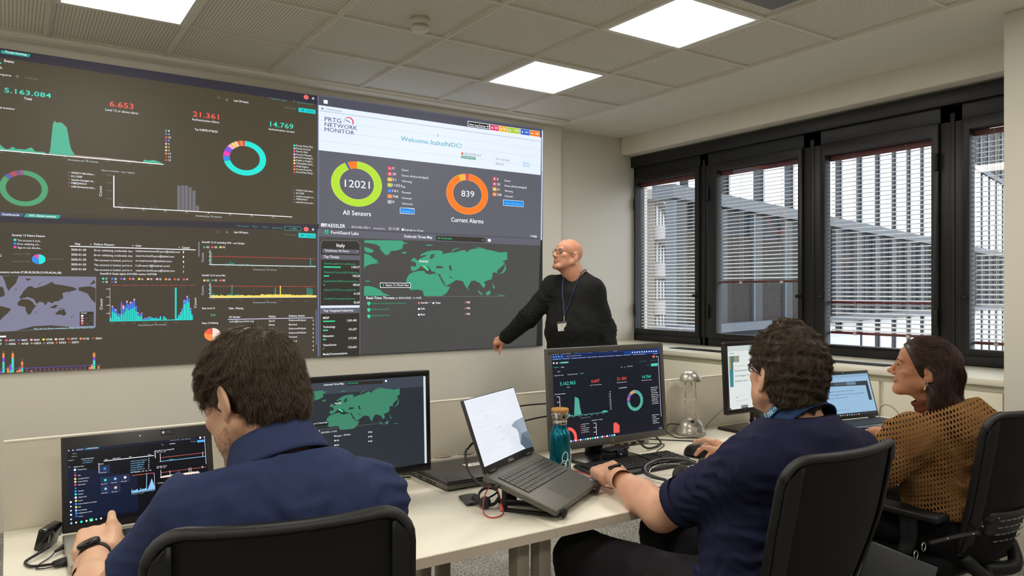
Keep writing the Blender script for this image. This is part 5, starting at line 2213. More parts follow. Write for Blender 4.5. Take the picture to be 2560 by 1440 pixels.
# ================================================================== pictures shown on the displays
PAL = {'w': '#f4f6fb', 'hd': '#2f2d37', 'tab': '#2d9f90', 'tab2': '#4b5a78', 'teal': '#3fd6bd', 'dim': '#6c6a58', 'dimt': '#77786a', 'red': '#f0584f', 'dteal': '#4a8f88', 'teal2': '#4fb9ac', 'pinkr': '#f2706e', 'rd2': '#b8423f', 'bg': '#302c26',
 'btn': '#16c8c6', 'btxt': '#0c7479', 'edge': '#a58f86', 'green': '#4bae8f', 'gr': '#bcc6c8', 'purp': '#7f74c9', 'viol': '#7a54d8', 'lpink': '#f3a9c8', 'yel': '#f0d460', 'peach': '#f0c9a8', 'orng': '#f58a45', 'brn': '#8a4f3c', 'red2': '#d9503f',
 'cyan': '#1fe0d2', 'blue': '#2f86dd', 'mag': '#ee3fae', 'grn2': '#9fc4b4', 'lav': '#c9c4ea', 'grn3': '#4c9a6d', 'ind': '#5a59a6', 'drd': '#a84f59', 'pur2': '#6b5590', 'pnk2': '#9a5a88', 'dgr': '#6f6c66', 'ind2': '#5a5a86', 'drd2': '#8c4a50', 'pur3': '#7a6190',
 'bar': '#6d6b72', 'bar2': '#524e49', 'scr': '#7f7d88', 'scr2': '#6a7092', 'sea': '#7b7b92', 'land': '#413a2f', 'lcy': '#a9e4ee', 'redl': '#d8433f', 'cy2': '#1fcfc3', 'blu2': '#3f78dc', 'dpur': '#393043', 'brn2': '#6b4a45', 'olv': '#9a8a5a', 'cream': '#f4d9cc', 'dteal2': '#2f9a8a',
 'grey': '#5a5b66', 'hd2': '#4b4c5a', 'white': '#dfe9fb', 'wl': '#b4bccb', 'wl2': '#d3dcec', 'wl3': '#bcc4cc', 'slate': '#7d86a0', 'navy': '#1e2b60', 'pnk3': '#e9707c', 'crim': '#d8274f', 'tq': '#1f9db3', 'dgr2': '#7a8492', 'slate2': '#5f6678', 'tgrn': '#2c8c5d', 'link': '#4aa3d8', 'blk': '#1a1a20',
 'crim2': '#dd4168', 'amb': '#e9b23c', 'lime2': '#a9c83a', 'blu3': '#2a62c8', 'orng2': '#f8781e', 'hd3': '#6b6d80', 'lav2': '#c9d0ee', 'lime': '#b0da30', 'lime3': '#cfe97a', 'orgl': '#ffb070', 'crim3': '#d9344c', 'olive': '#bccb3c', 'blu4': '#2f74cf', 'orng3': '#ee8338', 'gray3': '#9aa3ad', 'azr': '#0d86dc', 'azl': '#7cc9ff',
 'body': '#434343', 'grey2': '#5b5c69', 'dk': '#26262a', 'dk2': '#2b2924', 'grn4': '#1fc785', 'grn5': '#12805a', 'ol': '#6a6a6a', 'ol2': '#5a5b66', 'grn6': '#2fa877', 'grn7': '#2fd694', 'wsb': '#d9e3fc', 'map': '#3c9a79', 'ital': '#2fe292', 'mrd': '#8c3a34', 'tshield': '#37d09c', 'cyanl': '#aaffff',
 'm1bg': '#0a0c12', 'm1blu': '#0c1830', 'm1hd': '#12162a', 'm1tab': '#22325c', 'm1tab2': '#2f6f8c', 'lb': '#8cc4f2', 'lbt': '#4f9aa8', 'tile': '#232c4a', 'm1btn': '#4aa8e8', 'm3bg': '#2b3138', 'm3hd': '#3d4550', 'm3sb': '#cfdde4', 'map2': '#3f8468',
 'm2bg': '#121722', 'm2blu': '#14387c', 'm2tb': '#101626', 'm2tab': '#101e44', 'm2tab3': '#2c7a74', 'm2ln': '#232b3a', 'tealb': '#4fc9b4', 'tealm': '#4fa293', 'mag2': '#c05a98', 'viol2': '#7a5ac0', 'tan': '#c39a72', 'org4': '#d8a07a', 'coral': '#ef5f55', 'ind3': '#43406c', 'drd3': '#8c3a44',
 'l2w': '#dde1ea', 'l2d1': '#8d99a8', 'l2d2': '#55636f', 'l2t': '#c3c9d6', 'l3w': '#d3dad8', 'l3g': '#bfc8c8', 'k': '#3c4144', 'k2': '#2b2f33', 'k3': '#6f7f90', 'gr2': '#8b9396', 'l3im': '#3f6f72', 'ochre': '#b08a4a', 'tealk': '#2f7f88', 'ochre2': '#8d8a78', 'l4w': '#8fb2d0', 'l4g': '#7fa3c2', 'l4im': '#2c3238', 'l4i2': '#5f7f98', 'l4i3': '#47525c'}
_T = {}
def text_mesh(s, bold):
    """outlines of a line of lettering as triangles, with its inked bounds and the height of a capital"""
    key = (s, bold)
    if key in _T: return _T[key]
    cu = bpy.data.curves.new('lettering', 'FONT'); cu.body = s; cu.size = 1.0; cu.resolution_u = 2 if len(s) > 6 else 4
    if bold: cu.offset = 0.012; cu.space_character = 1.04
    ob = bpy.data.objects.new('lettering', cu)
    me = ob.to_mesh()
    n = len(me.vertices); co = np.zeros(n * 3, np.float32); me.vertices.foreach_get('co', co); co = co.reshape(-1, 3)
    fs = [tuple(p.vertices) for p in me.polygons]
    ob.to_mesh_clear(); bpy.data.objects.remove(ob); bpy.data.curves.remove(cu)
    if n == 0: _T[key] = None; return None
    _T[key] = (co, fs, float(co[:, 0].min()), float(co[:, 0].max()), 0.70)
    return _T[key]

class Shown:
    """draws plane items (units u, scaled by k metres) on the plane origin O, right R, up U, towards the viewer N"""
    def __init__(s, O, R, U, N, k, strength=1.0, base='#141414', rough=.45, pal=None):
        s.O, s.R, s.U, s.N, s.k = Vector(O), Vector(R), Vector(U), Vector(N), k
        s.st, s.base, s.rough = strength, base, rough; s.reset(); s.pal = pal or {}
    def reset(s): s.v = []; s.f = []; s.m = []; s.cols = []
    def col(s, c):
        if c not in s.cols: s.cols.append(c)
        return s.cols.index(c)
    def pt(s, x, y, L): return tuple(s.O + s.R * (x * s.k) + s.U * (y * s.k) + s.N * (0.0008 + 0.0004 * L))
    def poly(s, c, pts, L):
        ci = s.col(c); o = len(s.v); s.v += [s.pt(x, y, L) for x, y in pts]
        if len(pts) <= 4: s.f.append(tuple(range(o, o + len(pts)))); s.m.append(ci); return
        from mathutils.geometry import tessellate_polygon
        for t in tessellate_polygon([[Vector((x, y, 0)) for x, y in pts]]):
            s.f.append(tuple(o + i for i in t)); s.m.append(ci)
    def draw(s, items):
        for it in items:
            k = it[0]
            if k == 'p': s.poly(it[1], it[3], it[2])
            elif k == 'r':
                _, cx, cy, rx, ry, ix, iy, a0, a1, c, L = it
                n = max(3, int(abs(a1 - a0) / 6)); ci = s.col(c); o = len(s.v)
                for q in range(n + 1):
                    a = math.radians(a0 + (a1 - a0) * q / n)
                    s.v.append(s.pt(cx + rx * math.sin(a), cy + ry * math.cos(a), L)); s.v.append(s.pt(cx + ix * math.sin(a), cy + iy * math.cos(a), L))
                for q in range(n): s.f.append((o + 2 * q, o + 2 * q + 1, o + 2 * q + 3, o + 2 * q + 2)); s.m.append(ci)
            elif k in 'tv':
                x, y, w, h, txt, c, bold = it[1:8]; L = it[8] if len(it) > 8 else 4
                t = text_mesh(txt, bold)
                if t is None: continue
                co, fs, x0, x1, cap = t
                sx = w / max(x1 - x0, 1e-4); sy = h / cap; ci = s.col(c); o = len(s.v)
                for p in co:
                    a, b = (p[0] - x0) * sx, p[1] * sy
                    s.v.append(s.pt(x + a, y + b, L) if k == 't' else s.pt(x - b, y + a - w / 2, L))
                for f in fs: s.f.append(tuple(o + i for i in f)); s.m.append(ci)
        return s
    def build(s, name, parent):
        me = bpy.data.meshes.new(name); me.from_pydata(s.v, [], s.f)
        for c in s.cols: me.materials.append(emat(s.pal.get(c, PAL[c]), s.st, s.base, s.rough))
        me.polygons.foreach_set('material_index', s.m); me.update()
        o = bpy.data.objects.new(name, me); COL.objects.link(o); put(o, parent); s.reset()
        # faces look at the viewer side
        return o

# ------------------------------------------------------------------ video wall
vx0, vx1, vz0, vz1, vy = -0.12, 3.752, 0.909, 2.7425, 5.10
t = thing('video_wall', 'huge dark video wall of four dashboards on the far wall', 'video wall', ((vx0 + vx1) / 2, vy, vz0))
M_led = mat('led_panel_black', '#131312', rough=.5)
MB().box(vx0, vy, vz0, vx1, 5.116, vz1).build('cabinet', M_led, t)
S = Shown((0, vy, 0), (1, 0, 0), (0, 0, 1), (0, -1, 0), .001, .95, '#1d1b18', .5)
bgq = lambda c, x0, x1, z0, z1: [('p', c, 0, [(x0, z0), (x1, z0), (x1, z1), (x0, z1)])]
PAL['ledA'] = '#464032'; PAL['ledB'] = '#403a30'
S.draw(bgq('ledA', -120, 1797, 1830, 2742)); o = S.build('dashboard', t); o['label'] = 'dark dashboard with totals, an area chart and ring charts'
def shown_part(S, name, items, parent):
    S.draw(items); return S.build(name, parent)
it = SCREENS['tl']
rings = [i for i in it if i[0] == 'r' and i[3] > 100]
shown_part(S, 'ring_chart', [i for i in rings if i[1] > 900], o); shown_part(S, 'ring_chart', [i for i in rings if i[1] < 900], o)
shown_part(S, 'area_chart', [i for i in it if i[0] == 'p' and i[1] in ('green', 'edge')], o)
shown_part(S, 'bar_chart', [i for i in it if i[0] == 'p' and i[1] in ('bar', 'bar2')], o)
shown_part(S, 'text', [i for i in it if not (i in rings or (i[0] == 'p' and i[1] in ('green', 'edge', 'bar', 'bar2')))], o)
S.draw(bgq('ledB', -120, 1797, 909, 1830)); o = S.build('dashboard', t); o['label'] = 'dark dashboard with a grey world map, tables and bar charts'
it = SCREENS['bl']
gm = [i for i in it if i[0] == 'p' and i[1] in ('sea', 'land')]
gb_ = [i for i in it if i[0] == 'p' and i[1] in ('cy2', 'blu2', 'lpink', 'viol', 'orng', 'brn2', 'teal', 'red2', 'dteal2', 'yel', 'dpur')]
gp = [i for i in it if i[0] == 'r' and i[3] > 60]
shown_part(S, 'world_map', gm, o); shown_part(S, 'bar_chart', gb_, o); shown_part(S, 'pie_chart', [i for i in gp if i[1] < 900], o); shown_part(S, 'pie_chart', [i for i in gp if i[1] > 900], o)
shown_part(S, 'text', [i for i in it if not (i in gm or i in gb_ or i in gp)], o)
it = SCREENS['tr']
S.draw([i for i in it if i[0] == 'p' and i[1] in ('grey', 'hd2', 'white')]); o = S.build('dashboard', t); o['label'] = 'grey and white dashboard with a green ring and an orange ring'
rg = [i for i in it if i[0] == 'r' and i[3] > 100]
shown_part(S, 'ring_chart', [i for i in rg if i[1] < 2800], o); shown_part(S, 'ring_chart', [i for i in rg if i[1] > 2800], o)
shown_part(S, 'text', [i for i in it if not (i in rg or (i[0] == 'p' and i[1] in ('grey', 'hd2', 'white')))], o)
it = SCREENS['br']
S.draw([i for i in it if i[0] == 'p' and i[1] in ('body', 'grey2') and i[2] < 2]); o = S.build('dashboard', t); o['label'] = 'grey dashboard with a green world map and a side list'
mp = [i for i in it if i[0] == 'p' and (i[1] in ('map', 'ital', 'mrd') or (i[1] == 'body' and i[2] == 3))]
shown_part(S, 'world_map', mp, o); shown_part(S, 'text', [i for i in it if not (i in mp or (i[0] == 'p' and i[1] in ('body', 'grey2') and i[2] < 2))], o)
# ================================================================== desks
M_desk = mat('desk_white', '#ece8d8', rough=0.38, spec=0.45)
M_edge = mat('desk_edge', '#d3c8b8', rough=0.5)
M_leg = mat('desk_leg_grey', '#b3aa9d', rough=0.4)
M_div = mat('divider_white', '#dcd6c6', rough=0.5)
DZ = 0.74; DF = 1.585; DB = 2.37
dx = [-0.012, 1.213, 2.438, 3.663]
for i in range(3):
    a, b = dx[i] + .001, dx[i + 1] - .001
    t = thing('desk', ['white desk under the silver notebook at the left', 'white desk in the middle under the raised notebook and grey monitor', 'white desk at the right where the woman sits'][i], 'desk', ((a + b) / 2, (DF + DB) / 2, 0), 0, 'desks in a row')
    m = MB(); m.cur = 0; m.box(a, DF, DZ - .028, b, DB, DZ); m.build('top', M_desk, t, bevel=.0025)
    m = MB(); m.box(a, DF - .0012, DZ - .027, b, DF, DZ - .002); m.build('edge_band', M_edge, t)
    for lx in ((a + .012 if i == 0 else a + .001), (b - .041 if i == 2 else b - .041 - (.03 if i == 0 else 0))):
        for ly in (1.665, 2.235):
            q = MB(); q.box(lx, ly, 0, lx + .04, ly + .045, DZ - .06); q.box(lx - .004, ly - .01, 0, lx + .044, ly + .055, .012)
            q.build('leg', M_leg, t, bevel=.003)
        MB().box(lx + .004, 1.67, DZ - .062, lx + .036, 2.28, DZ - .03).build('crossbar', M_leg, t, bevel=.002)
    MB().box(a + .05, 1.94, DZ - .062, b - .05, 1.98, DZ - .03).build('rail', M_leg, t, bevel=.002)
    t = thing('desk_divider', ['white divider panel behind the silver notebook', 'white divider panel behind the large grey monitor', 'white divider panel behind the desk lamp'][i], 'divider', ((a + b) / 2, DB + .012, 0), 0, 'desk dividers')
    m = MB(); m.box(a, DB + .002, .45, b, DB + .02, .972); m.build('panel', M_div, t, bevel=.002)
    MB().box(a, DB + .001, .972, b, DB + .021, .976).build('trim', M_desk, t)

# ================================================================== office chairs
M_cplast = mat('chair_black_plastic', '#17181a', rough=0.5, spec=0.4)
M_crail = mat('chair_rail_plastic', '#2a2b2c', rough=0.55)
M_cfab = mat('chair_black_fabric', '#111214', rough=0.9, spec=0.2, bump=.5, bscale=900, bdist=.001)
M_chrome = mat('chrome', '#c9c9c9', rough=0.12, metal=1.0)
def chair_mesh_material():
    m = mat('chair_back_mesh', '#121315', rough=0.75, spec=0.3, bump=.6, bscale=1400, bdist=.0008)
    return m
M_cmesh = chair_mesh_material()
def chair(name, label, x, y, rz, tilt, zt=1.0, group='black office chairs', arm_z=.615):
    """x, y: middle of the top rail; the sitter faces local +Y"""
    t = thing(name, label, 'chair', (x, y, 0), rz, group)
    M0 = frame_M((x, y, 0), rz)
    th = math.radians(tilt); hb = .50
    # back surface: s across -1..1, h 0 (foot) .. 1 (top)
    def bp(s, h, off=0.0):
        w = .165 + .05 * min(1, h * 1.6)
        z = zt - hb * (1 - h)
        yy = math.tan(th) * hb * (1 - h) + .05 * (s * s) - .018 * math.sin(math.pi * h) + off
        return (s * w, yy, z)
    pts = []
    R = .13
    for h in np.linspace(.05, 1 - R, 9): pts.append((-1, h))
    for q in range(1, 6): a = q / 6 * math.pi / 2; pts.append((-1 + .28 * (1 - math.cos(a)), 1 - R + R * math.sin(a)))
    for s in np.linspace(-.72, .72, 9): pts.append((s, 1))
    for q in range(5, 0, -1): a = q / 6 * math.pi / 2; pts.append((1 - .28 * (1 - math.cos(a)), 1 - R + R * math.sin(a)))
    for h in np.linspace(1 - R, .05, 9): pts.append((1, h))
    ring = [bp(s, h) for s, h in pts]
    # frame: side stiles wider than deep
    m = MB(M0)
    n = len(ring)
    rad = [.0110] * n
    m.tube(ring, rad, 10); m.tube([bp(s, .05) for s in np.linspace(-1, 1, 9)], .013, 10)
    m.build('backrest_frame', M_cplast, t, smooth=True)
    m = MB(M0)
    top = [(p[0], p[1] - .001, p[2] + .001) for p in ring[9:28]]
    rr = [.0115 + .0035 * abs(q) ** 2 for q in np.linspace(-1, 1, len(top))]
    m.tube(top, rr, 12, flat=.75)
    m.build('top_rail', M_crail, t, smooth=True)
    m = MB(M0)
    m.grid(lambda u, v: bp(-1 + 2 * u, .05 + .95 * (1 - (1 - v) * 1) * (1 if abs(-1 + 2 * u) < .7 else 1 - .13 * ((abs(-1 + 2 * u) - .7) / .3) ** 2 * v), -.003), 24, 24)
    o = m.build('back_mesh', M_cmesh, t, smooth=True)
    so = o.modifiers.new('solid', 'SOLIDIFY'); so.thickness = .004
    # broad side stiles on the rear face
    for sg in (-1, 1):
        m = MB(M0)
        m.grid(lambda u, v: bp(sg * min(.82 + .17 * u, 1 - .28 * max(0, (.96 * v - .85) / .15) ** 2), .02 + .945 * v, -.0095), 5, 18)
        o = m.build('stile', M_cplast, t, smooth=True); so = o.modifiers.new('solid', 'SOLIDIFY'); so.thickness = .007; so.offset = 0
    # lumbar pad with slots
    m = MB(M0)
    def lp(u, v): return bp((-1 + 2 * u) * .62, .10 + .24 * v, -.016 + .012 * abs(-1 + 2 * u) ** 2)
    m.grid(lp, 14, 8); o = m.build('lumbar_support', M_crail, t, smooth=True)
    so = o.modifiers.new('solid', 'SOLIDIFY'); so.thickness = .006
    m = MB(M0)
    for r in range(4):
        for k in range(7):
            s0 = -.5 + k * .145; a = bp(s0, .14 + .05 * r, -.022); b = bp(s0 + .1, .14 + .05 * r, -.022)
            m.tube([a, b], .0022, 6)
    m.build('slot', mat('slot_glint', '#8f9296', rough=.3, metal=.6), t)
    # lower yoke to the seat
    m = MB(M0)
    y0 = math.tan(th) * hb
    m.tube([bp(-.9, .03, -.01), (-.10, y0 - .01, zt - hb - .05), (0, y0 + .05, .42), (0, y0 + .16, .405)], [.02, .024, .026, .026], 10, smoothpts=5)
    m.tube([bp(.9, .03, -.01), (.10, y0 - .01, zt - hb - .05), (0, y0 + .05, .42)], [.02, .024, .026], 10, smoothpts=5)
    m.build('yoke', M_cplast, t, smooth=True)
    ys = y0 + .28
    m = MB(M0); m.cbox(0, ys, .448, .47, .46, .065); m.build('seat', M_cfab, t, bevel=.028, seg=4)
    m = MB(M0); m.cbox(0, ys, .405, .40, .40, .02); m.cbox(0, ys - .02, .38, .16, .22, .04); m.build('seat_plate', M_cplast, t, bevel=.006)
    for sg in (-1, 1):
        m = MB(M0)
        ax = sg * .240
        o2 = [(ax - .04, ys - .24), (ax + .04, ys - .24), (ax + .043, ys - .08), (ax + .034, ys + .01), (ax - .034, ys + .01), (ax - .043, ys - .08)]
        m.prism(o2, arm_z, arm_z + .025); a = m.build('armrest', M_cplast, t, bevel=.009, seg=3)
        m = MB(M0); m.tube([(ax, ys - .12, arm_z), (ax, ys - .12, arm_z - .09), (ax - sg * -.010, ys - .10, .47), (ax - sg * .06, ys - .02, .42), (sg * .12, ys - .02, .405)], [.036, .028, .024, .022, .02], 10, smoothpts=5, flat=.6)
        m.build('armrest_post', M_cplast, t, smooth=True)
    m = MB(M0); m.lathe([(.028, .10), (.028, .30), (.018, .30), (.018, .38)], 16, Matrix.Translation((0, ys, 0))); m.build('gas_lift', M_cplast, t, smooth=True)
    m = MB(M0)
    for k in range(5):
        a = k * 2 * math.pi / 5 + .3
        m.tube([(0, ys, .11), (.16 * math.cos(a), ys + .16 * math.sin(a), .10), (.29 * math.cos(a), ys + .29 * math.sin(a), .075)], [.034, .024, .016], 8, smoothpts=4)
    m.build('star_base', M_cplast, t, smooth=True)
    for k in range(5):
        a = k * 2 * math.pi / 5 + .3
        m = MB(M0)
        for d in (-.014, .014):
            m.lathe([(.001, -.009), (.026, -.009), (.028, -.005), (.028, .005), (.026, .009), (.001, .009)], 14, Matrix.Translation((.29 * math.cos(a) - d * math.sin(a), ys + .29 * math.sin(a) + d * math.cos(a), .028)) @ Matrix.Rotation(a, 4, 'Z') @ Matrix.Rotation(math.pi / 2, 4, 'X'))
        m.build('caster', M_cplast, t, smooth=True)
    return t
chair('office_chair', 'black mesh office chair carrying the man bent over the left notebook', .380, 1.215, math.radians(-12), 7, .985)
chair('office_chair', 'black mesh office chair of the curly haired man at the keyboard', 1.625, .972, math.radians(0), 16)
chair('office_chair', 'black office chair at the right edge carrying the woman, slotted lumbar pad in view', 2.755, 1.05, math.radians(-3), 14, .98)

# ================================================================== displays on the desks
M_mblack = mat('monitor_black', '#141415', rough=.32)
M_mgrey = mat('monitor_grey', '#595856', rough=.42, metal=.3)
M_scr = mat('screen_black', '#08090b', rough=.22)
def monitor(label, cx, y, zb, Wd, Hh, bz, tilt, body, items, sw, strength, pal=None, base=None, neck_y=.07, hp=True, parts=None):
    """cx, y, zb: lower middle of the front face; facing -Y"""
    t = thing('monitor', label, 'monitor', (cx, y + .08, DZ), 0, 'monitors on the desks')
    M = frame_M((cx, y, zb), 0, -math.radians(tilt))
    m = MB(M); m.box(-Wd / 2, 0, 0, Wd / 2, .022, Hh); m.box(-Wd * .3, .022, Hh * .15, Wd * .3, .05, Hh * .85)
    m.build('housing', body, t, bevel=.006, seg=3)
    l, r, b_, tp = bz
    m = MB(M)                                # raised bezel
    m.box(-Wd / 2 + .001, -.003, .001, Wd / 2 - .001, .001, b_); m.box(-Wd / 2 + .001, -.003, Hh - tp, Wd / 2 - .001, .001, Hh - .001)
    m.box(-Wd / 2 + .001, -.003, b_, -Wd / 2 + l, .001, Hh - tp); m.box(Wd / 2 - r, -.003, b_, Wd / 2 - .001, .001, Hh - tp)
    bzo = m.build('bezel', body, t, bevel=.0015)
    O = M @ Vector((-Wd / 2 + l, -.0002, b_)); R3 = M.to_3x3()
    S = Shown(O, R3 @ Vector((1, 0, 0)), R3 @ Vector((0, 0, 1)), R3 @ Vector((0, -1, 0)), (Wd - l - r) / 1000.0, strength, '#0b0c0e', .25, pal)
    S.draw(items); S.build('screen', t)
    bx0, bx1, by0, by1 = base
    m = MB(); m.box(bx0, by0, DZ, bx1, by1, DZ + .014); m.build('base', M_mblack, t, bevel=.005)
    m = MB(); nx = (bx0 + bx1) / 2; ny = y + neck_y
    m.box(nx - .035, ny, DZ + .01, nx + .035, ny + .03, zb + Hh * .55); m.build('stand', M_mblack, t, bevel=.006)
    if hp:
        mk = MB(M)
        mk.lathe([(.0065, 0), (.0065, .0006), (0, .0006)], 20, frame_M((0, -.003, b_ / 2), 0, math.pi / 2)); mk.cur = 1
        for q in (-.0022, .0018): mk.box(q - .0004, -.0040, b_ / 2 - .0034, q + .0004, -.0036, b_ / 2 + .0030)
        mk.box(-.0026, -.0040, b_ / 2 + .0002, .0008, -.0036, b_ / 2 + .0008); mk.box(.0014, -.004, b_ / 2 + .0014, .0036, -.0036, b_ / 2 + .002); mk.box(.0014, -.004, b_ / 2 - .001, .0036, -.0036, b_ / 2 - .0004)
        mk.build('badge', [mat('badge_silver', '#8b8a88', rough=.3, metal=.6), mat('badge_dark', '#3a3a3a', rough=.5)], bzo)
    return t
monitor('wide black monitor with a green world map, behind the bent man', .846, 2.10, .806, .523, .316, (.0155, .0155, .024, .0175), 2, M_mblack, SCREENS['mon1'], 1000, .9, None, (.74, .95, 2.06, 2.24), hp=False)
monitor('large grey monitor with dark charts standing behind the teal bottle', 1.869, 2.10, .802, .572, .366, (.0195, .0195, .027, .022), 4, M_mgrey, SCREENS['mon2'], 1000, .95, None, (1.715, 1.985, 2.055, 2.23))
monitor('black monitor with a pale web page, half hidden by the curly haired man', 2.745, 2.08, .852, .515, .304, (.016, .016, .022, .016), 3, M_mblack, SCREENS['mon3'], 1000, .95, None, (2.68, 2.90, 2.09, 2.30), hp=False)

def keyboard_keys(m, x0, y0, w, h, rows, cols, z, kh, gap=.0022):
    kw, kd = w / cols, h / rows
    for r in range(rows):
        c = 0
        while c < cols:
            wd = 1
            if r == 0 and 3 <= c < 9: wd = 6
            elif c == 0 and r in (1, 2, 3): wd = 1
            a = x0 + c * kw + gap / 2; b = y0 + r * kd + gap / 2
            m.box(a, b, z, a + kw * wd - gap, b + kd - gap, z + kh)
            c += wd

def notebook(label, M, Wd, D, lidH, lid_ang, body, keyc, items, strength, deck_t=.018, bez=(.012, .012, .022, .018), lidmat=None, pal=None, foot=None):
    """M: frame at the middle of the hinge on the deck's upper face, +Y to the back, the user at -Y"""
    t = thing('notebook', label, 'laptop', M.to_translation(), 0, 'notebooks')
    m = MB(M); m.box(-Wd / 2, -D, -deck_t, Wd / 2, .006, 0); m.build('base', body, t, bevel=.004, seg=3)
    m = MB(M); kw = Wd * .84
    m.box(-kw / 2 - .003, -D * .56, .0002, kw / 2 + .003, -D * .12, .0006); kb = m.build('keyboard', mat('key_bed', '#101113', rough=.6), t)
    m = MB(M); keyboard_keys(m, -kw / 2, -D * .555, kw, D * .43, 6, 15, .0005, .0015); m.build('keys', keyc, kb)
    m = MB(M); m.box(-.055, -D * .95, .0001, .055, -D * .63, .0005); m.build('touchpad', mat('touchpad_' + body.name, '#5b5a56' if 'silver' not in body.name else '#b9b6ae', rough=.35, metal=.2), t)
    L = M @ Matrix.Rotation(math.radians(lid_ang), 4, 'X')     # the lid rises along local +Z of L, leaning back
    lm = lidmat or body
    m = MB(L); m.box(-Wd / 2, 0, .004, Wd / 2, .007, lidH); m.build('lid', lm, t, bevel=.003, seg=3)
    l, r, b_, tp = bez
    m = MB(L); m.box(-Wd / 2 + .003, -.0008, .006, Wd / 2 - .003, 0.0005, lidH - .003); m.build('bezel', mat('laptop_bezel', '#1d1d1d', rough=.4), t, bevel=.0006)
    R3 = L.to_3x3(); O = L @ Vector((-Wd / 2 + l, -.0009, b_))
    S = Shown(O, R3 @ Vector((1, 0, 0)), R3 @ Vector((0, 0, 1)), R3 @ Vector((0, -1, 0)), (Wd - l - r) / 1000.0, strength, '#0b0c0e', .2, pal)
    S.draw(items); S.build('screen', t)
    m = MB(M)
    for sx in (-1, 1): m.tube([(sx * Wd * .36 - .02, .003, .003), (sx * Wd * .36 + .02, .003, .003)], .005, 8)
    m.build('hinge', lm, t, smooth=True)
    m = MB(L); m.lathe([(.0022, 0), (.0022, .0004), (0, .0004)], 10, frame_M((0, -.0008, lidH - tp / 2 - .002), 0, math.pi / 2)); m.build('webcam', mat('webcam_dot', '#dfe4e6', rough=.2), t)
    return t, M, L
M_silver = mat('notebook_silver', '#b7b3aa', rough=.35, metal=.35)
M_dgrey = mat('notebook_dark_grey', '#605f58', rough=.45, metal=.25)
M_dlid = mat('notebook_lid_dark', '#2c2b29', rough=.4, metal=.2)
M_keyd = mat('keycap_dark', '#232324', rough=.5)
M_keyg = mat('keycap_grey', '#565550', rough=.5)
# left, silver notebook of the bent man
L1 = frame_M((.293, 2.165, DZ + .022), math.radians(0))
t, _, LL = notebook('silver notebook with a dark dashboard, open before the bent man', L1, .365, .245, .243, -16, M_silver, M_keyd, SCREENS['lap1'], 1.0, .02, (.0145, .0165, .022, .026), mat('notebook_lid_black', '#26241f', rough=.4))
m = MB(LL); m.box(.052, -.0014, .2235, .086, -.0009, .2385); m.cur = 1; m.lathe([(.0036, 0), (.0036, .0005), (0, .0005)], 14, frame_M((.0575, -.0013, .231), 0, math.pi / 2)); m.cur = 2; m.box(.064, -.0018, .2325, .078, -.0014, .2338); m.box(.064, -.0018, .2285, .083, -.0014, .2294)
m.build('sticker', [mat('sticker_black', '#151515', rough=.4), mat('sticker_white', '#dfe7ea', rough=.4), mat('sticker_grey', '#7c7c78', rough=.5)], t)
# raised notebook in the middle
L2 = frame_M((1.2749, 1.8901, .8453), .5276, .3148)
t2, _, LL2 = notebook('dark grey notebook with a white page, raised on a folding stand', L2, .3495, .233, .224, -38.3, M_dgrey, M_keyg, SCREENS['lap2'], .9, .017, (.008, .008, .024, .012), mat('notebook_lid_slate', '#3b3b3a', rough=.4, metal=.2))
def lettering(mb, s, M, w, h, off=.0004):
    tm = text_mesh(s, 1)
    co, fs, x0, x1, cap = tm
    mb.add([((p[0] - x0) * w / (x1 - x0), -off, p[1] * h / cap) for p in co], fs, M)
m = MB(LL2); lettering(m, 'DELL', Matrix.Translation((-.018, -.0010, .008)), .036, .008); m.build('badge', mat('badge_pale', '#b9bcbf', rough=.3), t2)
m = MB(L2); m.box(.146, -.218, .0002, .166, -.204, .0008); m.cur = 1; m.box(.149, -.211, .0008, .163, -.206, .0011); m.build('sticker', [mat('sticker_blue', '#4d6fb0', rough=.4), mat('sticker_pale', '#aab9d6', rough=.4)], t2)
# notebook of the woman
L3 = frame_M((3.357, 2.047, DZ + .019), math.radians(-8.8))
t3, _, LL3 = notebook('dark notebook with a pale blue web page, open before the woman', L3, .352, .238, .232, -17, mat('notebook_slate', '#4a4b4d', rough=.4, metal=.25), M_keyd, SCREENS['lap3'], .95, .017, (.010, .010, .020, .010), M_dlid)
# closed notebook with a paper name strip
t = thing('closed_notebook', 'closed dark notebook with a white paper name strip on its lid', 'laptop', (1.325, 2.19, DZ))
m = MB(); m.box(1.140, 2.055, DZ + .004, 1.500, 2.325, DZ + .019); m.build('base', M_dgrey, t, bevel=.004, seg=3)
m = MB(); m.box(1.142, 2.057, DZ + .0195, 1.498, 2.325, DZ + .031); m.build('lid', mat('closed_lid', '#37373a', rough=.3, metal=.3), t, bevel=.004, seg=3)
m = MB()
for k, y in enumerate((2.13, 2.155, 2.18, 2.23)): m.box(1.1385, y, DZ + .008, 1.1405, y + (.014 if k < 3 else .022), DZ + .014)
m.build('port', mat('port_dark', '#0c0c0c', rough=.5), t)
m = MB(); m.box(1.30, 2.20, DZ + .031, 1.44, 2.235, DZ + .0318); st = m.build('name_strip', mat('paper_white', '#e4e2da', rough=.7), t)
m = MB(); tm = text_mesh('ROZZA', 1); co, fs, x0, x1, cap = tm
m.add([(1.325 + (p[0] - x0) * .095 / (x1 - x0), 2.208 + p[1] * .019 / cap, DZ + .0321) for p in co], fs); m.build('lettering', mat('ink_grey', '#6d6b66', rough=.7), st)
m = MB(); m.tube([(1.16, 2.33, DZ + .02), (1.10, 2.34, DZ + .012), (1.085, 2.30, DZ + .006), (1.12, 2.27, DZ + .006)], .003, 6, smoothpts=6); m.build('lock_loop', M_mblack, t, smooth=True)
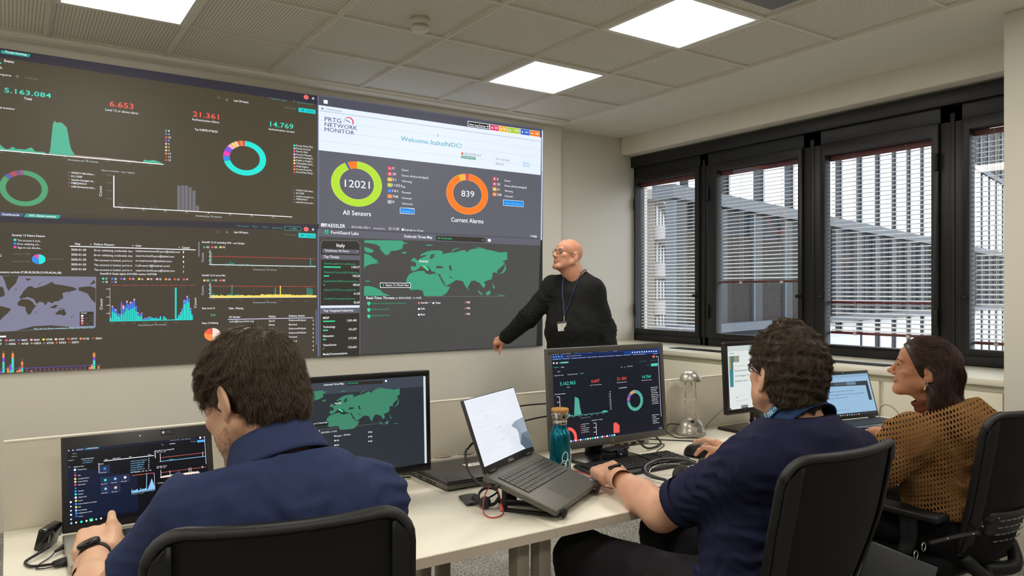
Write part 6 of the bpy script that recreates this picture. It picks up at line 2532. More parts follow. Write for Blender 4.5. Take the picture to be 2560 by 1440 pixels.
# ================================================================== smooth solid modelling for people: distance fields turned into meshes
V3 = lambda *a: np.array(a, np.float32)
class Field:
    def __init__(s, lo, hi, h):
        s.lo = np.array(lo, np.float32); s.h = h
        s.n = np.ceil((np.array(hi) - s.lo) / h).astype(int) + 1
        s.ax = [(s.lo[i] + h * np.arange(s.n[i])).astype(np.float32) for i in range(3)]
        s.D = np.full(s.n, 0.25, np.float32)
    def sub(s, lo, hi):
        a = np.clip(np.floor((np.array(lo) - s.lo) / s.h).astype(int), 0, s.n); b = np.clip(np.ceil((np.array(hi) - s.lo) / s.h).astype(int) + 1, 0, s.n)
        if np.any(b <= a): return None, None
        sl = tuple(slice(a[i], b[i]) for i in range(3))
        P = np.stack(np.meshgrid(*[s.ax[i][sl[i]] for i in range(3)], indexing='ij'), -1)
        return sl, P
    def put(s, fn, lo, hi, k=0.01, op='u'):
        m = max(k, 2 * s.h) + .005
        sl, P = s.sub(np.array(lo) - m, np.array(hi) + m)
        if sl is None: return s
        d = fn(P); a = s.D[sl]
        if op == 'u':
            h = np.clip(.5 + .5 * (a - d) / k, 0, 1); s.D[sl] = a * (1 - h) + d * h - k * h * (1 - h)
        else:
            h = np.clip(.5 - .5 * (a + d) / k, 0, 1); s.D[sl] = a * (1 - h) - d * h + k * h * (1 - h)
        return s
    def cone(s, a, b, ra, rb, k=.01, op='u', flat=None):
        a = V3(*a); b = V3(*b); m = max(ra, rb)
        ba = b - a; L = float(ba @ ba) + 1e-9
        def f(P):
            pa = P - a; t = np.clip((pa @ ba) / L, 0, 1)[..., None]
            q = pa - t * ba
            return np.sqrt((q * q).sum(-1)) - (ra + (rb - ra) * t[..., 0])
        return s.put(f, np.minimum(a, b) - m, np.maximum(a, b) + m, k, op)
    def chain(s, pts, rs, k=.01):
        for i in range(len(pts) - 1): s.cone(pts[i], pts[i + 1], rs[i], rs[i + 1], k)
        return s
    def ell(s, c, r, R=None, k=.01, op='u'):
        c = V3(*c); r = V3(*r); R = None if R is None else np.array(R, np.float32); m = float(r.max())
        def f(P):
            q = P - c
            if R is not None: q = q @ R
            k0 = np.sqrt(((q / r) ** 2).sum(-1)) + 1e-9; k1 = np.sqrt(((q / (r * r)) ** 2).sum(-1)) + 1e-9
            return k0 * (k0 - 1) / k1
        return s.put(f, c - m, c + m, k, op)
    def rbox(s, c, e, rad, R=None, k=.006, op='u'):
        c = V3(*c); e = V3(*e); R = None if R is None else np.array(R, np.float32); m = float(np.sqrt((e ** 2).sum())) + rad
        def f(P):
            q = P - c
            if R is not None: q = q @ R
            q = np.abs(q) - e
            return np.sqrt((np.maximum(q, 0) ** 2).sum(-1)) + np.minimum(q.max(-1), 0) - rad
        return s.put(f, c - m, c + m, k, op)
    def clip(s, c, n, lo=None, hi=None):
        """cut away everything on the side n points to (inside the given box)"""
        lo = s.lo if lo is None else lo; hi = s.lo + s.h * s.n if hi is None else hi
        sl, P = s.sub(lo, hi)
        if sl is None: return s
        n = V3(*n); n = n / np.linalg.norm(n)
        s.D[sl] = np.maximum(s.D[sl], (P - V3(*c)) @ n)
        return s
    def ripple(s, c, n, lam, amp, rad, wob=0.0, seed=0):
        """folds: a train of soft ridges across direction n fading away from c"""
        c = V3(*c); n = V3(*n); n = n / np.linalg.norm(n)
        sl, P = s.sub(c - 2 * rad, c + 2 * rad)
        if sl is None: return s
        q = P - c; w = np.exp(-(q * q).sum(-1) / (rad * rad))
        u = V3(*np.random.RandomState(seed).randn(3)); u -= n * (u @ n); u /= np.linalg.norm(u)
        ph = (q @ n) + wob * np.sin((q @ u) * 6.283 / (lam * 2.6) + seed) * lam
        s.D[sl] -= amp * w * (np.abs(np.sin(ph * 3.1416 / lam)) * -1.4 + .8)
        return s
    def noise(s, amp, scale, seed=0):
        rs = np.random.RandomState(seed); P = np.stack(np.meshgrid(*s.ax, indexing='ij'), -1); o = 0
        near = np.abs(s.D) < .03
        Q = P[near]
        for i in range(5):
            d = rs.randn(3).astype(np.float32); d *= (6.283 / scale) / np.linalg.norm(d) * (.7 + .5 * rs.rand())
            e = rs.randn(3).astype(np.float32) * (6.283 / scale) * .35
            o = o + np.sin(Q @ d + 1.5 * np.sin(Q @ e + i))
        s.D[near] += amp * o / 5 * 2
        return s
    def mesh(s, smooth=1):
        D = s.D; S = D < 0
        n = s.n
        # cells with a sign change
        c = S[:-1, :-1, :-1].astype(np.int8)
        tot = np.zeros(tuple(n - 1), np.int8)
        for i in (0, 1):
            for j in (0, 1):
                for k in (0, 1): tot += S[i:n[0] - 1 + i, j:n[1] - 1 + j, k:n[2] - 1 + k]
        act = (tot > 0) & (tot < 8)
        idx = np.argwhere(act)
        lut = np.full(tuple(n - 1), -1, np.int32); lut[act] = np.arange(len(idx))
        acc = np.zeros((len(idx), 3), np.float32); cnt = np.zeros(len(idx), np.float32)
        cor = [(i, j, k) for i in (0, 1) for j in (0, 1) for k in (0, 1)]
        I = idx.T
        val = {q: D[I[0] + q[0], I[1] + q[1], I[2] + q[2]] for q in cor}
        for a in cor:
            for ax in range(3):
                if a[ax] == 1: continue
                b = list(a); b[ax] = 1; b = tuple(b)
                va, vb = val[a], val[b]; m = (va < 0) != (vb < 0)
                t = np.where(m, va / np.where(m, va - vb, 1), 0)
                p = np.array(a, np.float32)[None].repeat(len(idx), 0); p[:, ax] += t
                acc[m] += p[m]; cnt[m] += 1
        v = (idx + acc / cnt[:, None]) * s.h + s.lo
        faces = []
        for ax in range(3):
            u, w = (ax + 1) % 3, (ax + 2) % 3
            sl0 = [slice(None)] * 3; sl1 = [slice(None)] * 3
            sl0[ax] = slice(0, -1); sl1[ax] = slice(1, None)
            A, B = S[tuple(sl0)], S[tuple(sl1)]
            e = np.argwhere(A != B)
            e = e[(e[:, u] > 0) & (e[:, w] > 0) & (e[:, u] < n[u] - 1) & (e[:, w] < n[w] - 1)]
            if len(e) == 0: continue
            def g(du, dw):
                q = e.copy(); q[:, u] -= du; q[:, w] -= dw
                return lut[q[:, 0], q[:, 1], q[:, 2]]
            quad = np.stack([g(1, 1), g(0, 1), g(0, 0), g(1, 0)], 1)
            flip = ~A[e[:, 0], e[:, 1], e[:, 2]]
            quad[flip] = quad[flip][:, ::-1]
            faces.append(quad)
        f = np.concatenate(faces) if faces else np.zeros((0, 4), int)
        f = f[(f >= 0).all(1)]
        for _ in range(smooth):
            av = np.zeros_like(v); ct = np.zeros(len(v), np.float32)
            for i in range(4):
                for j in ((i + 1) % 4, (i + 3) % 4):
                    np.add.at(av, f[:, i], v[f[:, j]]); np.add.at(ct, f[:, i], 1)
            ct[ct == 0] = 1
            v = v * .45 + .55 * av / ct[:, None]
        return v, f
    def sample(s, P):
        """trilinear value and gradient at points"""
        q = np.clip((P - s.lo) / s.h, 0.01, (s.n - 2)); i = np.floor(q).astype(int); t = q - i
        def at(o): return s.D[i[:, 0] + o[0], i[:, 1] + o[1], i[:, 2] + o[2]]
        def val(t):
            r = 0
            for a in (0, 1):
                for b in (0, 1):
                    for c in (0, 1):
                        r = r + at((a, b, c)) * (t[:, 0] if a else 1 - t[:, 0]) * (t[:, 1] if b else 1 - t[:, 1]) * (t[:, 2] if c else 1 - t[:, 2])
            return r
        d = val(t); g = np.zeros_like(P)
        for ax in range(3):
            e = t.copy(); e[:, ax] = 1; f = t.copy(); f[:, ax] = 0
            g[:, ax] = (val(e) - val(f)) / s.h
        g /= (np.linalg.norm(g, axis=1, keepdims=True) + 1e-9)
        return d, g

def np_mesh(name, parts, mats, parent=None, smooth=True, mat_of=None, attr=None):
    """parts: list of (verts, faces[, material index]) joined as one mesh"""
    vs = []; fs = []; mi = []; o = 0
    for p in parts:
        vs.append(p[0]); fs.append(p[1] + o); mi.append(np.full(len(p[1]), p[2] if len(p) > 2 else 0)); o += len(p[0])
    v = np.concatenate(vs); k = fs[0].shape[1]; f = np.concatenate(fs); mi = np.concatenate(mi)
    me = bpy.data.meshes.new(name)
    me.vertices.add(len(v)); me.vertices.foreach_set('co', v.astype(np.float32).ravel())
    me.loops.add(len(f) * k); me.loops.foreach_set('vertex_index', f.astype(np.int32).ravel())
    me.polygons.add(len(f)); me.polygons.foreach_set('loop_start', np.arange(0, len(f) * k, k, dtype=np.int32))
    me.polygons.foreach_set('material_index', mi.astype(np.int32)); me.polygons.foreach_set('use_smooth', np.full(len(f), smooth))
    if attr is not None:
        a = me.attributes.new('tone', 'FLOAT', 'POINT'); a.data.foreach_set('value', attr.astype(np.float32))
    me.update(calc_edges=True); me.validate()
    for m in (mats if isinstance(mats, (list, tuple)) else [mats]): me.materials.append(m)
    ob = bpy.data.objects.new(name, me); COL.objects.link(ob)
    if parent is not None: put(ob, parent)
    return ob

def xf(M, v):
    A = np.array(M, np.float32); return v @ A[:3, :3].T + A[:3, 3]

def head_matrix(loc, azim, pitch=0, roll=0, sc=1.0):
    """azim: facing direction, degrees clockwise from +Y; pitch: up positive"""
    return Matrix.Translation(loc) @ Matrix.Rotation(-math.radians(azim), 4, 'Z') @ Matrix.Rotation(math.radians(pitch), 4, 'X') @ Matrix.Rotation(math.radians(roll), 4, 'Y') @ Matrix.Scale(sc, 4)

def head_field(neck_to, nr=(.054, .060), jaw=1.0, nose=1.0, h=.0032, eyes=True):
    """local frame: ears at z=0, face to +Y, left ear at -X"""
    F = Field((-.115, -.15, -.235), (.115, .15, .15), h)
    F.ell((0, -.014, .042), (.076, .096, .086))
    F.ell((0, .030, .048), (.064, .064, .056), k=.02)
    F.ell((0, .040, -.022), (.057, .056, .072), k=.02)
    for sx in (-1, 1):
        F.cone((sx * .056 * jaw, -.006, -.042), (sx * .024 * jaw, .070, -.092), .020, .016, k=.022)
        F.ell((sx * .046, .058, -.012), (.022, .022, .02), k=.016)
        F.ell((sx * .040, .035, -.05), (.026, .034, .034), k=.02)
    F.ell((0, .078, -.094), (.023, .019, .018), k=.02)
    F.ell((0, .03, -.085), (.04, .045, .02), k=.025)
    F.cone((-.034, .084, .030), (.034, .084, .030), .010, .010, k=.012)
    for sx in (-1, 1): F.ell((sx * .032, .104, .010), (.019, .014, .013), k=.010, op='s')
    F.cone((0, .092, .020), (0, .112 * 1.0, -.020), .0075, .0105 * nose, k=.010)
    F.ell((0, .113, -.022), (.0105, .0115, .0095), k=.007)
    for sx in (-1, 1): F.ell((sx * .0125, .1015, -.028), (.0075, .0095, .0075), k=.006)
    if eyes:
        for sx in (-1, 1):
            F.ell((sx * .031, .079, .0095), (.0145, .0135, .0125), k=.004)
            F.cone((sx * .018, .0905, .0175), (sx * .044, .083, .0165), .0042, .0036, k=.004)
            F.cone((sx * .019, .0895, .0025), (sx * .043, .083, .0035), .0034, .003, k=.004)
    F.cone((-.020, .0895, -.052), (.020, .0895, -.052), .0052, .0052, k=.008); F.ell((0, .0940, -.0515), (.014, .0055, .005), k=.006)
    F.ell((0, .0930, -.0625), (.017, .0070, .0062), k=.008)
    F.cone((-.023, .0975, -.0567), (.023, .0975, -.0567), .0016, .0016, k=.003, op='s')
    # neck
    F.cone((0, -.022, -.030), tuple(neck_to), nr[0], nr[1], k=.022)
    F.cone((0, .012, -.07), (neck_to[0], neck_to[1] + .02, neck_to[2]), nr[0] * .72, nr[1] * .8, k=.025)
    # ears
    for sx in (-1, 1):
        R = np.array(Matrix.Rotation(sx * math.radians(24), 3, 'Z') @ Matrix.Rotation(math.radians(-10), 3, 'X'))
        c = np.array((sx * .0795, -.012, .004))
        F.ell(c, (.0068, .0205, .0345), R, k=.005)
        F.ell(c + np.array((-sx * .003, .008, -.027)), (.0065, .010, .013), R, k=.006)
        F.ell(c + np.array((sx * .0085, .004, .001)), (.006, .0110, .020), R, k=.004, op='s')
        F.ell(c + np.array((sx * .006, -.001, .013)), (.0045, .0055, .010), R, k=.003, op='s')
        F.cone(c + np.array((sx * .003, .0, .007)), c + np.array((sx * .003, -.006, -.012)), .0022, .0022, k=.003)
        F.ell(c + np.array((-sx * .0005, .0155, -.004)), (.004, .004, .007), k=.004)
    return F

def eyes_parts(M, parent, iris='#3a2c22', look=(0, 0)):
    for sx in (-1, 1):
        m = MB(M); m.smooth = True
        m.ball((sx * .031, .0795, .0095), .0128, .0135, .0115, 20, 14)
        m.cur = 1
        c = Vector((sx * .031 + look[0] * .004, .0915, .0095 + look[1] * .003)); m.ball(c, .0056, .0022, .0056, 14, 10)
        m.cur = 2; m.ball(c + Vector((0, .0010, 0)), .0027, .0014, .0027, 10, 8)
        m.build('eye', [mat('eye_white', '#cfc6bd', rough=.25), mat('iris_' + iris.strip('#'), iris, rough=.2), mat('pupil', '#0a0908', rough=.15)], parent)

def brow(M, parent, col, thick=.0035):
    for sx in (-1, 1):
        m = MB(M); m.smooth = True
        m.tube([(sx * .013, .0945, .0265), (sx * .026, .0955, .0315), (sx * .040, .089, .0310), (sx * .050, .078, .0245)], [thick * .8, thick, thick * .9, thick * .3], 8, smoothpts=4, flat=.55)
        m.build('eyebrow', mat('brow_' + col.strip('#'), col, rough=.8), parent)
        m = MB(M); m.smooth = True
        m.tube([(sx * .0185, .0930, .0125), (sx * .026, .0955, .0155), (sx * .035, .0930, .0155), (sx * .0445, .0865, .0115)], [.0007, .0013, .0014, .0008], 6, smoothpts=4)
        m.build('eyelashes', mat('lash_dark', '#15100d', rough=.7), parent)

def hand_mesh(M, side, curl, thumb, splay=(.10, .02, -.06, -.15), sc=1.0, h=.0021):
    """local: wrist at the origin, fingers to +Y, back of the hand up; side=+1 thumb towards +X
    curl: four lists of three joint angles (degrees, down positive); thumb: (out, down, bend)"""
    F = Field((-.105, -.075, -.115), (.105, .205, .06), h)
    s = side
    F.cone((0, -.075, 0), (0, .0, 0), .0265, .0245, k=.01)
    F.ell((0, -.04, 0), (.030, .06, .023), k=.01)
    F.rbox((s * .000, .047, -.001), (.030, .036, .0045), .0095, k=.014)
    F.cone((s * .028, .022, -.008), (s * .026, .085, -.003), .0145, .0115, k=.010)
    F.cone((-s * .026, .015, -.007), (-s * .029, .080, -.004), .0135, .0105, k=.010)
    F.ell((s * .024, .028, -.013), (.016, .028, .013), k=.012)
    bx = (.0285, .0095, -.0105, -.029); by = (.088, .093, .088, .079)
    Ls = ((.043, .025, .021), (.047, .029, .022), (.043, .027, .021), (.034, .020, .018))
    for i in range(4):
        p = Vector((s * bx[i], by[i], -.001)); a = 0.0; d0 = splay[i] * s
        F.ell(tuple(p + Vector((0, -.002, .006))), (.0078, .0105, .0062), k=.008)
        r = .0094 if i < 3 else .0082
        for j in range(3):
            a += math.radians(curl[i][j])
            d = Vector((math.sin(d0) * math.cos(a), math.cos(d0) * math.cos(a), -math.sin(a)))
            q = p + d * Ls[i][j]; r2 = r * (.93 if j < 2 else .82)
            F.cone(p, q, r, r2, k=.0045)
            p = q; r = r2
    o, dn, bd = [math.radians(x) for x in thumb]
    p = Vector((s * .024, .018, -.012)); d = Vector((s * math.sin(o) * math.cos(dn), math.cos(o) * math.cos(dn), -math.sin(dn)))
    q = p + d * .040; F.cone(p, q, .0165, .0115, k=.010)
    ax = Vector((0, 0, s)); d2 = Matrix.Rotation(bd, 3, ax) @ d
    q2 = q + d2 * .031; F.cone(q, q2, .0112, .0100, k=.005)
    d3 = Matrix.Rotation(bd * .7, 3, ax) @ d2
    q3 = q2 + d3 * .024; F.cone(q2, q3, .0100, .0078, k=.005)
    v, f = F.mesh(1)
    return xf(M, v * sc), f

def aim(loc, fwd, up=(0, 0, 1)):
    y = Vector(fwd).normalized(); u = Vector(up); x = y.cross(u).normalized(); z = x.cross(y)
    return Matrix(((x.x, y.x, z.x, loc[0]), (x.y, y.y, z.y, loc[1]), (x.z, y.z, z.z, loc[2]), (0, 0, 0, 1)))

def torso_frame(pelvis, c7, shL, shR):
    up = (Vector(c7) - Vector(pelvis)); T = up.length; up.normalize()
    rt = (Vector(shR) - Vector(shL)); rt = (rt - up * rt.dot(up)).normalized(); fw = up.cross(rt)
    R = np.array(((rt.x, fw.x, up.x), (rt.y, fw.y, up.y), (rt.z, fw.z, up.z)), np.float32)
    return R, T

def torso_into(F, J, off=0.0, bulk=1.0, belly=1.0, k=.05, low=True):
    """trunk, shoulders (arms are added apart). J: dict of joints"""
    R, T = torso_frame(J['pelvis'], J['c7'], J['shL'], J['shR']); o = np.array(J['pelvis'], np.float32)
    P = lambda x, y, z: tuple(o + R @ V3(x, y, z))
    b = bulk
    if low: F.ell(P(0, -.005, .02), (.178 * b + off, .125 * b + off, .14 + off), R, k=k)
    F.ell(P(0, .018, T * .33), (.160 * b * belly + off, .125 * b * belly + off, .20 + off), R, k=k)
    F.ell(P(0, .004, T * .66), (.178 * b + off, .122 * b + off, .20 + off), R, k=k)
    F.ell(P(0, -.03, T * .80), (.155 * b + off, .085 * b + off, .12 + off), R, k=k)
    c7 = np.array(J['c7'], np.float32) + R @ V3(0, .0, -.035)
    for s in ('shL', 'shR'):
        q = np.array(J[s], np.float32); F.cone(tuple(c7), tuple(q), .052 * b + off, .064 * b + off, k=.04)
    F.cone(tuple(c7), P(0, .02, T + .035), .058 + off, .052 + off, k=.03)
    return P, R, T

def leg_into(F, hip, knee, ank, r=(.088, .062, .045), off=0.0, k=.03):
    F.cone(hip, knee, r[0] + off, r[1] + off, k=k); F.cone(knee, ank, r[1] + off, r[2] + off, k=.02)

# ------------------------------------------------------------------ hair: strands that follow a shell
def strand_mesh(F, roots, flow, steps, seglen, rad, lift, jitter, curl=0.0, clump=0.0, seed=1, gravity=0.0, rise=None, avoid=None):
    """roots: points near the shell; flow(P)-> preferred direction; strands run along the shell surface"""
    rs = np.random.RandomState(seed); n = len(roots)
    P = roots.astype(np.float32).copy(); pts = [P.copy()]
    off = rs.rand(n).astype(np.float32)
    L = (seglen * (.6 + .8 * rs.rand(n))).astype(np.float32)
    jv = rs.randn(n, 3).astype(np.float32)
    W = [rs.randn(3, 3).astype(np.float32) for _ in range(4)]
    tone0 = np.zeros(n, np.float32)
    height = np.zeros(n, np.float32)
    d, g = F.sample(P); P -= g * d[:, None]; pts = [P - g * .002]
    lf = lift * (.3 + 1.0 * off)
    for st in range(steps):
        d, g = F.sample(P)
        f = flow(P)
        nz = 0
        for w in W: nz = nz + np.sin(P @ (w * clump)) if clump else 0
        f = f + jitter * jv + (curl * nz if clump else 0)
        f[:, 2] -= gravity
        f = f - g * (f * g).sum(1, keepdims=True) * .9
        f /= np.linalg.norm(f, axis=1, keepdims=True) + 1e-9
        height += lf * (1.0 if rise is None else rise[st])
        P = P + f * L[:, None]
        d, g = F.sample(P)
        P = P - g * (d - height)[:, None] * .8
        pts.append(P.copy())
    A = np.stack(pts, 1)                        # n, m, 3
    if avoid is not None:
        ok = ~avoid(A.reshape(-1, 3)).reshape(A.shape[:2]).any(1); A = A[ok]; n = len(A)
    m = A.shape[1]
    T = np.gradient(A, axis=1); T /= np.linalg.norm(T, axis=2, keepdims=True) + 1e-9
    up = rs.randn(n, 1, 3).astype(np.float32); N = np.cross(T, up); N /= np.linalg.norm(N, axis=2, keepdims=True) + 1e-9; B = np.cross(T, N)
    r = rad * np.linspace(1, .25, m, dtype=np.float32)[None, :, None] * (.7 + .6 * rs.rand(n, 1, 1).astype(np.float32))
    ring = [A + r * (N * math.cos(a) + B * math.sin(a)) for a in (0, 2.094, 4.189)]
    v = np.stack(ring, 2).reshape(-1, 3)
    idx = np.arange(n * m * 3).reshape(n, m, 3)
    q = []
    for c in range(3):
        e = (c + 1) % 3
        q.append(np.stack([idx[:, :-1, c], idx[:, :-1, e], idx[:, 1:, e], idx[:, 1:, c]], -1).reshape(-1, 4))
    tone = (rs.rand(n)[:, None, None] * np.ones((1, m, 3))).reshape(-1)
    return v, np.concatenate(q), tone

def surface_points(v, f, n, keep, seed=0):
    rs = np.random.RandomState(seed)
    a = v[f[:, 0]]; b = v[f[:, 1]]; c = v[f[:, 2]]; ar = np.linalg.norm(np.cross(b - a, c - a), axis=1)
    i = rs.choice(len(f), n * 3, p=ar / ar.sum()); w = rs.rand(n * 3, 2)
    p = a[i] + (b[i] - a[i]) * w[:, :1] + (v[f[i, 3]] - a[i]) * w[:, 1:]
    k = keep(p); p = p[k][:n]
    return p.astype(np.float32)

def hair_material(name, dark, light, rough=.42):
    m = bpy.data.materials.new(name); m.use_nodes = True; n = m.node_tree; b = n.nodes['Principled BSDF']
    a = n.nodes.new('ShaderNodeAttribute'); a.attribute_name = 'tone'
    r = n.nodes.new('ShaderNodeMix'); r.data_type = 'RGBA'; r.inputs[6].default_value = lin(dark); r.inputs[7].default_value = lin(light)
    n.links.new(a.outputs['Fac'], r.inputs[0]); n.links.new(r.outputs[2], b.inputs['Base Color'])
    b.inputs['Roughness'].default_value = rough; b.inputs['Specular IOR Level'].default_value = .5
    return m
# ================================================================== people
def skin_material(name, col, red):
    m = mat(name, col, rough=.5, spec=.35, sss=.12)
    n = m.node_tree; b = n.nodes['Principled BSDF']
    t = n.nodes.new('ShaderNodeTexCoord'); x = n.nodes.new('ShaderNodeTexNoise'); x.inputs['Scale'].default_value = 22; x.inputs['Detail'].default_value = 3
    n.links.new(t.outputs['Object'], x.inputs['Vector'])
    r = n.nodes.new('ShaderNodeMapRange'); r.inputs[1].default_value = .35; r.inputs[2].default_value = .7; r.inputs[3].default_value = 0; r.inputs[4].default_value = .55
    n.links.new(x.outputs['Fac'], r.inputs[0])
    k = n.nodes.new('ShaderNodeMix'); k.data_type = 'RGBA'; k.inputs[6].default_value = lin(col); k.inputs[7].default_value = lin(red)
    n.links.new(r.outputs[0], k.inputs[0]); n.links.new(k.outputs[2], b.inputs['Base Color'])
    return m
SK1 = skin_material('skin_light', '#dcb294', '#cf9478')
SK2 = skin_material('skin_pale', '#dcae90', '#d08f76')
SK3 = skin_material('skin_warm', '#c08a68', '#a96f52')
SK4 = skin_material('skin_ruddy', '#d29c80', '#c07a62')

def arm_into(F, sh, el, wr, r=(.050, .040, .026), off=0.0, k=.02):
    F.cone(sh, el, r[0] + off, r[1] + off, k=k); m = [el[i] * .62 + wr[i] * .38 for i in range(3)]
    F.cone(el, m, r[1] + off, r[1] * 1.0 + off, k=k); F.cone(m, wr, r[1] * 1.0 + off, r[2] + off, k=k)

def bounds(J, pad, names=None):
    P = np.array([v for k, v in J.items() if names is None or k in names])
    return P.min(0) - pad, P.max(0) + pad

def skin_body(J, HM, neck, hands, arm_r, inset, nr, jaw=1.0, nose=1.0, eyes=True, hsc=1.0, bulk=1.0, lift=0.0):
    """one mesh: head and neck, trunk, arms, legs and hands"""
    HF = head_field(neck, nr, jaw, nose, eyes=eyes)
    v, f = HF.mesh(1)
    if lift: v = v.copy(); v[:, 2] += lift * np.clip(-v[:, 2] / .08, 0, 1) * np.clip((v[:, 1] + .02) / .05, 0, 1)
    parts = [(xf(HM, v), f)]
    lo, hi = bounds(J, .2, ('shL', 'shR', 'elL', 'elR', 'wrL', 'wrR'))
    F = Field(lo, hi, .0055)
    for s in 'LR': arm_into(F, J['sh' + s], J['el' + s], J['wr' + s], arm_r)
    parts.append(F.mesh(1))
    lo, hi = bounds(J, .22, ('pelvis', 'c7', 'shL', 'shR', 'knL', 'knR', 'anL', 'anR'))
    F = Field(lo, hi, .012); torso_into(F, J, -inset, bulk)
    for s in 'LR': leg_into(F, J['hip' + s], J['kn' + s], J['an' + s], off=-.008)
    parts.append(F.mesh(1))
    for h in hands: parts.append(h)
    return parts

def clothes_top(J, sleeves, off, bulk, hem_z, folds, h=.0055, belly=1.0, arm_r=(.056, .050, .046), seed=3, noise=.0022, nscale=.11, neck_cut=None, cuffs=True, hem_n=(0, 0, -1), low=True):
    lo, hi = bounds(J, .26, ('pelvis', 'c7', 'shL', 'shR', 'elL', 'elR') + (('wrL', 'wrR') if sleeves > 1 else ()))
    F = Field(lo, hi, h)
    P, R, T = torso_into(F, J, off, bulk, belly, low=low)
    for s in 'LR':
        sh, el, wr = [np.array(J[q + s], np.float32) for q in ('sh', 'el', 'wr')]
        if sleeves <= 1:
            e = sh + (el - sh) * sleeves; F.cone(tuple(sh), tuple(sh + (el - sh) * (sleeves + .05)), arm_r[0] + off, arm_r[1] + off, k=.035)
        else:
            w = el + (wr - el) * (sleeves - 1); F.cone(tuple(sh), tuple(el), arm_r[0] + off, arm_r[1] + off, k=.035); F.cone(tuple(el), tuple(w), arm_r[1] + off, arm_r[2] + off, k=.03)
    for fd in folds: F.ripple(*fd)
    if noise: F.noise(noise, nscale, seed)
    if sleeves <= 1:
        for s in 'LR':
            sh, el = [np.array(J[q + s], np.float32) for q in ('sh', 'el')]
            e = sh + (el - sh) * sleeves; d = el - sh
            F.clip(tuple(e), tuple(d), e - .14, e + .14)
    if hem_z is not None: F.clip((0, 0, hem_z), hem_n)
    if neck_cut is not None: F.clip(neck_cut[0], neck_cut[1], np.array(neck_cut[0]) - .16, np.array(neck_cut[0]) + .16)
    return F, P, R, T

def collar(name, c, up, fwd, rx, ry, stand, fall, flare, m, parent, gap=28, thick=.003, back_rise=.012):
    up = Vector(up).normalized(); fwd = (Vector(fwd) - up * Vector(fwd).dot(up)).normalized(); rt = fwd.cross(up)
    c = Vector(c)
    def pt(u, v):
        a = math.radians(gap + (360 - 2 * gap) * u); ca, sa = math.cos(a), math.sin(a)
        rear = (1 - ca) / 2
        if v < .4:
            q = v / .4; r = 1.0; z = stand * q
            g = .0
        elif v < .55:
            q = (v - .4) / .15; g = .007 * q; z = stand + .004 * math.sin(q * math.pi)
        else:
            q = (v - .55) / .45; g = .007 + flare * q; z = stand - fall * q * (1 + .35 * (1 - rear))
        z += back_rise * rear
        return tuple(c + fwd * (ry + g) * ca + rt * (rx + g) * sa + up * z)
    mb = MB(); mb.grid(pt, 48, 14); o = mb.build(name, m, parent, smooth=True)
    so = o.modifiers.new('solid', 'SOLIDIFY'); so.thickness = thick
    return o

def glasses(M, parent, col='#141210', w=.0235, hgt=.0185, r=.0017):
    m = MB(M); m.smooth = True
    for sx in (-1, 1):
        ring = []
        for k in range(24):
            a = 2 * math.pi * k / 24; ca, sa = math.cos(a), math.sin(a)
            ring.append((sx * .0325 + w * math.copysign(abs(ca) ** .75, ca), .1045 - .012 * abs((sx * .0325 + w * ca) / .055) ** 2, .0075 + hgt * math.copysign(abs(sa) ** .8, sa)))
        m.tube(ring, r, 7, closed=True)
        m.tube([(sx * .0565, .092, .013), (sx * .068, .080, .013), (sx * .078, .03, .012), (sx * .0815, -.006, .012), (sx * .081, -.022, -.004)], r * .95, 7, smoothpts=5)
    m.tube([(-.010, .1045, .010), (0, .107, .0125), (.010, .1045, .010)], r, 7, smoothpts=4)
    o = m.build('glasses', mat('glasses_' + col.strip('#'), col, rough=.3), parent)
    g = MB(M)
    for sx in (-1, 1):
        pts = [(sx * .0325 + w * .96 * math.cos(a), .0075 + hgt * .96 * math.sin(a)) for a in [2 * math.pi * k / 20 for k in range(20)]]
        g.add([(x, .1040 - .012 * abs(x / .055) ** 2, z) for x, z in pts], [tuple(range(20))])
    lm = _M.get('lens') or bpy.data.materials.new('lens')
    if 'lens' not in _M:
        _M['lens'] = lm; lm.use_nodes = True; n = lm.node_tree; n.nodes.clear()
        q = n.nodes.new('ShaderNodeOutputMaterial'); x = n.nodes.new('ShaderNodeMixShader'); a = n.nodes.new('ShaderNodeBsdfTransparent'); b = n.nodes.new('ShaderNodeBsdfGlossy'); b.inputs['Roughness'].default_value = .03
        x.inputs[0].default_value = .08; n.links.new(a.outputs[0], x.inputs[1]); n.links.new(b.outputs[0], x.inputs[2]); n.links.new(x.outputs[0], q.inputs[0])
    g.build('lens', lm, o)

def scalp(h=.0035, thick=.008, top=.014, p1=((0, .062, .045), (0, .75, -.66)), p2=((0, -.05, -.062), (0, .30, -.95)), clip=True, noise=.002):
    F = Field((-.135, -.16, -.14), (.135, .15, .175), h)
    F.ell((0, -.014, .042), (.076 + thick, .096 + thick, .086 + thick))
    F.ell((0, .028, .052), (.064 + thick, .066 + thick, .056 + top), k=.02)
    F.ell((0, -.005, .082), (.066, .088, .050 + top), k=.02)
    F.ell((0, -.055, -.03), (.058 + thick * .5, .052 + thick * .6, .05), k=.03)
    if noise: F.noise(noise, .03, 4)
    if clip:
        F.clip(*p1); F.clip(*p2)
        for sx in (-1, 1): F.ell((sx * .092, .000, -.012), (.022, .030, .046), k=.006, op='s')
    return F

def half(p):
    c, n = np.array(p[0]), np.array(p[1]) / np.linalg.norm(p[1])
    return lambda P: (P - c) @ n

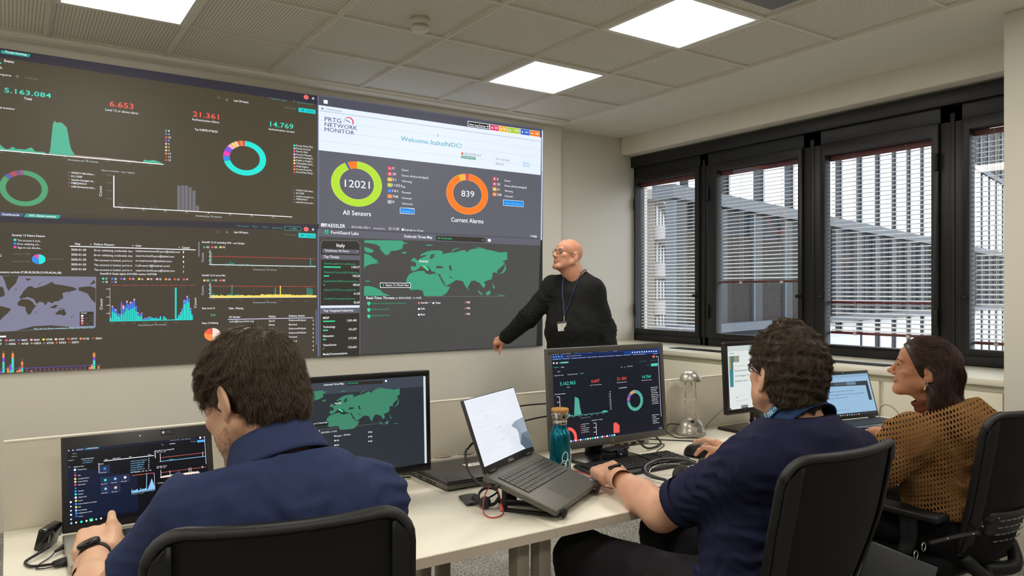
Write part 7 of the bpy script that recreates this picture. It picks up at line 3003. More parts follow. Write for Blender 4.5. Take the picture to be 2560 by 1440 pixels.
def trousers(J, off, hem, hips, m, parent, name='trousers', r=(.095, .070, .056), noise=.003, seed=8, top=None):
    lo, hi = bounds(J, .2, ('pelvis', 'knL', 'knR', 'anL', 'anR', 'hipL', 'hipR'))
    F = Field(lo, hi, .0075)
    R, T = torso_frame(J['pelvis'], J['c7'], J['shL'], J['shR'])
    F.ell(J['pelvis'], (.175 + off, .13 + off, .13), R, k=.05)
    for s in 'LR':
        leg_into(F, J['hip' + s], J['kn' + s], J['an' + s], r, off)
        k = J['kn' + s]
        F.ripple(k, np.array(J['an' + s]) - np.array(k), .03, .006, .09, .5, seed)
        F.ripple(J['hip' + s], np.array(k) - np.array(J['hip' + s]), .035, .006, .10, .5, seed + 1)
    F.noise(noise, .12, seed)
    if top is not None: F.clip((0, 0, top), (0, 0, 1))
    return np_mesh(name, [F.mesh(1)], m, parent)

def shoes(J, parent, col, az=(0, 0), z0=0.0):
    for i, s in enumerate('LR'):
        a = math.radians(az[i]); d = np.array((math.sin(a), math.cos(a), 0)); p = np.array(J['an' + s], float); p[2] = z0
        F = Field(p - .26, p + .26, .006)
        F.cone(tuple(p + d * -.03 + (0, 0, .045)), tuple(p + d * .06 + (0, 0, .040)), .044, .040, k=.02); F.cone(tuple(p + d * .06 + (0, 0, .036)), tuple(p + d * .17 + (0, 0, .030)), .041, .032, k=.02); F.cone(tuple(p + (0, 0, .05)), tuple(p + (0, 0, .11)), .042, .044, k=.02)
        F.clip((0, 0, z0 + .003), (0, 0, -1))
        np_mesh('shoe', [F.mesh(1)], mat('shoe_' + col.strip('#'), col, rough=.5), parent)

def fabric(name, col, rough=.85, bs=700, bd=.0012, noise=.06, st=.5):
    return mat(name, col, rough=rough, spec=.2, noise=noise, nscale=60, bump=st, bscale=bs, bdist=bd)

# ---------------------------------------------------------------- the man bent over the left notebook
J = dict(pelvis=(.425, 1.40, .56), c7=(.418, 1.358, 1.050), shL=(.272, 1.395, .980), shR=(.565, 1.325, .972), elL=(.135, 1.530, .800), elR=(.690, 1.49, .79), wrL=(.150, 1.805, .815), wrR=(.53, 1.76, .775),
         hipL=(.33, 1.42, .53), hipR=(.51, 1.40, .53), knL=(.30, 1.86, .55), knR=(.56, 1.84, .55), anL=(.30, 1.88, .10), anR=(.57, 1.86, .10))
t = thing('person', 'man in a navy polo shirt bent over the left notebook, seen from behind', 'person', (.425, 1.40, 0))
HM = head_matrix((.388, 1.452, 1.158), -28, -27, 4, .98)
nk = HM.inverted() @ Vector((.42, 1.36, 1.02)); nk = nk.normalized() * min(nk.length, .21)
hl = hand_mesh(aim(J['wrL'], (.035, .17, .040), (-.16, -.3, 1)), 1, [(62, 52, 30), (60, 54, 30), (62, 54, 30), (66, 50, 30)], (2, -22, 4), sc=1.08)
hr = hand_mesh(aim(J['wrR'], (-.08, .18, -.01), (0, .0, 1)), -1, [(20, 25, 15), (18, 25, 15), (20, 25, 15), (25, 25, 15)], (35, 15, -10))
np_mesh('body', skin_body(J, HM, tuple(nk), [hl, hr], (.047, .042, .0265), .012, (.054, .060), eyes=True), SK1, t)
eyes_parts(HM, t); brow(HM, t, '#3a2a20')
M_navy1 = fabric('polo_navy', '#2e395c')
fo = [((.27, 1.36, 1.0), (.9, .3, .5), .04, .003, .07, .6, 1), ((.62, 1.30, 1.02), (-.5, .2, .9), .04, .006, .09, .5, 2), ((.42, 1.27, .86), (.1, 0, 1), .05, .004, .16, .7, 3), ((.2, 1.45, .92), (-.2, .5, -.7), .035, .003, .07, .5, 5), ((.66, 1.42, .92), (.3, .4, -.8), .04, .006, .1, .5, 6), ((.36, 1.28, 1.0), (.7, 0, .7), .06, .004, .12, .6, 7)]
F, P, R, T = clothes_top(J, .64, .011, 1.0, None, fo, arm_r=(.050, .047, .046), neck_cut=(tuple(np.array(J['c7']) + np.array((0, .01, .016))), (-.06, .35, 1.0)), seed=3)
np_mesh('polo_shirt', [F.mesh(1)], M_navy1, t)
collar('collar', np.array(J['c7']) + np.array((-.004, .034, .000)), (-.08, .42, .9), (-.25, .9, -.35), .069, .075, .044, .054, .024, M_navy1, t, 20, .0035, .012)
m_tr = fabric('trousers_black', '#1c1c1f')
trousers(J, .004, .1, None, m_tr, t); shoes(J, t, '#1a1a1a')
# hair
P1, P2 = ((0, .066, .050), (0, .78, -.62)), ((0, -.05, -.070), (0, .26, -.96))
Fc = scalp(thick=.007, top=.016, p1=P1, p2=P2); Fu = scalp(thick=.007, top=.016, clip=False)
v, f = Fc.mesh(1)
h1, h2 = half(P1), half(P2)
H_d = hair_material('hair_brown', '#2b2118', '#6d5841')
def near_ear(P, cy=-.003, cz=-.008, ry=.036, rz=.045): return (((np.abs(P[:, 0]) - .094) / .040) ** 2 + ((P[:, 1] - cy) / ry) ** 2 + ((P[:, 2] - cz) / rz) ** 2) < 1
def hair_on(Fc, Fu, n, keep, flow, seglen, steps, rad, lift, jit, curl, clump, seed, HM, m, parent, grav=0.0, avoid=None):
    v, f = Fc.mesh(1)
    r = surface_points(v, f, n, keep, seed)
    sl = seglen(r)
    sv, sf, tone = strand_mesh(Fu, r, flow, steps, sl, rad, lift, jit, curl, clump, seed, grav, None, avoid)
    tt = np.concatenate([np.full(len(v), .05), tone])
    return np_mesh('hair', [(xf(HM, v), f), (xf(HM, sv), sf)], m, parent, attr=tt)
Wh = V3(.012, -.068, .125)
def flow1(P):
    d = P - Wh; d /= np.linalg.norm(d, axis=1, keepdims=True) + .02
    side = np.clip(-P[:, 1] * 9 + .2, 0, 1)[:, None]
    return d * 1.0 + side * V3(0, .05, -.9) + (1 - side) * V3(-.35, .55, .1)
hair_on(Fc, Fu, 15000, lambda P: (h1(P) < -.003) & (h2(P) < -.002), flow1, lambda r: .0035 + .0065 * np.clip((r[:, 2] + .02) / .10, 0, 1) + .003 * np.clip(r[:, 1] / .06, 0, 1), 6, .00042, .0016, .30, .30, 120, 2, HM, H_d, t, 0, lambda P: near_ear(P) | (h2(P) > .012))
# beard and nape stubble
Fh = head_field(tuple(nk), (.054, .060))
v, f = Fh.mesh(1)
r = surface_points(v, f, 5200, lambda P: ((P[:, 2] < -.035 - .35 * np.clip(P[:, 1] - .05, 0, 1)) & (P[:, 2] > -.125) & (P[:, 1] > .005) & (P[:, 1] < .12) & ~((np.abs(P[:, 0]) < .022) & (P[:, 2] > -.068) & (P[:, 1] > .085))) | ((P[:, 1] < -.02) & (P[:, 2] < -.06) & (P[:, 2] > -.115) & (np.abs(P[:, 0]) < .05)), 5)
sv, sf, tone = strand_mesh(Fh, r, lambda P: np.tile(V3(0, .25, -1), (len(P), 1)), 2, .0032, .00030, .0011, .35, 0, 0, 4)
np_mesh('beard', [(xf(HM, sv), sf)], hair_material('beard_brown', '#3a281b', '#7d5a3e'), t, attr=tone)
# wrist watch
Mw = aim(np.array(J['wrL']) + np.array((-.002, -.022, 0)), (.03, .19, -.015), (-.35, .05, 1))
w_ = MB(Mw); pts = [(.0305 * math.cos(a), 0, .0265 * math.sin(a)) for a in np.linspace(0, 2 * math.pi, 25)[:-1]]
w_.add([(x * s, y, z * s) for s, y in ((1, -.011), (1.07, -.010), (1.07, .010), (1, .011)) for x, _, z in pts], [(r_ * 24 + k, r_ * 24 + (k + 1) % 24, ((r_ + 1) % 4) * 24 + (k + 1) % 24, ((r_ + 1) % 4) * 24 + k) for r_ in range(4) for k in range(24)])
wo_ = w_.build('wrist_watch', mat('watch_strap', '#2a2626', rough=.7), t, smooth=True)
w_ = MB(Mw); w_.lathe([(.001, .024), (.0205, .024), (.0225, .027), (.0225, .034), (.0195, .0365), (.001, .0365)], 28); w_.build('case', mat('watch_case', '#151515', rough=.3, metal=.4), wo_, smooth=True)
w_ = MB(Mw); w_.lathe([(.0185, .0366), (.0185, .0370), (.001, .0370)], 28); w_.build('dial', mat('watch_dial', '#4b463e', rough=.15), wo_, smooth=False)

# ---------------------------------------------------------------- the curly haired man at the keyboard
J = dict(pelvis=(1.655, 1.30, .56), c7=(1.712, 1.172, 1.022), shL=(1.535, 1.210, .938), shR=(1.866, 1.150, .930), elL=(1.495, 1.478, .758), elR=(2.06, 1.43, .79), wrL=(1.545, 1.732, .806), wrR=(2.165, 1.755, .790),
         hipL=(1.56, 1.32, .54), hipR=(1.75, 1.32, .54), knL=(1.395, 1.70, .585), knR=(1.80, 1.76, .58), anL=(1.47, 1.80, .10), anR=(1.82, 1.80, .10))
t = thing('person', 'curly haired man in a navy polo and blue lanyard at the keyboard', 'person', (1.655, 1.30, 0))
HM = head_matrix((1.710, 1.235, 1.138), 20, 11, 2, .99)
nk = HM.inverted() @ Vector((1.712, 1.185, 1.0)); nk = nk.normalized() * min(nk.length, .21)
hl = hand_mesh(aim(J['wrL'], (.085, .20, -.008), (-.25, .05, 1)), 1, [(36, 42, 25), (32, 42, 25), (34, 42, 25), (38, 40, 25)], (26, 26, -12), sc=1.14)
hr = hand_mesh(aim(J['wrR'], (.005, .2, .030), (.55, 0, 1)), -1, [(6, 22, 14), (26, 28, 18), (42, 36, 22), (52, 40, 24)], (30, 16, -14), sc=1.03)
np_mesh('body', skin_body(J, HM, tuple(nk), [hl, hr], (.054, .049, .0275), .014, (.056, .064), jaw=1.05, bulk=1.06), SK2, t)
eyes_parts(HM, t); brow(HM, t, '#2a1f18'); glasses(HM, t)
M_navy2 = fabric('polo_dark_navy', '#20233f')
fo = [((1.50, 1.37, .88), (.05, .75, -.6), .030, .008, .10, .5, 1), ((1.51, 1.24, .88), (0, .6, -.8), .045, .006, .12, .6, 2), ((1.56, 1.17, .74), (.1, .2, 1), .05, .009, .13, .7, 3), ((1.60, 1.2, .62), (.0, .4, 1), .045, .009, .12, .7, 4), ((1.62, 1.12, .90), (.6, .2, .7), .07, .005, .14, .6, 5), ((1.55, 1.25, .98), (.4, .8, .3), .05, .004, .09, .6, 6)]
F, P, R, T = clothes_top(J, .80, .012, 1.0, .50, fo, belly=1.12, arm_r=(.056, .052, .05), neck_cut=(tuple(np.array(J['c7']) + np.array((0, .005, .026))), (0, .10, 1.0)), seed=6)
np_mesh('polo_shirt', [F.mesh(1)], M_navy2, t)
# ribbed cuff of the near sleeve
def cuff(J, s, frac, r, m, parent, wd=.032):
    sh, el = Vector(J['sh' + s]), Vector(J['el' + s]); d = (el - sh); L = d.length; d.normalize()
    c = sh + d * (frac * L)
    Mx = aim(c, d)
    mb = MB(Mx); n = 60; v = []
    for y, q in ((-wd, 1.0), (-wd * .5, 1.012), (0, 1.0), (.001, .94), (-wd * .6, .9)):
        for k in range(n):
            a = 2 * math.pi * k / n; rr = r * q + (.0010 if k % 2 else 0)
            v.append((rr * math.cos(a), y, rr * math.sin(a)))
    mb.add(v, [(i * n + k, i * n + (k + 1) % n, (i + 1) * n + (k + 1) % n, (i + 1) * n + k) for i in range(4) for k in range(n)])
    return mb.build('cuff', m, parent, smooth=True)
cuff(J, 'L', .80, .0672, M_navy2, t); cuff(J, 'R', .80, .0672, M_navy2, t)
M_col2 = fabric('collar_blue', '#243d60')
cc = np.array(J['c7']) + np.array((.004, .036, -.006))
collar('collar', cc, (.06, .70, .71), (.1, 1, -.25), .061, .069, .036, .060, .036, M_col2, t, 18, .004, .014)
# lanyard band between neck and collar, with its lettering
up = Vector((.06, .70, .71)).normalized(); fw = Vector((.1, 1, -.25)); fw = (fw - up * fw.dot(up)).normalized(); rt = fw.cross(up)
def lany(a, z, off=0.0):
    ca, sa = math.cos(a), math.sin(a); rear = (1 - ca) / 2
    g = .0105 + .5 * (.022 - z) + off
    return tuple(Vector(cc) + fw * (.069 + g) * ca + rt * (.061 + g) * sa + up * (z + .020 + .014 * rear))
mb = MB(); mb.grid(lambda u, v: lany(math.radians(25 + 310 * u), .022 * v), 60, 3); lo_ = mb.build('lanyard', mat('lanyard_blue', '#1f6f9e', rough=.6), t, smooth=True)
so = lo_.modifiers.new('solid', 'SOLIDIFY'); so.thickness = .0012
mb = MB(); tm = text_mesh('ITALTEL', 1)
co, fs, x0, x1, cap = tm
for a0 in (286, 240, 194, 148):
    wv = 34.0
    mb.add([lany(math.radians(a0 - wv * (p[0] - x0) / (x1 - x0)), .005 + .013 * p[1] / cap, .0022) for p in co], [tuple(q[::-1]) for q in fs])
for a0 in (290, 244, 198, 152):
    for da in (0, 4): mb.tube([lany(math.radians(a0 + da + 2.6 * math.cos(q)), .0115 + .0035 * math.sin(q), .0016) for q in np.linspace(0, 6.283, 13)[:-1]], .0009, 5, closed=True)
mb.build('lettering', mat('lanyard_white', '#e6ecef', rough=.6), lo_)
trousers(J, .006, .1, None, fabric('trousers_charcoal', '#232326'), t, seed=12, r=(.098, .076, .062)); shoes(J, t, '#151515')
P1, P2 = ((0, .050, .046), (0, .80, -.60)), ((0, -.05, -.056), (0, .34, -.94))
def curls(clip):
    F = scalp(thick=.013, top=.026, p1=P1, p2=P2, clip=False, noise=0)
    F.noise(.0040, .028, 9)
    if clip:
        F.clip(*P1); F.clip(*P2)
        for sx in (-1, 1): F.ell((sx * .096, -.002, -.010), (.032, .042, .050), k=.006, op='s')
    return F
Fc, Fu = curls(True), curls(False)
h1, h2 = half(P1), half(P2)
def flow2(P):
    d = P - Wh; d /= np.linalg.norm(d, axis=1, keepdims=True) + .02
    side = np.clip(-P[:, 1] * 9 + .3, 0, 1)[:, None]
    return d + side * V3(0, .0, -.7) + (1 - side) * V3(-.2, .4, 0)
hair_on(Fc, Fu, 15000, lambda P: (h1(P) < -.002) & (h2(P) < -.001), flow2, lambda r: .0032 + .0028 * np.clip((r[:, 2] + .05) / .10, 0, 1), 8, .00042, .0009, .24, .62, 170, 7, HM, hair_material('hair_dark_brown', '#2c231a', '#67553f', .6), t, 0, lambda P: near_ear(P) | (h2(P) > .010))
# smart band on the near wrist, cord bracelet on the far one
def band(Mw, rx, rz, wd, m, parent, name, th=.0016):
    w_ = MB(Mw); n = 28
    pts = [(rx * math.cos(a), rz * math.sin(a)) for a in np.linspace(0, 2 * math.pi, n + 1)[:-1]]
    q = []
    for s, y in ((0, -wd), (th, -wd), (th, wd), (0, wd)): q += [(x * (1 + s / rx), y, z * (1 + s / rz)) for x, z in pts]
    w_.add(q, [(r_ * n + k, r_ * n + (k + 1) % n, ((r_ + 1) % 4) * n + (k + 1) % n, ((r_ + 1) % 4) * n + k) for r_ in range(4) for k in range(n)])
    return w_.build(name, m, parent, smooth=True)
Mw = aim(np.array(J['wrL']) - np.array((.010, .030, 0)), (.085, .24, -.012), (-.25, .1, 1))
wb = band(Mw, .0325, .0298, .0075, mat('band_brown', '#4a2f2c', rough=.6), t, 'smart_band')
w_ = MB(Mw); w_.rb = None
w_.box(-.0205, -.0095, .0285, .0205, .0095, .0380); w_.build('capsule', mat('band_black', '#0b0b0c', rough=.12), wb, bevel=.0055, seg=4)
Mw = aim(np.array(J['wrR']) - np.array((.002, .022, -.001)), (.005, .2, .0), (.4, 0, 1))
band(Mw, .0310, .0285, .0018, mat('bracelet_black', '#1a1414', rough=.6), t, 'bracelet')

# ---------------------------------------------------------------- the woman in the knitted sweater
J = dict(pelvis=(2.735, 1.265, .56), c7=(2.715, 1.308, .935), shL=(2.552, 1.345, .875), shR=(2.832, 1.255, .865), elL=(2.475, 1.405, .778), elR=(3.06, 1.43, .80), wrL=(2.665, 1.548, .785), wrR=(3.06, 1.695, .79),
         hipL=(2.66, 1.29, .54), hipR=(2.82, 1.29, .54), knL=(2.585, 1.72, .56), knR=(2.80, 1.74, .56), anL=(2.60, 1.76, .10), anR=(2.80, 1.78, .10))
t = thing('person', 'woman with dark bobbed hair in a brown openwork sweater, looking up at the wall', 'person', (2.705, 1.275, 0))
HM = head_matrix((2.686, 1.372, 1.086), -31, 9, 0, .945)
nk = HM.inverted() @ Vector((2.722, 1.315, .93)); nk = nk.normalized() * min(nk.length, .2)
hl = hand_mesh(aim(J['wrL'], (.15, .11, -.012), (-.1, 0, 1)), 1, [(14, 18, 12), (12, 18, 12), (14, 18, 12), (18, 18, 12)], (30, 12, -8), sc=.92)
hr = hand_mesh(aim(J['wrR'], (-.05, .18, -.02), (0, 0, 1)), -1, [(20, 25, 15), (20, 25, 15), (22, 25, 15), (26, 25, 15)], (30, 15, -8), sc=.92)
np_mesh('body', skin_body(J, HM, tuple(nk), [hl, hr], (.041, .035, .0235), .02, (.044, .048), jaw=.9, nose=.92, hsc=.92, bulk=.92, lift=.012), SK3, t)
eyes_parts(HM, t, '#33251c', (-.2, .25)); brow(HM, t, '#2a1a14', .0026)
m = MB(HM); m.smooth = True
m.tube([(-.016, .0935, -.0445), (0, .0985, -.0433), (.016, .0935, -.0445)], [.0012, .0032, .0012], 8, smoothpts=4, flat=.7); m.tube([(-.015, .0930, -.0520), (0, .0980, -.0533), (.015, .0930, -.0520)], [.0012, .0036, .0012], 8, smoothpts=4, flat=.7)
m.build('lips', mat('lips_rose', '#9c5a4c', rough=.4), t)
# knitted sweater: real openings where the stitches gape
def knit_material():
    m = bpy.data.materials.new('openwork_knit'); m.use_nodes = True; n = m.node_tree; b = n.nodes['Principled BSDF']; o = n.nodes['Material Output']
    b.inputs['Roughness'].default_value = .95; b.inputs['Specular IOR Level'].default_value = .1; b.inputs['Sheen Weight'].default_value = .25; b.inputs['Sheen Tint'].default_value = lin('#b58a5a'); b.inputs['Sheen Roughness'].default_value = .5
    t = n.nodes.new('ShaderNodeTexCoord')
    def dot(*v):
        q = n.nodes.new('ShaderNodeVectorMath'); q.operation = 'DOT_PRODUCT'; q.inputs[1].default_value = v; n.links.new(t.outputs['Object'], q.inputs[0]); return q.outputs['Value']
    def M(op, a, b_=None, c=None):
        q = n.nodes.new('ShaderNodeMath'); q.operation = op
        for i, x in enumerate((a, b_, c)):
            if x is None: continue
            if isinstance(x, (int, float)): q.inputs[i].default_value = x
            else: n.links.new(x, q.inputs[i])
        return q.outputs[0]
    nz = n.nodes.new('ShaderNodeTexNoise'); nz.inputs['Scale'].default_value = 18; n.links.new(t.outputs['Object'], nz.inputs['Vector'])
    wob = M('MULTIPLY', M('SUBTRACT', nz.outputs['Fac'], .5), .004)
    along = M('ADD', dot(.42, -.84, .34), wob); row = M('ADD', dot(-.15, .30, .94), wob)
    LX, LZ = .0105, .0150
    rowi = M('FLOOR', M('DIVIDE', row, LZ))
    fx = M('SUBTRACT', M('FRACT', M('ADD', M('DIVIDE', along, LX), M('MULTIPLY', rowi, .5))), .5); fz = M('SUBTRACT', M('FRACT', M('DIVIDE', row, LZ)), .5)
    dist = M('ADD', M('MULTIPLY', M('ABSOLUTE', fx), 1.25), M('ABSOLUTE', fz))
    nz2 = n.nodes.new('ShaderNodeTexNoise'); nz2.inputs['Scale'].default_value = 9; n.links.new(t.outputs['Object'], nz2.inputs['Vector'])
    big = M('MULTIPLY_ADD', nz2.outputs['Fac'], .9, -.16)
    hole = M('LESS_THAN', dist, big)
    strand = M('ABSOLUTE', M('SINE', M('DIVIDE', M('ADD', along, M('MULTIPLY', row, .15)), .00167)))
    col = n.nodes.new('ShaderNodeMix'); col.data_type = 'RGBA'; col.inputs[6].default_value = lin('#6b4a2b'); col.inputs[7].default_value = lin('#8b6740')
    n.links.new(strand, col.inputs[0]); n.links.new(col.outputs[2], b.inputs['Base Color'])
    bu = n.nodes.new('ShaderNodeBump'); bu.inputs['Strength'].default_value = .7; bu.inputs['Distance'].default_value = .0022
    n.links.new(M('ADD', M('MULTIPLY', strand, .5), M('MINIMUM', dist, .6)), bu.inputs['Height']); n.links.new(bu.outputs[0], b.inputs['Normal'])
    x = n.nodes.new('ShaderNodeMixShader'); tr = n.nodes.new('ShaderNodeBsdfTransparent'); n.links.new(hole, x.inputs[0]); n.links.new(b.outputs[0], x.inputs[1]); n.links.new(tr.outputs[0], x.inputs[2]); n.links.new(x.outputs[0], o.inputs[0])
    return m
M_knit = knit_material()
fo = [((2.60, 1.25, .76), (.2, .2, 1), .07, .010, .12, .6, 1), ((2.56, 1.40, .82), (.1, .6, -.5), .06, .005, .09, .5, 2), ((2.66, 1.22, .66), (0, 0, 1), .05, .009, .11, .6, 3), ((2.64, 1.54, .79), (.7, .5, 0), .022, .006, .06, .5, 4)]
Fs, P, R, T = clothes_top(J, 1.93, .016, 1.0, .612, fo, h=.006, belly=1.05, arm_r=(.060, .056, .040), seed=11, noise=.004, nscale=.10, neck_cut=(tuple(np.array(J['c7']) + np.array((0, .02, .030))), (-.1, .4, 1.0)))
np_mesh('sweater', [Fs.mesh(1)], M_knit, t)
Fi, P, R, T = clothes_top(J, 1.85, .004, .97, .60, [], h=.010, belly=1.02, arm_r=(.052, .048, .034), noise=0, neck_cut=(tuple(np.array(J['c7']) + np.array((0, .02, .02))), (-.1, .4, 1.0)))
np_mesh('undershirt', [Fi.mesh(1)], fabric('undershirt_dark', '#35211a'), t)
# ruffled roll collar of the top under the sweater
mb = MB(); upn = Vector((-.12, .30, .95)).normalized(); fwn = Vector((-.45, .85, -.2)); fwn = (fwn - upn * fwn.dot(upn)).normalized(); rtn = fwn.cross(upn); cn = Vector((2.712, 1.340, .945))
def roll(u, v):
    a = 2 * math.pi * u; z = -.03 + .085 * v; w = .004 * math.sin(a * 13) * v + .002 * math.sin(z * 900)
    return tuple(cn + fwn * (.058 + w + .006 * v) * math.cos(a) + rtn * (.053 + w + .006 * v) * math.sin(a) + upn * z)
mb.grid(roll, 90, 16); o = mb.build('roll_collar', fabric('collar_rust', '#6b3d2c', st=.9), t, smooth=True); so = o.modifiers.new('solid', 'SOLIDIFY'); so.thickness = .003
trousers(J, .004, .1, None, fabric('trousers_ink', '#131315'), t, seed=15, r=(.090, .066, .054)); shoes(J, t, '#19171a')
# bobbed hair swept behind the ear
P1 = ((0, .058, .046), (0, .84, -.54))
def bob(clip):
    F = Field((-.17, -.20, -.20), (.17, .15, .17), .004)
    F.ell((0, -.016, .042), (.083, .102, .092)); F.ell((0, .030, .052), (.070, .066, .060), k=.02)
    for sx in (-1, 1):
        F.cone((sx * .048, -.050, .0), (sx * .062, -.062, -.100), .044, .036, k=.035)
        F.cone((sx * .072, -.040, -.03), (sx * .080, -.040, -.110), .020, .018, k=.03)
    F.cone((0, -.075, .0), (0, -.085, -.105), .048, .038, k=.035)
    F.cone((-.05, -.098, -.100), (.05, -.098, -.100), .028, .028, k=.03); F.cone((-.04, -.125, -.108), (.05, -.125, -.108), .013, .013, k=.02)
    F.noise(.0022, .07, 5)
    if clip:
        F.clip(*P1, (-.2, -.03, -.03), (.2, .2, .2))
        for sx in (-1, 1): F.ell((sx * .094, .006, -.014), (.027, .038, .048), k=.006, op='s')
        F.ell((0, .06, -.07), (.085, .072, .075), k=.01, op='s')
    return F
Fc, Fu = bob(True), bob(False); h1 = half(P1)
def flow3(P):
    front = np.clip((P[:, 1] + .045) * 12, 0, 1)[:, None]; sd = np.sign(P[:, :1])
    top = np.clip((P[:, 2] - .03) * 14, 0, 1)[:, None]; endz = np.clip((-.07 - P[:, 2]) * 20, 0, 1)[:, None]
    return V3(0, 0, -1.0) * (1 - .5 * top) + front * V3(0, -2.2, .95) + top * np.concatenate([sd * .8, -.5 * np.ones_like(sd), 0 * sd], 1) + endz * V3(0, -1.1, .4)
hair_on(Fc, Fu, 13000, lambda P: ((P[:, 1] < .0) | (h1(P) < -.002)) & ~((P[:, 1] > -.02) & (P[:, 2] < -.035)), flow3, lambda r: .0095 + .004 * np.clip((r[:, 2] + .05) / .1, 0, 1), 12, .00045, .0010, .10, .30, 60, 9, HM, hair_material('hair_dark_chestnut', '#22130e', '#5c3a2e', .45), t, 0, lambda P: near_ear(P, .004, -.020, .026, .034) | ((P[:, 1] > .0) & (P[:, 2] < -.03)) | (P[:, 2] < -.158))
for sx in (-1, 1):
    m = MB(HM); m.smooth = True
    m.tube([(sx * .0835 + .006 * 0, -.004 + .006 * math.cos(a), -.036 + .009 * math.sin(a)) for a in np.linspace(0, 6.283, 15)[:-1]], .0011, 6, closed=True)
    m.ball((sx * .084, -.004, -.053), .0035, .0045, .0075, 12, 8)
    m.build('earring', mat('earring_pearl', '#c9b9a8', rough=.25, metal=.4), t)

# ---------------------------------------------------------------- the bald man standing at the video wall
J = dict(pelvis=(3.305, 4.11, .93), c7=(3.345, 4.13, 1.470), shL=(3.372, 3.995, 1.378), shR=(3.240, 4.275, 1.400), elL=(3.455, 3.955, 1.110), elR=(3.095, 4.375, 1.185), wrL=(3.440, 3.87, .88), wrR=(3.005, 4.535, 1.035),
         hipL=(3.345, 4.03, .90), hipR=(3.26, 4.19, .90), knL=(3.33, 4.02, .50), knR=(3.24, 4.20, .50), anL=(3.36, 4.04, .08), anR=(3.26, 4.23, .08))
t = thing('person', 'bald man in a black sweater with glasses and a badge, standing at the video wall', 'person', (3.30, 4.14, 0))
HM = head_matrix((3.272, 4.150, 1.616), -88, 15, 0, 1.0)
nk = HM.inverted() @ Vector((3.335, 4.135, 1.465)); nk = nk.normalized() * min(nk.length, .21)
hr = hand_mesh(aim(J['wrR'], (-.075, .10, -.05), (-.3, -.5, .9)), 1 * -1, [(60, 80, 50), (62, 82, 52), (64, 82, 52), (66, 80, 50)], (18, 30, -26), sc=1.02)
hl = hand_mesh(aim(J['wrL'], (-.03, -.03, -.19), (.3, -.8, .1)), 1, [(15, 20, 12), (18, 22, 14), (20, 24, 14), (24, 24, 14)], (20, 12, -8), sc=1.02)
np_mesh('body', skin_body(J, HM, tuple(nk), [hr, hl], (.050, .043, .028), .014, (.064, .076), jaw=1.16, nose=1.1, bulk=1.1), SK4, t)
eyes_parts(HM, t, '#3a3028', (.3, .3)); brow(HM, t, '#5a4538', .002); glasses(HM, t, '#1b1512', .0215, .0185, .0016)
M_blk = fabric('sweater_black', '#1d1e1e', st=.4)
fo = [((3.09, 4.37, 1.18), (-.5, .3, -.6), .030, .010, .10, .6, 1), ((3.05, 4.45, 1.10), (-.4, .6, -.5), .026, .008, .08, .6, 2), ((3.46, 3.94, 1.12), (0, 0, 1), .035, .007, .12, .6, 3), ((3.28, 4.03, 1.02), (.1, 0, 1), .06, .006, .14, .7, 4), ((3.22, 4.25, 1.33), (.6, -.2, .7), .05, .006, .1, .5, 5)]
F, P, R, T = clothes_top(J, 1.96, .012, 1.12, .895, fo, belly=1.16, arm_r=(.064, .058, .042), seed=21, noise=.003, h=.007)
# V neck
c7 = np.array(J['c7'], np.float32); fwd = R[:, 1]
F.cone(tuple(c7 + fwd * .02 + V3(0, 0, .04)), tuple(c7 + fwd * .09 + V3(0, 0, .03)), .066, .066, k=.006, op='s'); F.cone(tuple(c7 + fwd * .11 + V3(0, 0, .0)), tuple(c7 + fwd * .15 + V3(0, 0, -.075)), .05, .012, k=.006, op='s')
np_mesh('sweater', [F.mesh(1)], M_blk, t)
trousers(J, .004, .08, None, fabric('jeans_grey', '#4b4b49'), t, 'jeans', r=(.098, .072, .060), seed=25, top=.98, noise=.005); shoes(J, t, '#2a2522', (-118, -112))
# lanyard and badge
Fq = F
def on_chest(P):
    P = np.array(P, np.float32)
    for _ in range(8):
        d, g = Fq.sample(P); P = P - g * (d - .004)[:, None]
    return [tuple(p) for p in P]
rtv = R[:, 0]; upv = R[:, 2]
bc = c7 + fwd * .17 + rtv * .0 - upv * .335
def strap(sg):
    q = [(-.068, 0, .060), (-.045, .048, .060), (.02, .070, .050), (.06, .070, .038), (.095, .062, .010), (.13, .050, -.07), (.16, .026, -.18), (.17, 0, -.285)]
    P = [Vector(c7 + fwd * a + rtv * (b * sg) + upv * z) for a, b, z in q]
    P, _ = catmull(P, [1] * len(P), 6)
    P = np.array(P, np.float32)
    for _ in range(6):
        d, g = Fq.sample(P); P = P - g * np.where(P[:, 2] < c7[2] + .03, d - .004, np.minimum(d - .004, 0))[:, None]
    return [tuple(p) for p in P]
lp, rp = strap(1), strap(-1)
m = MB(); m.tube(lp, .0055, 6, flat=.4); m.tube(rp, .0055, 6, flat=.4); lo_ = m.build('lanyard', mat('lanyard_navy', '#27365e', rough=.7), t, smooth=True)
e = Vector(lp[-1]); dn = Vector(-upv); fv = Vector(fwd); rv = Vector(rtv)
m = MB(); m.tube([e, e + dn * .02, e + dn * .032], .003, 8); m.tube([e + dn * .03 + rv * .005 * math.cos(a) + dn * .008 * math.sin(a) + fv * .002 for a in np.linspace(0, 6.283, 11)[:-1]], .0012, 6, closed=True); m.build('clip', M_chrome, lo_, smooth=True)
Mb_ = Matrix(((rv.x, fv.x, -dn.x, 0), (rv.y, fv.y, -dn.y, 0), (rv.z, fv.z, -dn.z, 0), (0, 0, 0, 1))); Mb_.translation = e + dn * .040 + fv * .006
Mb_ = Mb_ @ Matrix.Rotation(math.radians(9), 4, 'Y') @ Matrix.Rotation(math.radians(14), 4, 'Z')
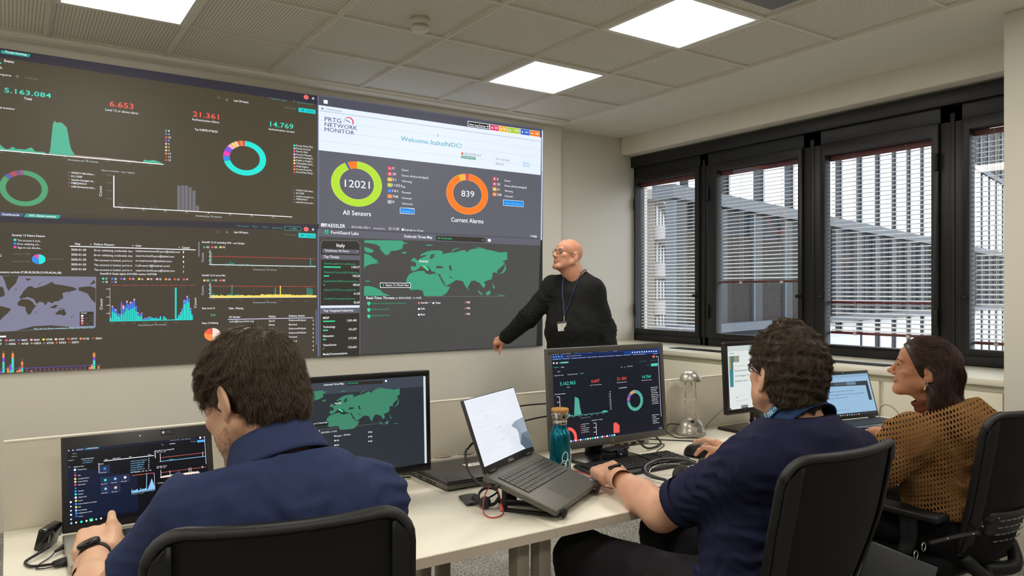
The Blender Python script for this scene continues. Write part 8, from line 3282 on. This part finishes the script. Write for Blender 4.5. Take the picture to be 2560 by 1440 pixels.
m = MB(Mb_); m.box(-.045, -.002, -.062, .045, .001, .0); m.cur = 1; m.box(-.043, .001, -.0585, .043, .0014, -.012); m.cur = 2; m.box(-.045, .001, -.011, .045, .0016, -.001)
m.cur = 3; m.box(-.033, .0014, -.044, -.006, .0017, -.016); m.cur = 4; m.lathe([(.006, 0), (.006, .0003), (0, .0003)], 14, frame_M((-.0195, .0017, -.026), 0, -math.pi / 2)); m.box(-.029, .0017, -.044, -.010, .0019, -.034)
m.cur = 5
for k in range(3): m.box(.004, .0014, -.022 - k * .007, .034 - k * .006, .0017, -.0195 - k * .007)
m.box(-.033, .0014, -.054, .030, .0017, -.050)
m.build('badge', [mat('badge_plastic', '#cfd2d2', rough=.2), mat('badge_paper', '#dcdad3', rough=.6), mat('badge_rim', '#3b3d42', rough=.4), mat('badge_photo', '#b7aea8', rough=.6), mat('badge_figure', '#3a2c28', rough=.6), mat('badge_ink', '#8d8e93', rough=.7)], lo_)
# ================================================================== things on the desks
M_cab = mat('cable_black', '#121213', rough=.5)
M_cabg = mat('cable_grey', '#8f8d88', rough=.55)
M_rub = mat('black_rubber', '#1b1b1c', rough=.6)
D0 = DZ
def cable(name, label, pts, r, m, sp=8):
    return tag(MB().tube(pts, r, 8, smoothpts=sp).build(name, m, smooth=True), label, 'cable')
# bottle
t = thing('water_bottle', 'teal metal water bottle with a bamboo lid behind the raised notebook', 'bottle', (1.510, 1.955, D0))
Mb_ = frame_M((1.510, 1.955, D0))
M_teal = mat('bottle_teal', '#0d7488', rough=.24, metal=.75, spec=.6)
MB().lathe([(0, .001), (.030, .001), (.0335, .005), (.0342, .012), (.0342, .150), (.0335, .158), (.030, .168), (.0255, .176), (.0235, .181), (.0232, .193)], 48, Mb_, False).build('body', M_teal, t, smooth=True)
M_steelb = mat('bottle_steel', '#b9b4a8', rough=.2, metal=1.0)
MB().lathe([(.0232, .192), (.0238, .193), (.0238, .205), (.0225, .206), (.0225, .210), (.0268, .211), (.0272, .213), (.0272, .232), (.026, .234), (0, .234)], 48, Mb_, False).build('neck', M_steelb, t, smooth=True)
MB().lathe([(.0272, .233), (.0292, .2345), (.0292, .2425), (.027, .245), (0, .245)], 40, Mb_, False).build('lid', mat('bamboo', '#c08a45', rough=.45, noise=.12, nscale=60), t, smooth=True)
m = MB(Mb_)
for sx in (-1, 1): m.ball((sx * .031, 0, .226), .0042, .0042, .0042, 10, 8)
m.build('loop_pin', M_steelb, t, smooth=True)
M_wht = mat('print_white', '#e8eaea', rough=.5)
def on_bottle(a, z, r=.0347): return (1.510 + r * math.sin(a), 1.955 - r * math.cos(a), D0 + z)
m = MB(); A0 = .10
for cx, cz in ((-.25, .088), (.02, .062), (-.42, .060)):
    m.tube([on_bottle(A0 + cx + .30 * math.cos(q), cz + .018 * math.sin(q) + .004 * math.cos(q)) for q in np.linspace(0, 2 * math.pi, 33)[:-1]], .0026, 6, closed=True, flat=.5)
for a, z0, z1 in ((.88, .03, .112), (1.06, .03, .096)): m.tube([on_bottle(A0 + a - .12, z0), on_bottle(A0 + a - .12, z1)], .0024, 6, flat=.5)
m.build('print', M_wht, t, smooth=True)
# folding stand of the raised notebook
t = thing('laptop_stand', 'black folding stand carrying the raised notebook', 'stand', (1.30, 1.77, D0))
def onL2(x, y, z): return L2 @ Vector((x, y, z))
for sx in (-1, 1):
    m = MB(L2); m.box(sx * .135 - .011, -.232, -.024, sx * .135 + .011, -.02, -.0175); m.box(sx * .135 - .011, -.248, -.0245, sx * .135 + .011, -.238, .004); m.box(sx * .135 - .011, -.246, -.024, sx * .135 + .011, -.228, -.0185)
    m.build('support_arm', M_rub, t, bevel=.002)
    foot = onL2(sx * .135, -.23, -.022); head = onL2(sx * .135, -.05, -.022); base = Vector((head.x, head.y, D0 + .006))
    m = MB(); m.tube([(foot.x, foot.y, D0 + .012), (foot.x, foot.y, foot.z)], .009, 8); m.tube([(foot.x, foot.y, D0 + .010), tuple(base)], .009, 8, flat=.6); m.tube([tuple(base), tuple(head)], .009, 8, flat=.7)
    m.build('strut', M_rub, t, smooth=True)
m = MB(); m.tube([(1.205, 1.855, D0 + .009), (1.27, 1.78, D0 + .009), (1.335, 1.72, D0 + .009)], .013, 6, flat=.55); m.box(1.225, 1.845, D0 + .004, 1.262, 1.855, D0 + .030); m.build('base_bar', M_rub, t)
# flat gadget with its coiled lead and the red earphones
t = thing('cable_holder', 'dark grey flat headed holder lying before the raised notebook', 'holder', (1.13, 1.90, D0))
m = MB(); m.smooth = True
m.grid(lambda u, v: ((1.142 + .038 * u) * (1 - v) + (1.111 + .024 * u) * v, (1.867 + .078 * u) * (1 - v) + (1.888 + .087 * u) * v, D0 + .007 + .016 * (1 - v) * (1 - .5 * abs(2 * u - 1)) + .003 * math.sin(3 * v)), 10, 10); o = m.build('head', mat('gadget_grey', '#35373b', rough=.35), t, smooth=True); so = o.modifiers.new('solid', 'SOLIDIFY'); so.thickness = .006
m = MB(); m.tube([(1.145, 1.895, D0 + .018), (1.142, 1.868, D0 + .016), (1.142, 1.845, D0 + .016)], [.012, .009, .011], 8, smoothpts=4); m.ball((1.142, 1.832, D0 + .020), .017, .017, .018, 14, 10); m.build('neck', M_rub, t, smooth=True)
lp_ = [(1.165 + .030 * math.cos(a) + .01 * k, 1.850 + .030 * math.sin(a) + .015 * k, D0 + .010 + .030 * (1 + math.sin(a + .6)) * .6) for k in (0, .5, 1) for a in np.linspace(0, 6.283, 9)[:-1]]
cable('looped_cable', 'black looped cable lying over the dark grey holder', [(1.145, 1.83, D0 + .030)] + lp_ + [(1.215, 1.86, D0 + .005), (1.225, 1.90, D0 + .03)], .0028, M_cab, 5)
t = thing('earphones', 'red cabled earphones with a pink bud below the raised notebook', 'earphones', (1.18, 1.79, D0))
M_red = mat('cable_red', '#c03638', rough=.5)
MB().tube([(1.150, 1.800, .832), (1.165, 1.805, D0 + .065), (1.175, 1.80, D0 + .03), (1.165, 1.77, D0 + .006), (1.135, 1.745, D0 + .003), (1.108, 1.752, D0 + .003), (1.110, 1.79, D0 + .010), (1.128, 1.81, D0 + .05), (1.150, 1.80, D0 + .085), (1.152, 1.79, .828)], .0017, 7, smoothpts=7).build('cord', M_red, t, smooth=True)
m = MB(); m.ball((1.185, 1.800, D0 + .010), .013, .010, .010, 14, 10); m.ball((1.172, 1.790, D0 + .007), .008, .008, .007, 12, 8); m.ball((1.195, 1.812, D0 + .014), .008, .008, .008, 12, 8); m.build('bud', mat('bud_pink', '#e0787a', rough=.4), t, smooth=True)
# cable from the raised notebook's side
cl = onL2(-.178, -.03, -.008)
cable('notebook_cable', 'black cable arching from the side of the raised notebook', [tuple(onL2(-.180, -.045, -.008)), (1.105, 1.752, .837), (1.085, 1.755, .835), (1.073, 1.773, .847), (1.067, 1.802, .872), (1.085, 1.849, .904), (1.114, 1.878, .915), (1.150, 1.902, .922), (1.22, 1.96, .90), (1.30, 2.01, .80)], .0034, M_cab, 8)
m = MB(L2); m.box(-.203, -.053, -.013, -.1755, -.037, -.004); tag(m.build('cable_plug', M_rub, bevel=.002), 'black plug in the side of the raised notebook', 'plug')
# power strip along the divider
t = thing('power_strip', 'white power strip of four sockets lying along the divider behind the closed notebook', 'power strip', (1.24, 2.345, D0))
M_pw = mat('socket_white', '#ddd8c6', rough=.4); M_pwd = mat('socket_shade', '#b9b3a0', rough=.5)
m = MB(); m.box(1.03, 2.333, D0, 1.47, 2.366, D0 + .038); m.build('case', M_pw, t, bevel=.006, seg=3)
for k in range(4):
    x = 1.10 + k * .095
    m = MB(frame_M((x, 2.350, D0 + .038))); m.lathe([(.034, 0), (.034, .004), (.030, .005), (.024, .005), (.023, .001), (0, .001)], 28, Matrix.Diagonal((1, .46, 1, 1))); so_ = m.build('socket', M_pwd, t, smooth=True)
    m = MB(frame_M((x, 2.350, D0 + .0395)))
    for sx in (-1, 1): m.lathe([(.0026, 0), (.0026, .0008), (0, .0008)], 10, Matrix.Translation((sx * .0095, 0, 0)))
    m.build('hole', M_rub, so_)
# hub, connectors and leads left of the silver notebook
t = thing('usb_adapter', 'black boxy adapter on its edge with a blue plug beside the silver notebook', 'adapter', (.085, 2.15, D0))
Mh = frame_M((.080, 2.150, D0 + .0315), math.radians(-28), 0, math.radians(14))
m = MB(Mh); m.box(-.011, -.038, -.027, .011, .038, .027); m.build('case', mat('adapter_black', '#0e0e0f', rough=.18), t, bevel=.005, seg=3)
m = MB(Mh); m.box(.0111, -.022, -.008, .0114, -.014, .010); m.build('marking', mat('marking_grey', '#8d8d8d', rough=.5), t)
m = MB(Mh); m.box(-.007, .038, -.016, .007, .062, .016); m.build('plug', mat('plug_blue', '#223f86', rough=.4), t, bevel=.003)
cable('adapter_cable', 'thick black cable curling from the boxy adapter to the silver notebook', [(.082, 2.10, D0 + .020), (.058, 2.085, D0 + .012), (.032, 2.06, D0 + .005), (.040, 2.022, D0 + .005), (.062, 2.008, D0 + .006), (.085, 1.998, D0 + .008)], .0034, M_cab)
m = MB(); m.tube([(.082, 1.998, D0 + .009), (.100, 2.000, D0 + .010), (.112, 2.004, D0 + .010)], [.005, .0085, .0085], 8); m.tube([(.085, 1.985, D0 + .007), (.112, 1.990, D0 + .010)], [.004, .0075], 8); tag(m.build('cable_plugs', M_rub, smooth=True), 'pair of black plugs in the near side of the silver notebook', 'plug')
cable('thin_cable', 'thin black lead looping under the boxy adapter', [(.112, 2.105, D0 + .012), (.098, 2.095, D0 + .012), (.080, 2.065, D0 + .004), (.058, 2.03, D0 + .003), (.052, 2.000, D0 + .003), (.070, 1.990, D0 + .004), (.09, 1.987, D0 + .007)], .0014, M_cab)
tag(MB().tube([(.092, 2.085, D0 + .010), (.115, 2.108, D0 + .013)], [.0035, .0065], 8).build('jack_plug', M_rub, smooth=True), 'slim black jack plug in the side of the silver notebook', 'plug')
# desk lamp
t = thing('desk_lamp', 'silver desk lamp with a dome shade on two thin rods', 'lamp', (2.50, 2.295, D0))
Ml = frame_M((2.50, 2.295, D0), math.radians(-34))
M_lamp = mat('lamp_silver', '#b9b5ac', rough=.3, metal=.55)
MB().lathe([(0, .0), (.064, .0), (.066, .003), (.066, .016), (.062, .019), (.060, .021), (.0575, .035), (.050, .052), (.037, .066), (.020, .074), (.0, .076)], 40, Ml, False).build('base', M_lamp, t, smooth=True)
m = MB(Ml); m.box(-.012, -.0580, .036, .012, -.046, .062, frame_M((0, -.004, .004), 0, .38)); m.build('switch_plate', mat('lamp_plate', '#cfccc3', rough=.3, metal=.3), t, bevel=.002)
m = MB(Ml); m.box(-.008, -.046, .056, .008, -.036, .066); m.build('switch', M_rub, t, bevel=.002)
for sx in (-1, 1):
    m = MB(Ml); m.tube([(sx * .022, 0, .066), (sx * .0235, 0, .17), (sx * .022, 0, .235)], .0016, 8); m.tube([(sx * .0235, 0, .070), (sx * .0235, 0, .082)], .004, 8); m.tube([(sx * .0235, 0, .138), (sx * .0235, 0, .160)], .0036, 8)
    m.build('rod', M_chrome, t, smooth=True)
m = MB(Ml); m.box(-.0235, -.002, .141, .0235, .002, .1575); m.build('crosspiece', mat('clear_plastic', '#cfccbf', rough=.2), t, bevel=.001)
MB().lathe([(.0465, .233), (.048, .235), (.047, .244), (.041, .262), (.030, .274), (.015, .281), (0, .283)], 36, Ml, False).build('shade', M_lamp, t, smooth=True)
m = MB(Ml); m.tube([(0, -.012, .240), (.002, -.014, .195)], [.004, .0015], 8); m.build('handle', M_chrome, t, smooth=True)
cable('lamp_cable', 'thin black cable trailing from the silver desk lamp', [(2.452, 2.31, D0 + .045), (2.405, 2.335, D0 + .046), (2.375, 2.315, D0 + .02), (2.38, 2.26, D0 + .003), (2.44, 2.215, D0 + .003), (2.465, 2.17, D0 + .003), (2.41, 2.150, D0 + .003), (2.33, 2.215, D0 + .004), (2.24, 2.30, D0 + .006), (2.16, 2.315, D0 + .02)], .0026, M_cab)
# keyboard, mouse, headset, pouch
t = thing('keyboard', 'black desktop keyboard under the hand of the curly haired man', 'keyboard', (1.86, 1.963, D0))
Mk = frame_M((1.862, 1.962, D0), math.radians(-1), math.radians(4))
m = MB(Mk); m.box(-.222, -.078, .002, .222, .082, .018); m.build('case', mat('keyboard_black', '#17181a', rough=.45), t, bevel=.006, seg=3)
kk = MB(Mk); keyboard_keys(kk, -.212, -.052, .262, .118, 5, 14, .018, .006, .0035); ko = kk.build('keys', mat('keycap_black', '#1f2022', rough=.4), t, bevel=.0012)
kk = MB(Mk); keyboard_keys(kk, .058, -.052, .058, .118, 5, 3, .018, .006, .0035); kk.box(0, 0, 0, 0, 0, 0) if False else None; kk.build('keys', mat('keycap_black', '#1f2022', rough=.4), t, bevel=.0012)
kk = MB(Mk)
for r in range(5):
    for c in range(4): kk.box(.124 + c * .022, -.052 + r * .0236, .018, .1425 + c * .022, -.0318 + r * .0236, .024)
kk.build('keys', mat('keycap_black', '#1f2022', rough=.4), t, bevel=.0012)
m = MB(Mk); tm = text_mesh('Trust', 1); co, fs, x0, x1, cap = tm; m.add([(.02 + (p[0] - x0) * .026 / (x1 - x0), -.067 + p[1] * .006 / cap, .0187) for p in co], fs); m.build('marking', mat('marking_pale', '#9a9a9a', rough=.5), t)
cable('keyboard_cable', 'black cable leaving the back of the desktop keyboard', [(2.05, 2.04, D0 + .010), (2.11, 2.11, D0 + .004), (2.20, 2.165, D0 + .003), (2.23, 2.20, D0 + .003), (2.16, 2.24, D0 + .004), (2.06, 2.26, D0 + .006)], .0018, M_cab)
cable('monitor_cable', 'thick black cable drooping from the large grey monitor', [(2.03, 2.145, .83), (2.045, 2.15, D0 + .05), (2.09, 2.15, D0 + .012), (2.16, 2.165, D0 + .006), (2.235, 2.215, D0 + .010), (2.225, 2.28, D0 + .04), (2.15, 2.30, D0 + .05)], .0042, M_cab)
t = thing('dock', 'grey ported docking box behind the large grey monitor', 'dock', (2.10, 2.29, D0))
m = MB(); m.box(2.00, 2.255, D0, 2.21, 2.335, D0 + .022); m.build('case', mat('dock_grey', '#9a988f', rough=.4, metal=.3), t, bevel=.004)
for k in range(4): m = MB(); m.box(2.02 + k * .045, 2.2535, D0 + .006, 2.045 + k * .045, 2.2552, D0 + .015); m.build('port', M_rub, t)
def mouse_at(label, x, y, rz, L, Wd, Hh, m_, tilt=0):
    t = thing('computer_mouse', label, 'mouse', (x, y, D0), rz, 'computer mice')
    M = frame_M((x, y, D0), rz, 0, math.radians(tilt))
    def sh(u, v):
        a = 2 * math.pi * u; q = v
        r = math.sin(math.pi * min(1, q * .5 + .5)) if False else math.cos(q * math.pi / 2) ** .55
        w = Wd / 2 * (1 + .10 * math.sin(a)); return (w * r * math.cos(a), L / 2 * r * math.sin(a), Hh * math.sin(q * math.pi / 2) ** .8 * (1 - .22 * math.sin(a) * r) + .001)
    m = MB(M); m.grid(sh, 36, 12); m.build('shell', m_, t, smooth=True)
    m = MB(M); m.tube([(0, L * .20, Hh * .80), (0, L * .33, Hh * .70)], .0045, 10); m.build('wheel', M_rub, t, smooth=True)
    return t
mouse_at('black sculpted mouse under the right hand of the curly haired man', 2.185, 1.962, math.radians(12), .125, .082, .050, mat('mouse_matte', '#161718', rough=.5), 10)
mouse_at('glossy black mouse beside the dark notebook of the woman', 3.085, 1.852, math.radians(25), .112, .064, .036, mat('mouse_gloss', '#0c0d0e', rough=.1, coat=.5))
t = thing('headset', 'black headset lying on the desk before the desktop keyboard', 'headset', (1.86, 1.80, D0))
m = MB(); m.tube([(1.93, 1.735, D0 + .045), (1.915, 1.79, D0 + .055), (1.86, 1.842, D0 + .052), (1.80, 1.848, D0 + .040), (1.765, 1.822, D0 + .028), (1.760, 1.780, D0 + .020), (1.775, 1.735, D0 + .016)], [.006, .008, .010, .010, .009, .008, .006], 8, smoothpts=6, flat=.6); m.build('headband', mat('headset_black', '#17181a', rough=.35), t, smooth=True)
m = MB(); m.tube([(1.90, 1.79, D0 + .042), (1.855, 1.83, D0 + .040), (1.81, 1.835, D0 + .030), (1.78, 1.815, D0 + .018), (1.772, 1.78, D0 + .012)], .0018, 6, smoothpts=5); m.build('wire_frame', M_chrome, t, smooth=True)
for (x, y, z, a) in ((1.955, 1.735, .030, .5), (1.815, 1.700, .030, -.4)):
    m = MB(frame_M((x, y, D0 + z), a, math.radians(70))); m.lathe([(0, -.010), (.026, -.010), (.034, -.004), (.036, .004), (.032, .012), (.02, .016), (0, .015)], 28, None, False); m.build('ear_cup', M_rub, t, smooth=True)
cable('headset_cable', 'red cable running from the headset across the desk', [(1.83, 1.71, D0 + .004), (1.78, 1.74, D0 + .003), (1.72, 1.72, D0 + .003), (1.64, 1.75, D0 + .003), (1.59, 1.80, D0 + .003), (1.60, 1.86, D0 + .003), (1.66, 1.84, D0 + .003), (1.64, 1.90, D0 + .004), (1.60, 1.955, D0 + .02), (1.565, 2.00, D0 + .03), (1.52, 2.0, D0 + .035)], .0016, M_red)
t = thing('pouch', 'small black pouch with a snap flap on the foot of the grey monitor', 'pouch', (1.862, 2.11, D0))
Mp = frame_M((1.850, 2.062, D0 + .014), math.radians(6))
M_lea = mat('pouch_leather', '#15171f', rough=.45, bump=.3, bscale=300)
m = MB(Mp); m.box(-.052, -.020, .001, .052, .024, .034); m.build('body', M_lea, t, bevel=.008, seg=3)
m = MB(Mp); m.box(-.054, -.022, .034, .054, .026, .043); m.build('flap', M_lea, t, bevel=.004)
m = MB(Mp); m.prism([(-.02, -.0), (.02, .0), (.013, -.022), (0, -.028), (-.013, -.022)], 0, .003, frame_M((0, -.0225, .040), 0, math.radians(90))); o = m.build('tab', mat('pouch_tab', '#262b45', rough=.4), t, bevel=.001)
m = MB(Mp); m.lathe([(.004, 0), (.004, .002), (0, .003)], 14, frame_M((0, -.0255, .022), 0, math.radians(90))); m.build('snap', M_chrome, t, smooth=True)
m = MB(Mp)
for k in range(14): m.tube([(-.05 + k * .0077, -.0212, .030), (-.047 + k * .0077, -.0212, .030)], .0012, 5)
m.build('zip', mat('zip_dark', '#3a3b40', rough=.4, metal=.5), t)
t = thing('usb_stick', 'small black plug with a metal tip lying by the teal bottle', 'plug', (1.69, 2.09, D0))
m = MB(frame_M((1.690, 2.085, D0 + .006), math.radians(28))); m.box(-.022, -.008, -.005, .016, .008, .005); m.build('body', M_rub, t, bevel=.002)
m = MB(frame_M((1.690, 2.085, D0 + .006), math.radians(28))); m.box(.016, -.006, -.0025, .028, .006, .0025); m.build('tip', M_chrome, t)
t = thing('desk_speaker', 'round black speaker standing behind the teal bottle', 'speaker', (1.548, 2.21, D0))
m = MB(frame_M((1.50, 2.16, D0))); m.lathe([(0, 0), (.045, 0), (.047, .01), (.044, .05), (.034, .072), (.015, .082), (0, .083)], 28, None, False); m.build('shell', M_rub, t, smooth=True)
for k, pts in enumerate([[(1.47, 2.18, D0 + .03), (1.44, 2.22, D0 + .10), (1.48, 2.28, D0 + .17), (1.58, 2.30, D0 + .20), (1.70, 2.24, D0 + .21)], [(1.46, 2.16, D0 + .02), (1.455, 2.20, D0 + .09), (1.50, 2.24, D0 + .14), (1.60, 2.24, D0 + .16), (1.72, 2.22, D0 + .17)]]):
    cable('speaker_cable', ['black cable arching higher from behind the raised notebook to the grey monitor', 'black cable arching lower from behind the raised notebook to the grey monitor'][k], pts, .003, M_cab)
# right hand end: coiled leads, grey cable, pad, pen, sunglass case
m = MB()
for k in range(5):
    m.tube([(2.79 + (.075 - .004 * k) * math.cos(a), 2.145 + (.035 + .003 * k) * math.sin(a), D0 + .022 + .006 * k + .006 * math.sin(2 * a + k)) for a in np.linspace(0, 6.283, 17)[:-1]], .0034, 7, closed=True, smoothpts=3)
m.tube([(2.73, 2.13, D0 + .045), (2.78, 2.17, D0 + .085), (2.80, 2.20, D0 + .09), (2.86, 2.16, D0 + .05)], .0034, 7, smoothpts=5)
tag(m.build('coiled_cable', M_cabg, smooth=True), 'coil of pale grey cable on the foot of the web page monitor', 'cable')
m = MB(); m.tube([(2.655, 2.345, D0 + .002), (2.67, 2.335, D0 + .03), (2.72, 2.30, D0 + .09), (2.77, 2.26, D0 + .14), (2.80, 2.20, D0 + .17)], .007, 8, smoothpts=6, flat=.35); tag(m.build('ribbon_cable', M_cabg, smooth=True), 'flat grey cable leaning up beside the web page monitor', 'cable')
cable('woman_cable', 'thin black cable arching behind the dark notebook of the woman', [(3.53, 2.02, D0 + .02), (3.56, 2.03, D0 + .06), (3.60, 2.02, D0 + .07), (3.625, 1.99, D0 + .045), (3.625, 1.96, D0 + .004), (3.64, 1.90, D0 + .003)], .0014, M_cab)
tag(MB().box(-.11, -.15, 0, .11, .15, .005, frame_M((2.83, 1.72, D0), math.radians(-14))).build('notepad', mat('pad_green', '#b9c7a6', rough=.7), bevel=.001), 'pale green notepad under the hand of the woman', 'notepad')
tag(MB().tube([(2.90, 1.83, D0 + .010), (3.02, 1.80, D0 + .010)], .0045, 10).build('pen', mat('pen_silver', '#c8cacc', rough=.25, metal=.6), smooth=True), 'silver pen lying above the green notepad', 'pen')
m = MB()
for k, (a, c) in enumerate(((0, 0), (.1, 1), (-.06, 2), (.05, 3))): m.box(-.07, -.05, k * .007, .07, .05, k * .007 + .006, frame_M((4.40, 3.05, .9081), a + .4))
tag(m.build('paper_stack', mat('paper_grey', '#a9a49a', rough=.7)), 'small stack of papers on the window counter behind the curly haired man', 'papers')
# crossbody bag of the woman
t = thing('handbag', 'dark grey crossbody bag hanging at the hip of the woman', 'bag', (2.44, 1.30, .40))
M_bag = mat('bag_grey', '#3f4247', rough=.35); M_bstrap = mat('bag_strap', '#141212', rough=.6)
sp_ = [(2.86, 1.20, .955), (2.84, 1.14, .90), (2.80, 1.09, .80), (2.74, 1.06, .72), (2.66, 1.055, .66), (2.57, 1.09, .625), (2.49, 1.16, .60), (2.455, 1.24, .56)]
P_ = np.array(catmull([Vector(p) for p in sp_], [1] * len(sp_), 6)[0], np.float32)
for _ in range(6):
    d, g = Fs.sample(P_); P_ = P_ - g * np.where(P_[:, 2] > .615, d - .006, np.minimum(d - .006, 0))[:, None]
m = MB(); m.tube([tuple(p) for p in P_], .0085, 8, flat=.4); so_ = m.build('strap', M_bstrap, t, smooth=True)
m = MB()
for k in range(2, len(P_) - 3, 4):
    p = P_[k]; d, g = Fs.sample(P_[k:k + 1]); m.ball(tuple(p + g[0] * .005), .0035, .0035, .0035, 8, 6)
m.build('stud', M_chrome, so_, smooth=True)
Mg = frame_M((2.425, 1.335, .43), math.radians(-55), math.radians(-6), math.radians(18))
m = MB(Mg); m.box(-.10, -.022, -.08, .10, .022, .08); m.build('body', M_bag, t, bevel=.014, seg=4)
m = MB(Mg); m.box(-.102, -.030, -.035, .102, -.022, .084); m.build('flap', mat('bag_flap', '#4a4d52', rough=.3), t, bevel=.004, seg=3)
m = MB(Mg); m.lathe([(.016, 0), (.016, .003), (.012, .004), (0, .004)], 20, frame_M((.05, -.030, -.015), 0, math.radians(90))); m.build('clasp', mat('clasp_dark', '#26282b', rough=.3, metal=.5), t, smooth=True)
m = MB()
for k in range(2): m.tube([(2.452 + .012 * math.cos(a) - .01 * k, 1.255 + .02 * k, .545 - .03 * k + .014 * math.sin(a)) for a in np.linspace(0, 6.283, 13)[:-1]], .002, 7, closed=True)
m.build('ring', M_chrome, t, smooth=True)
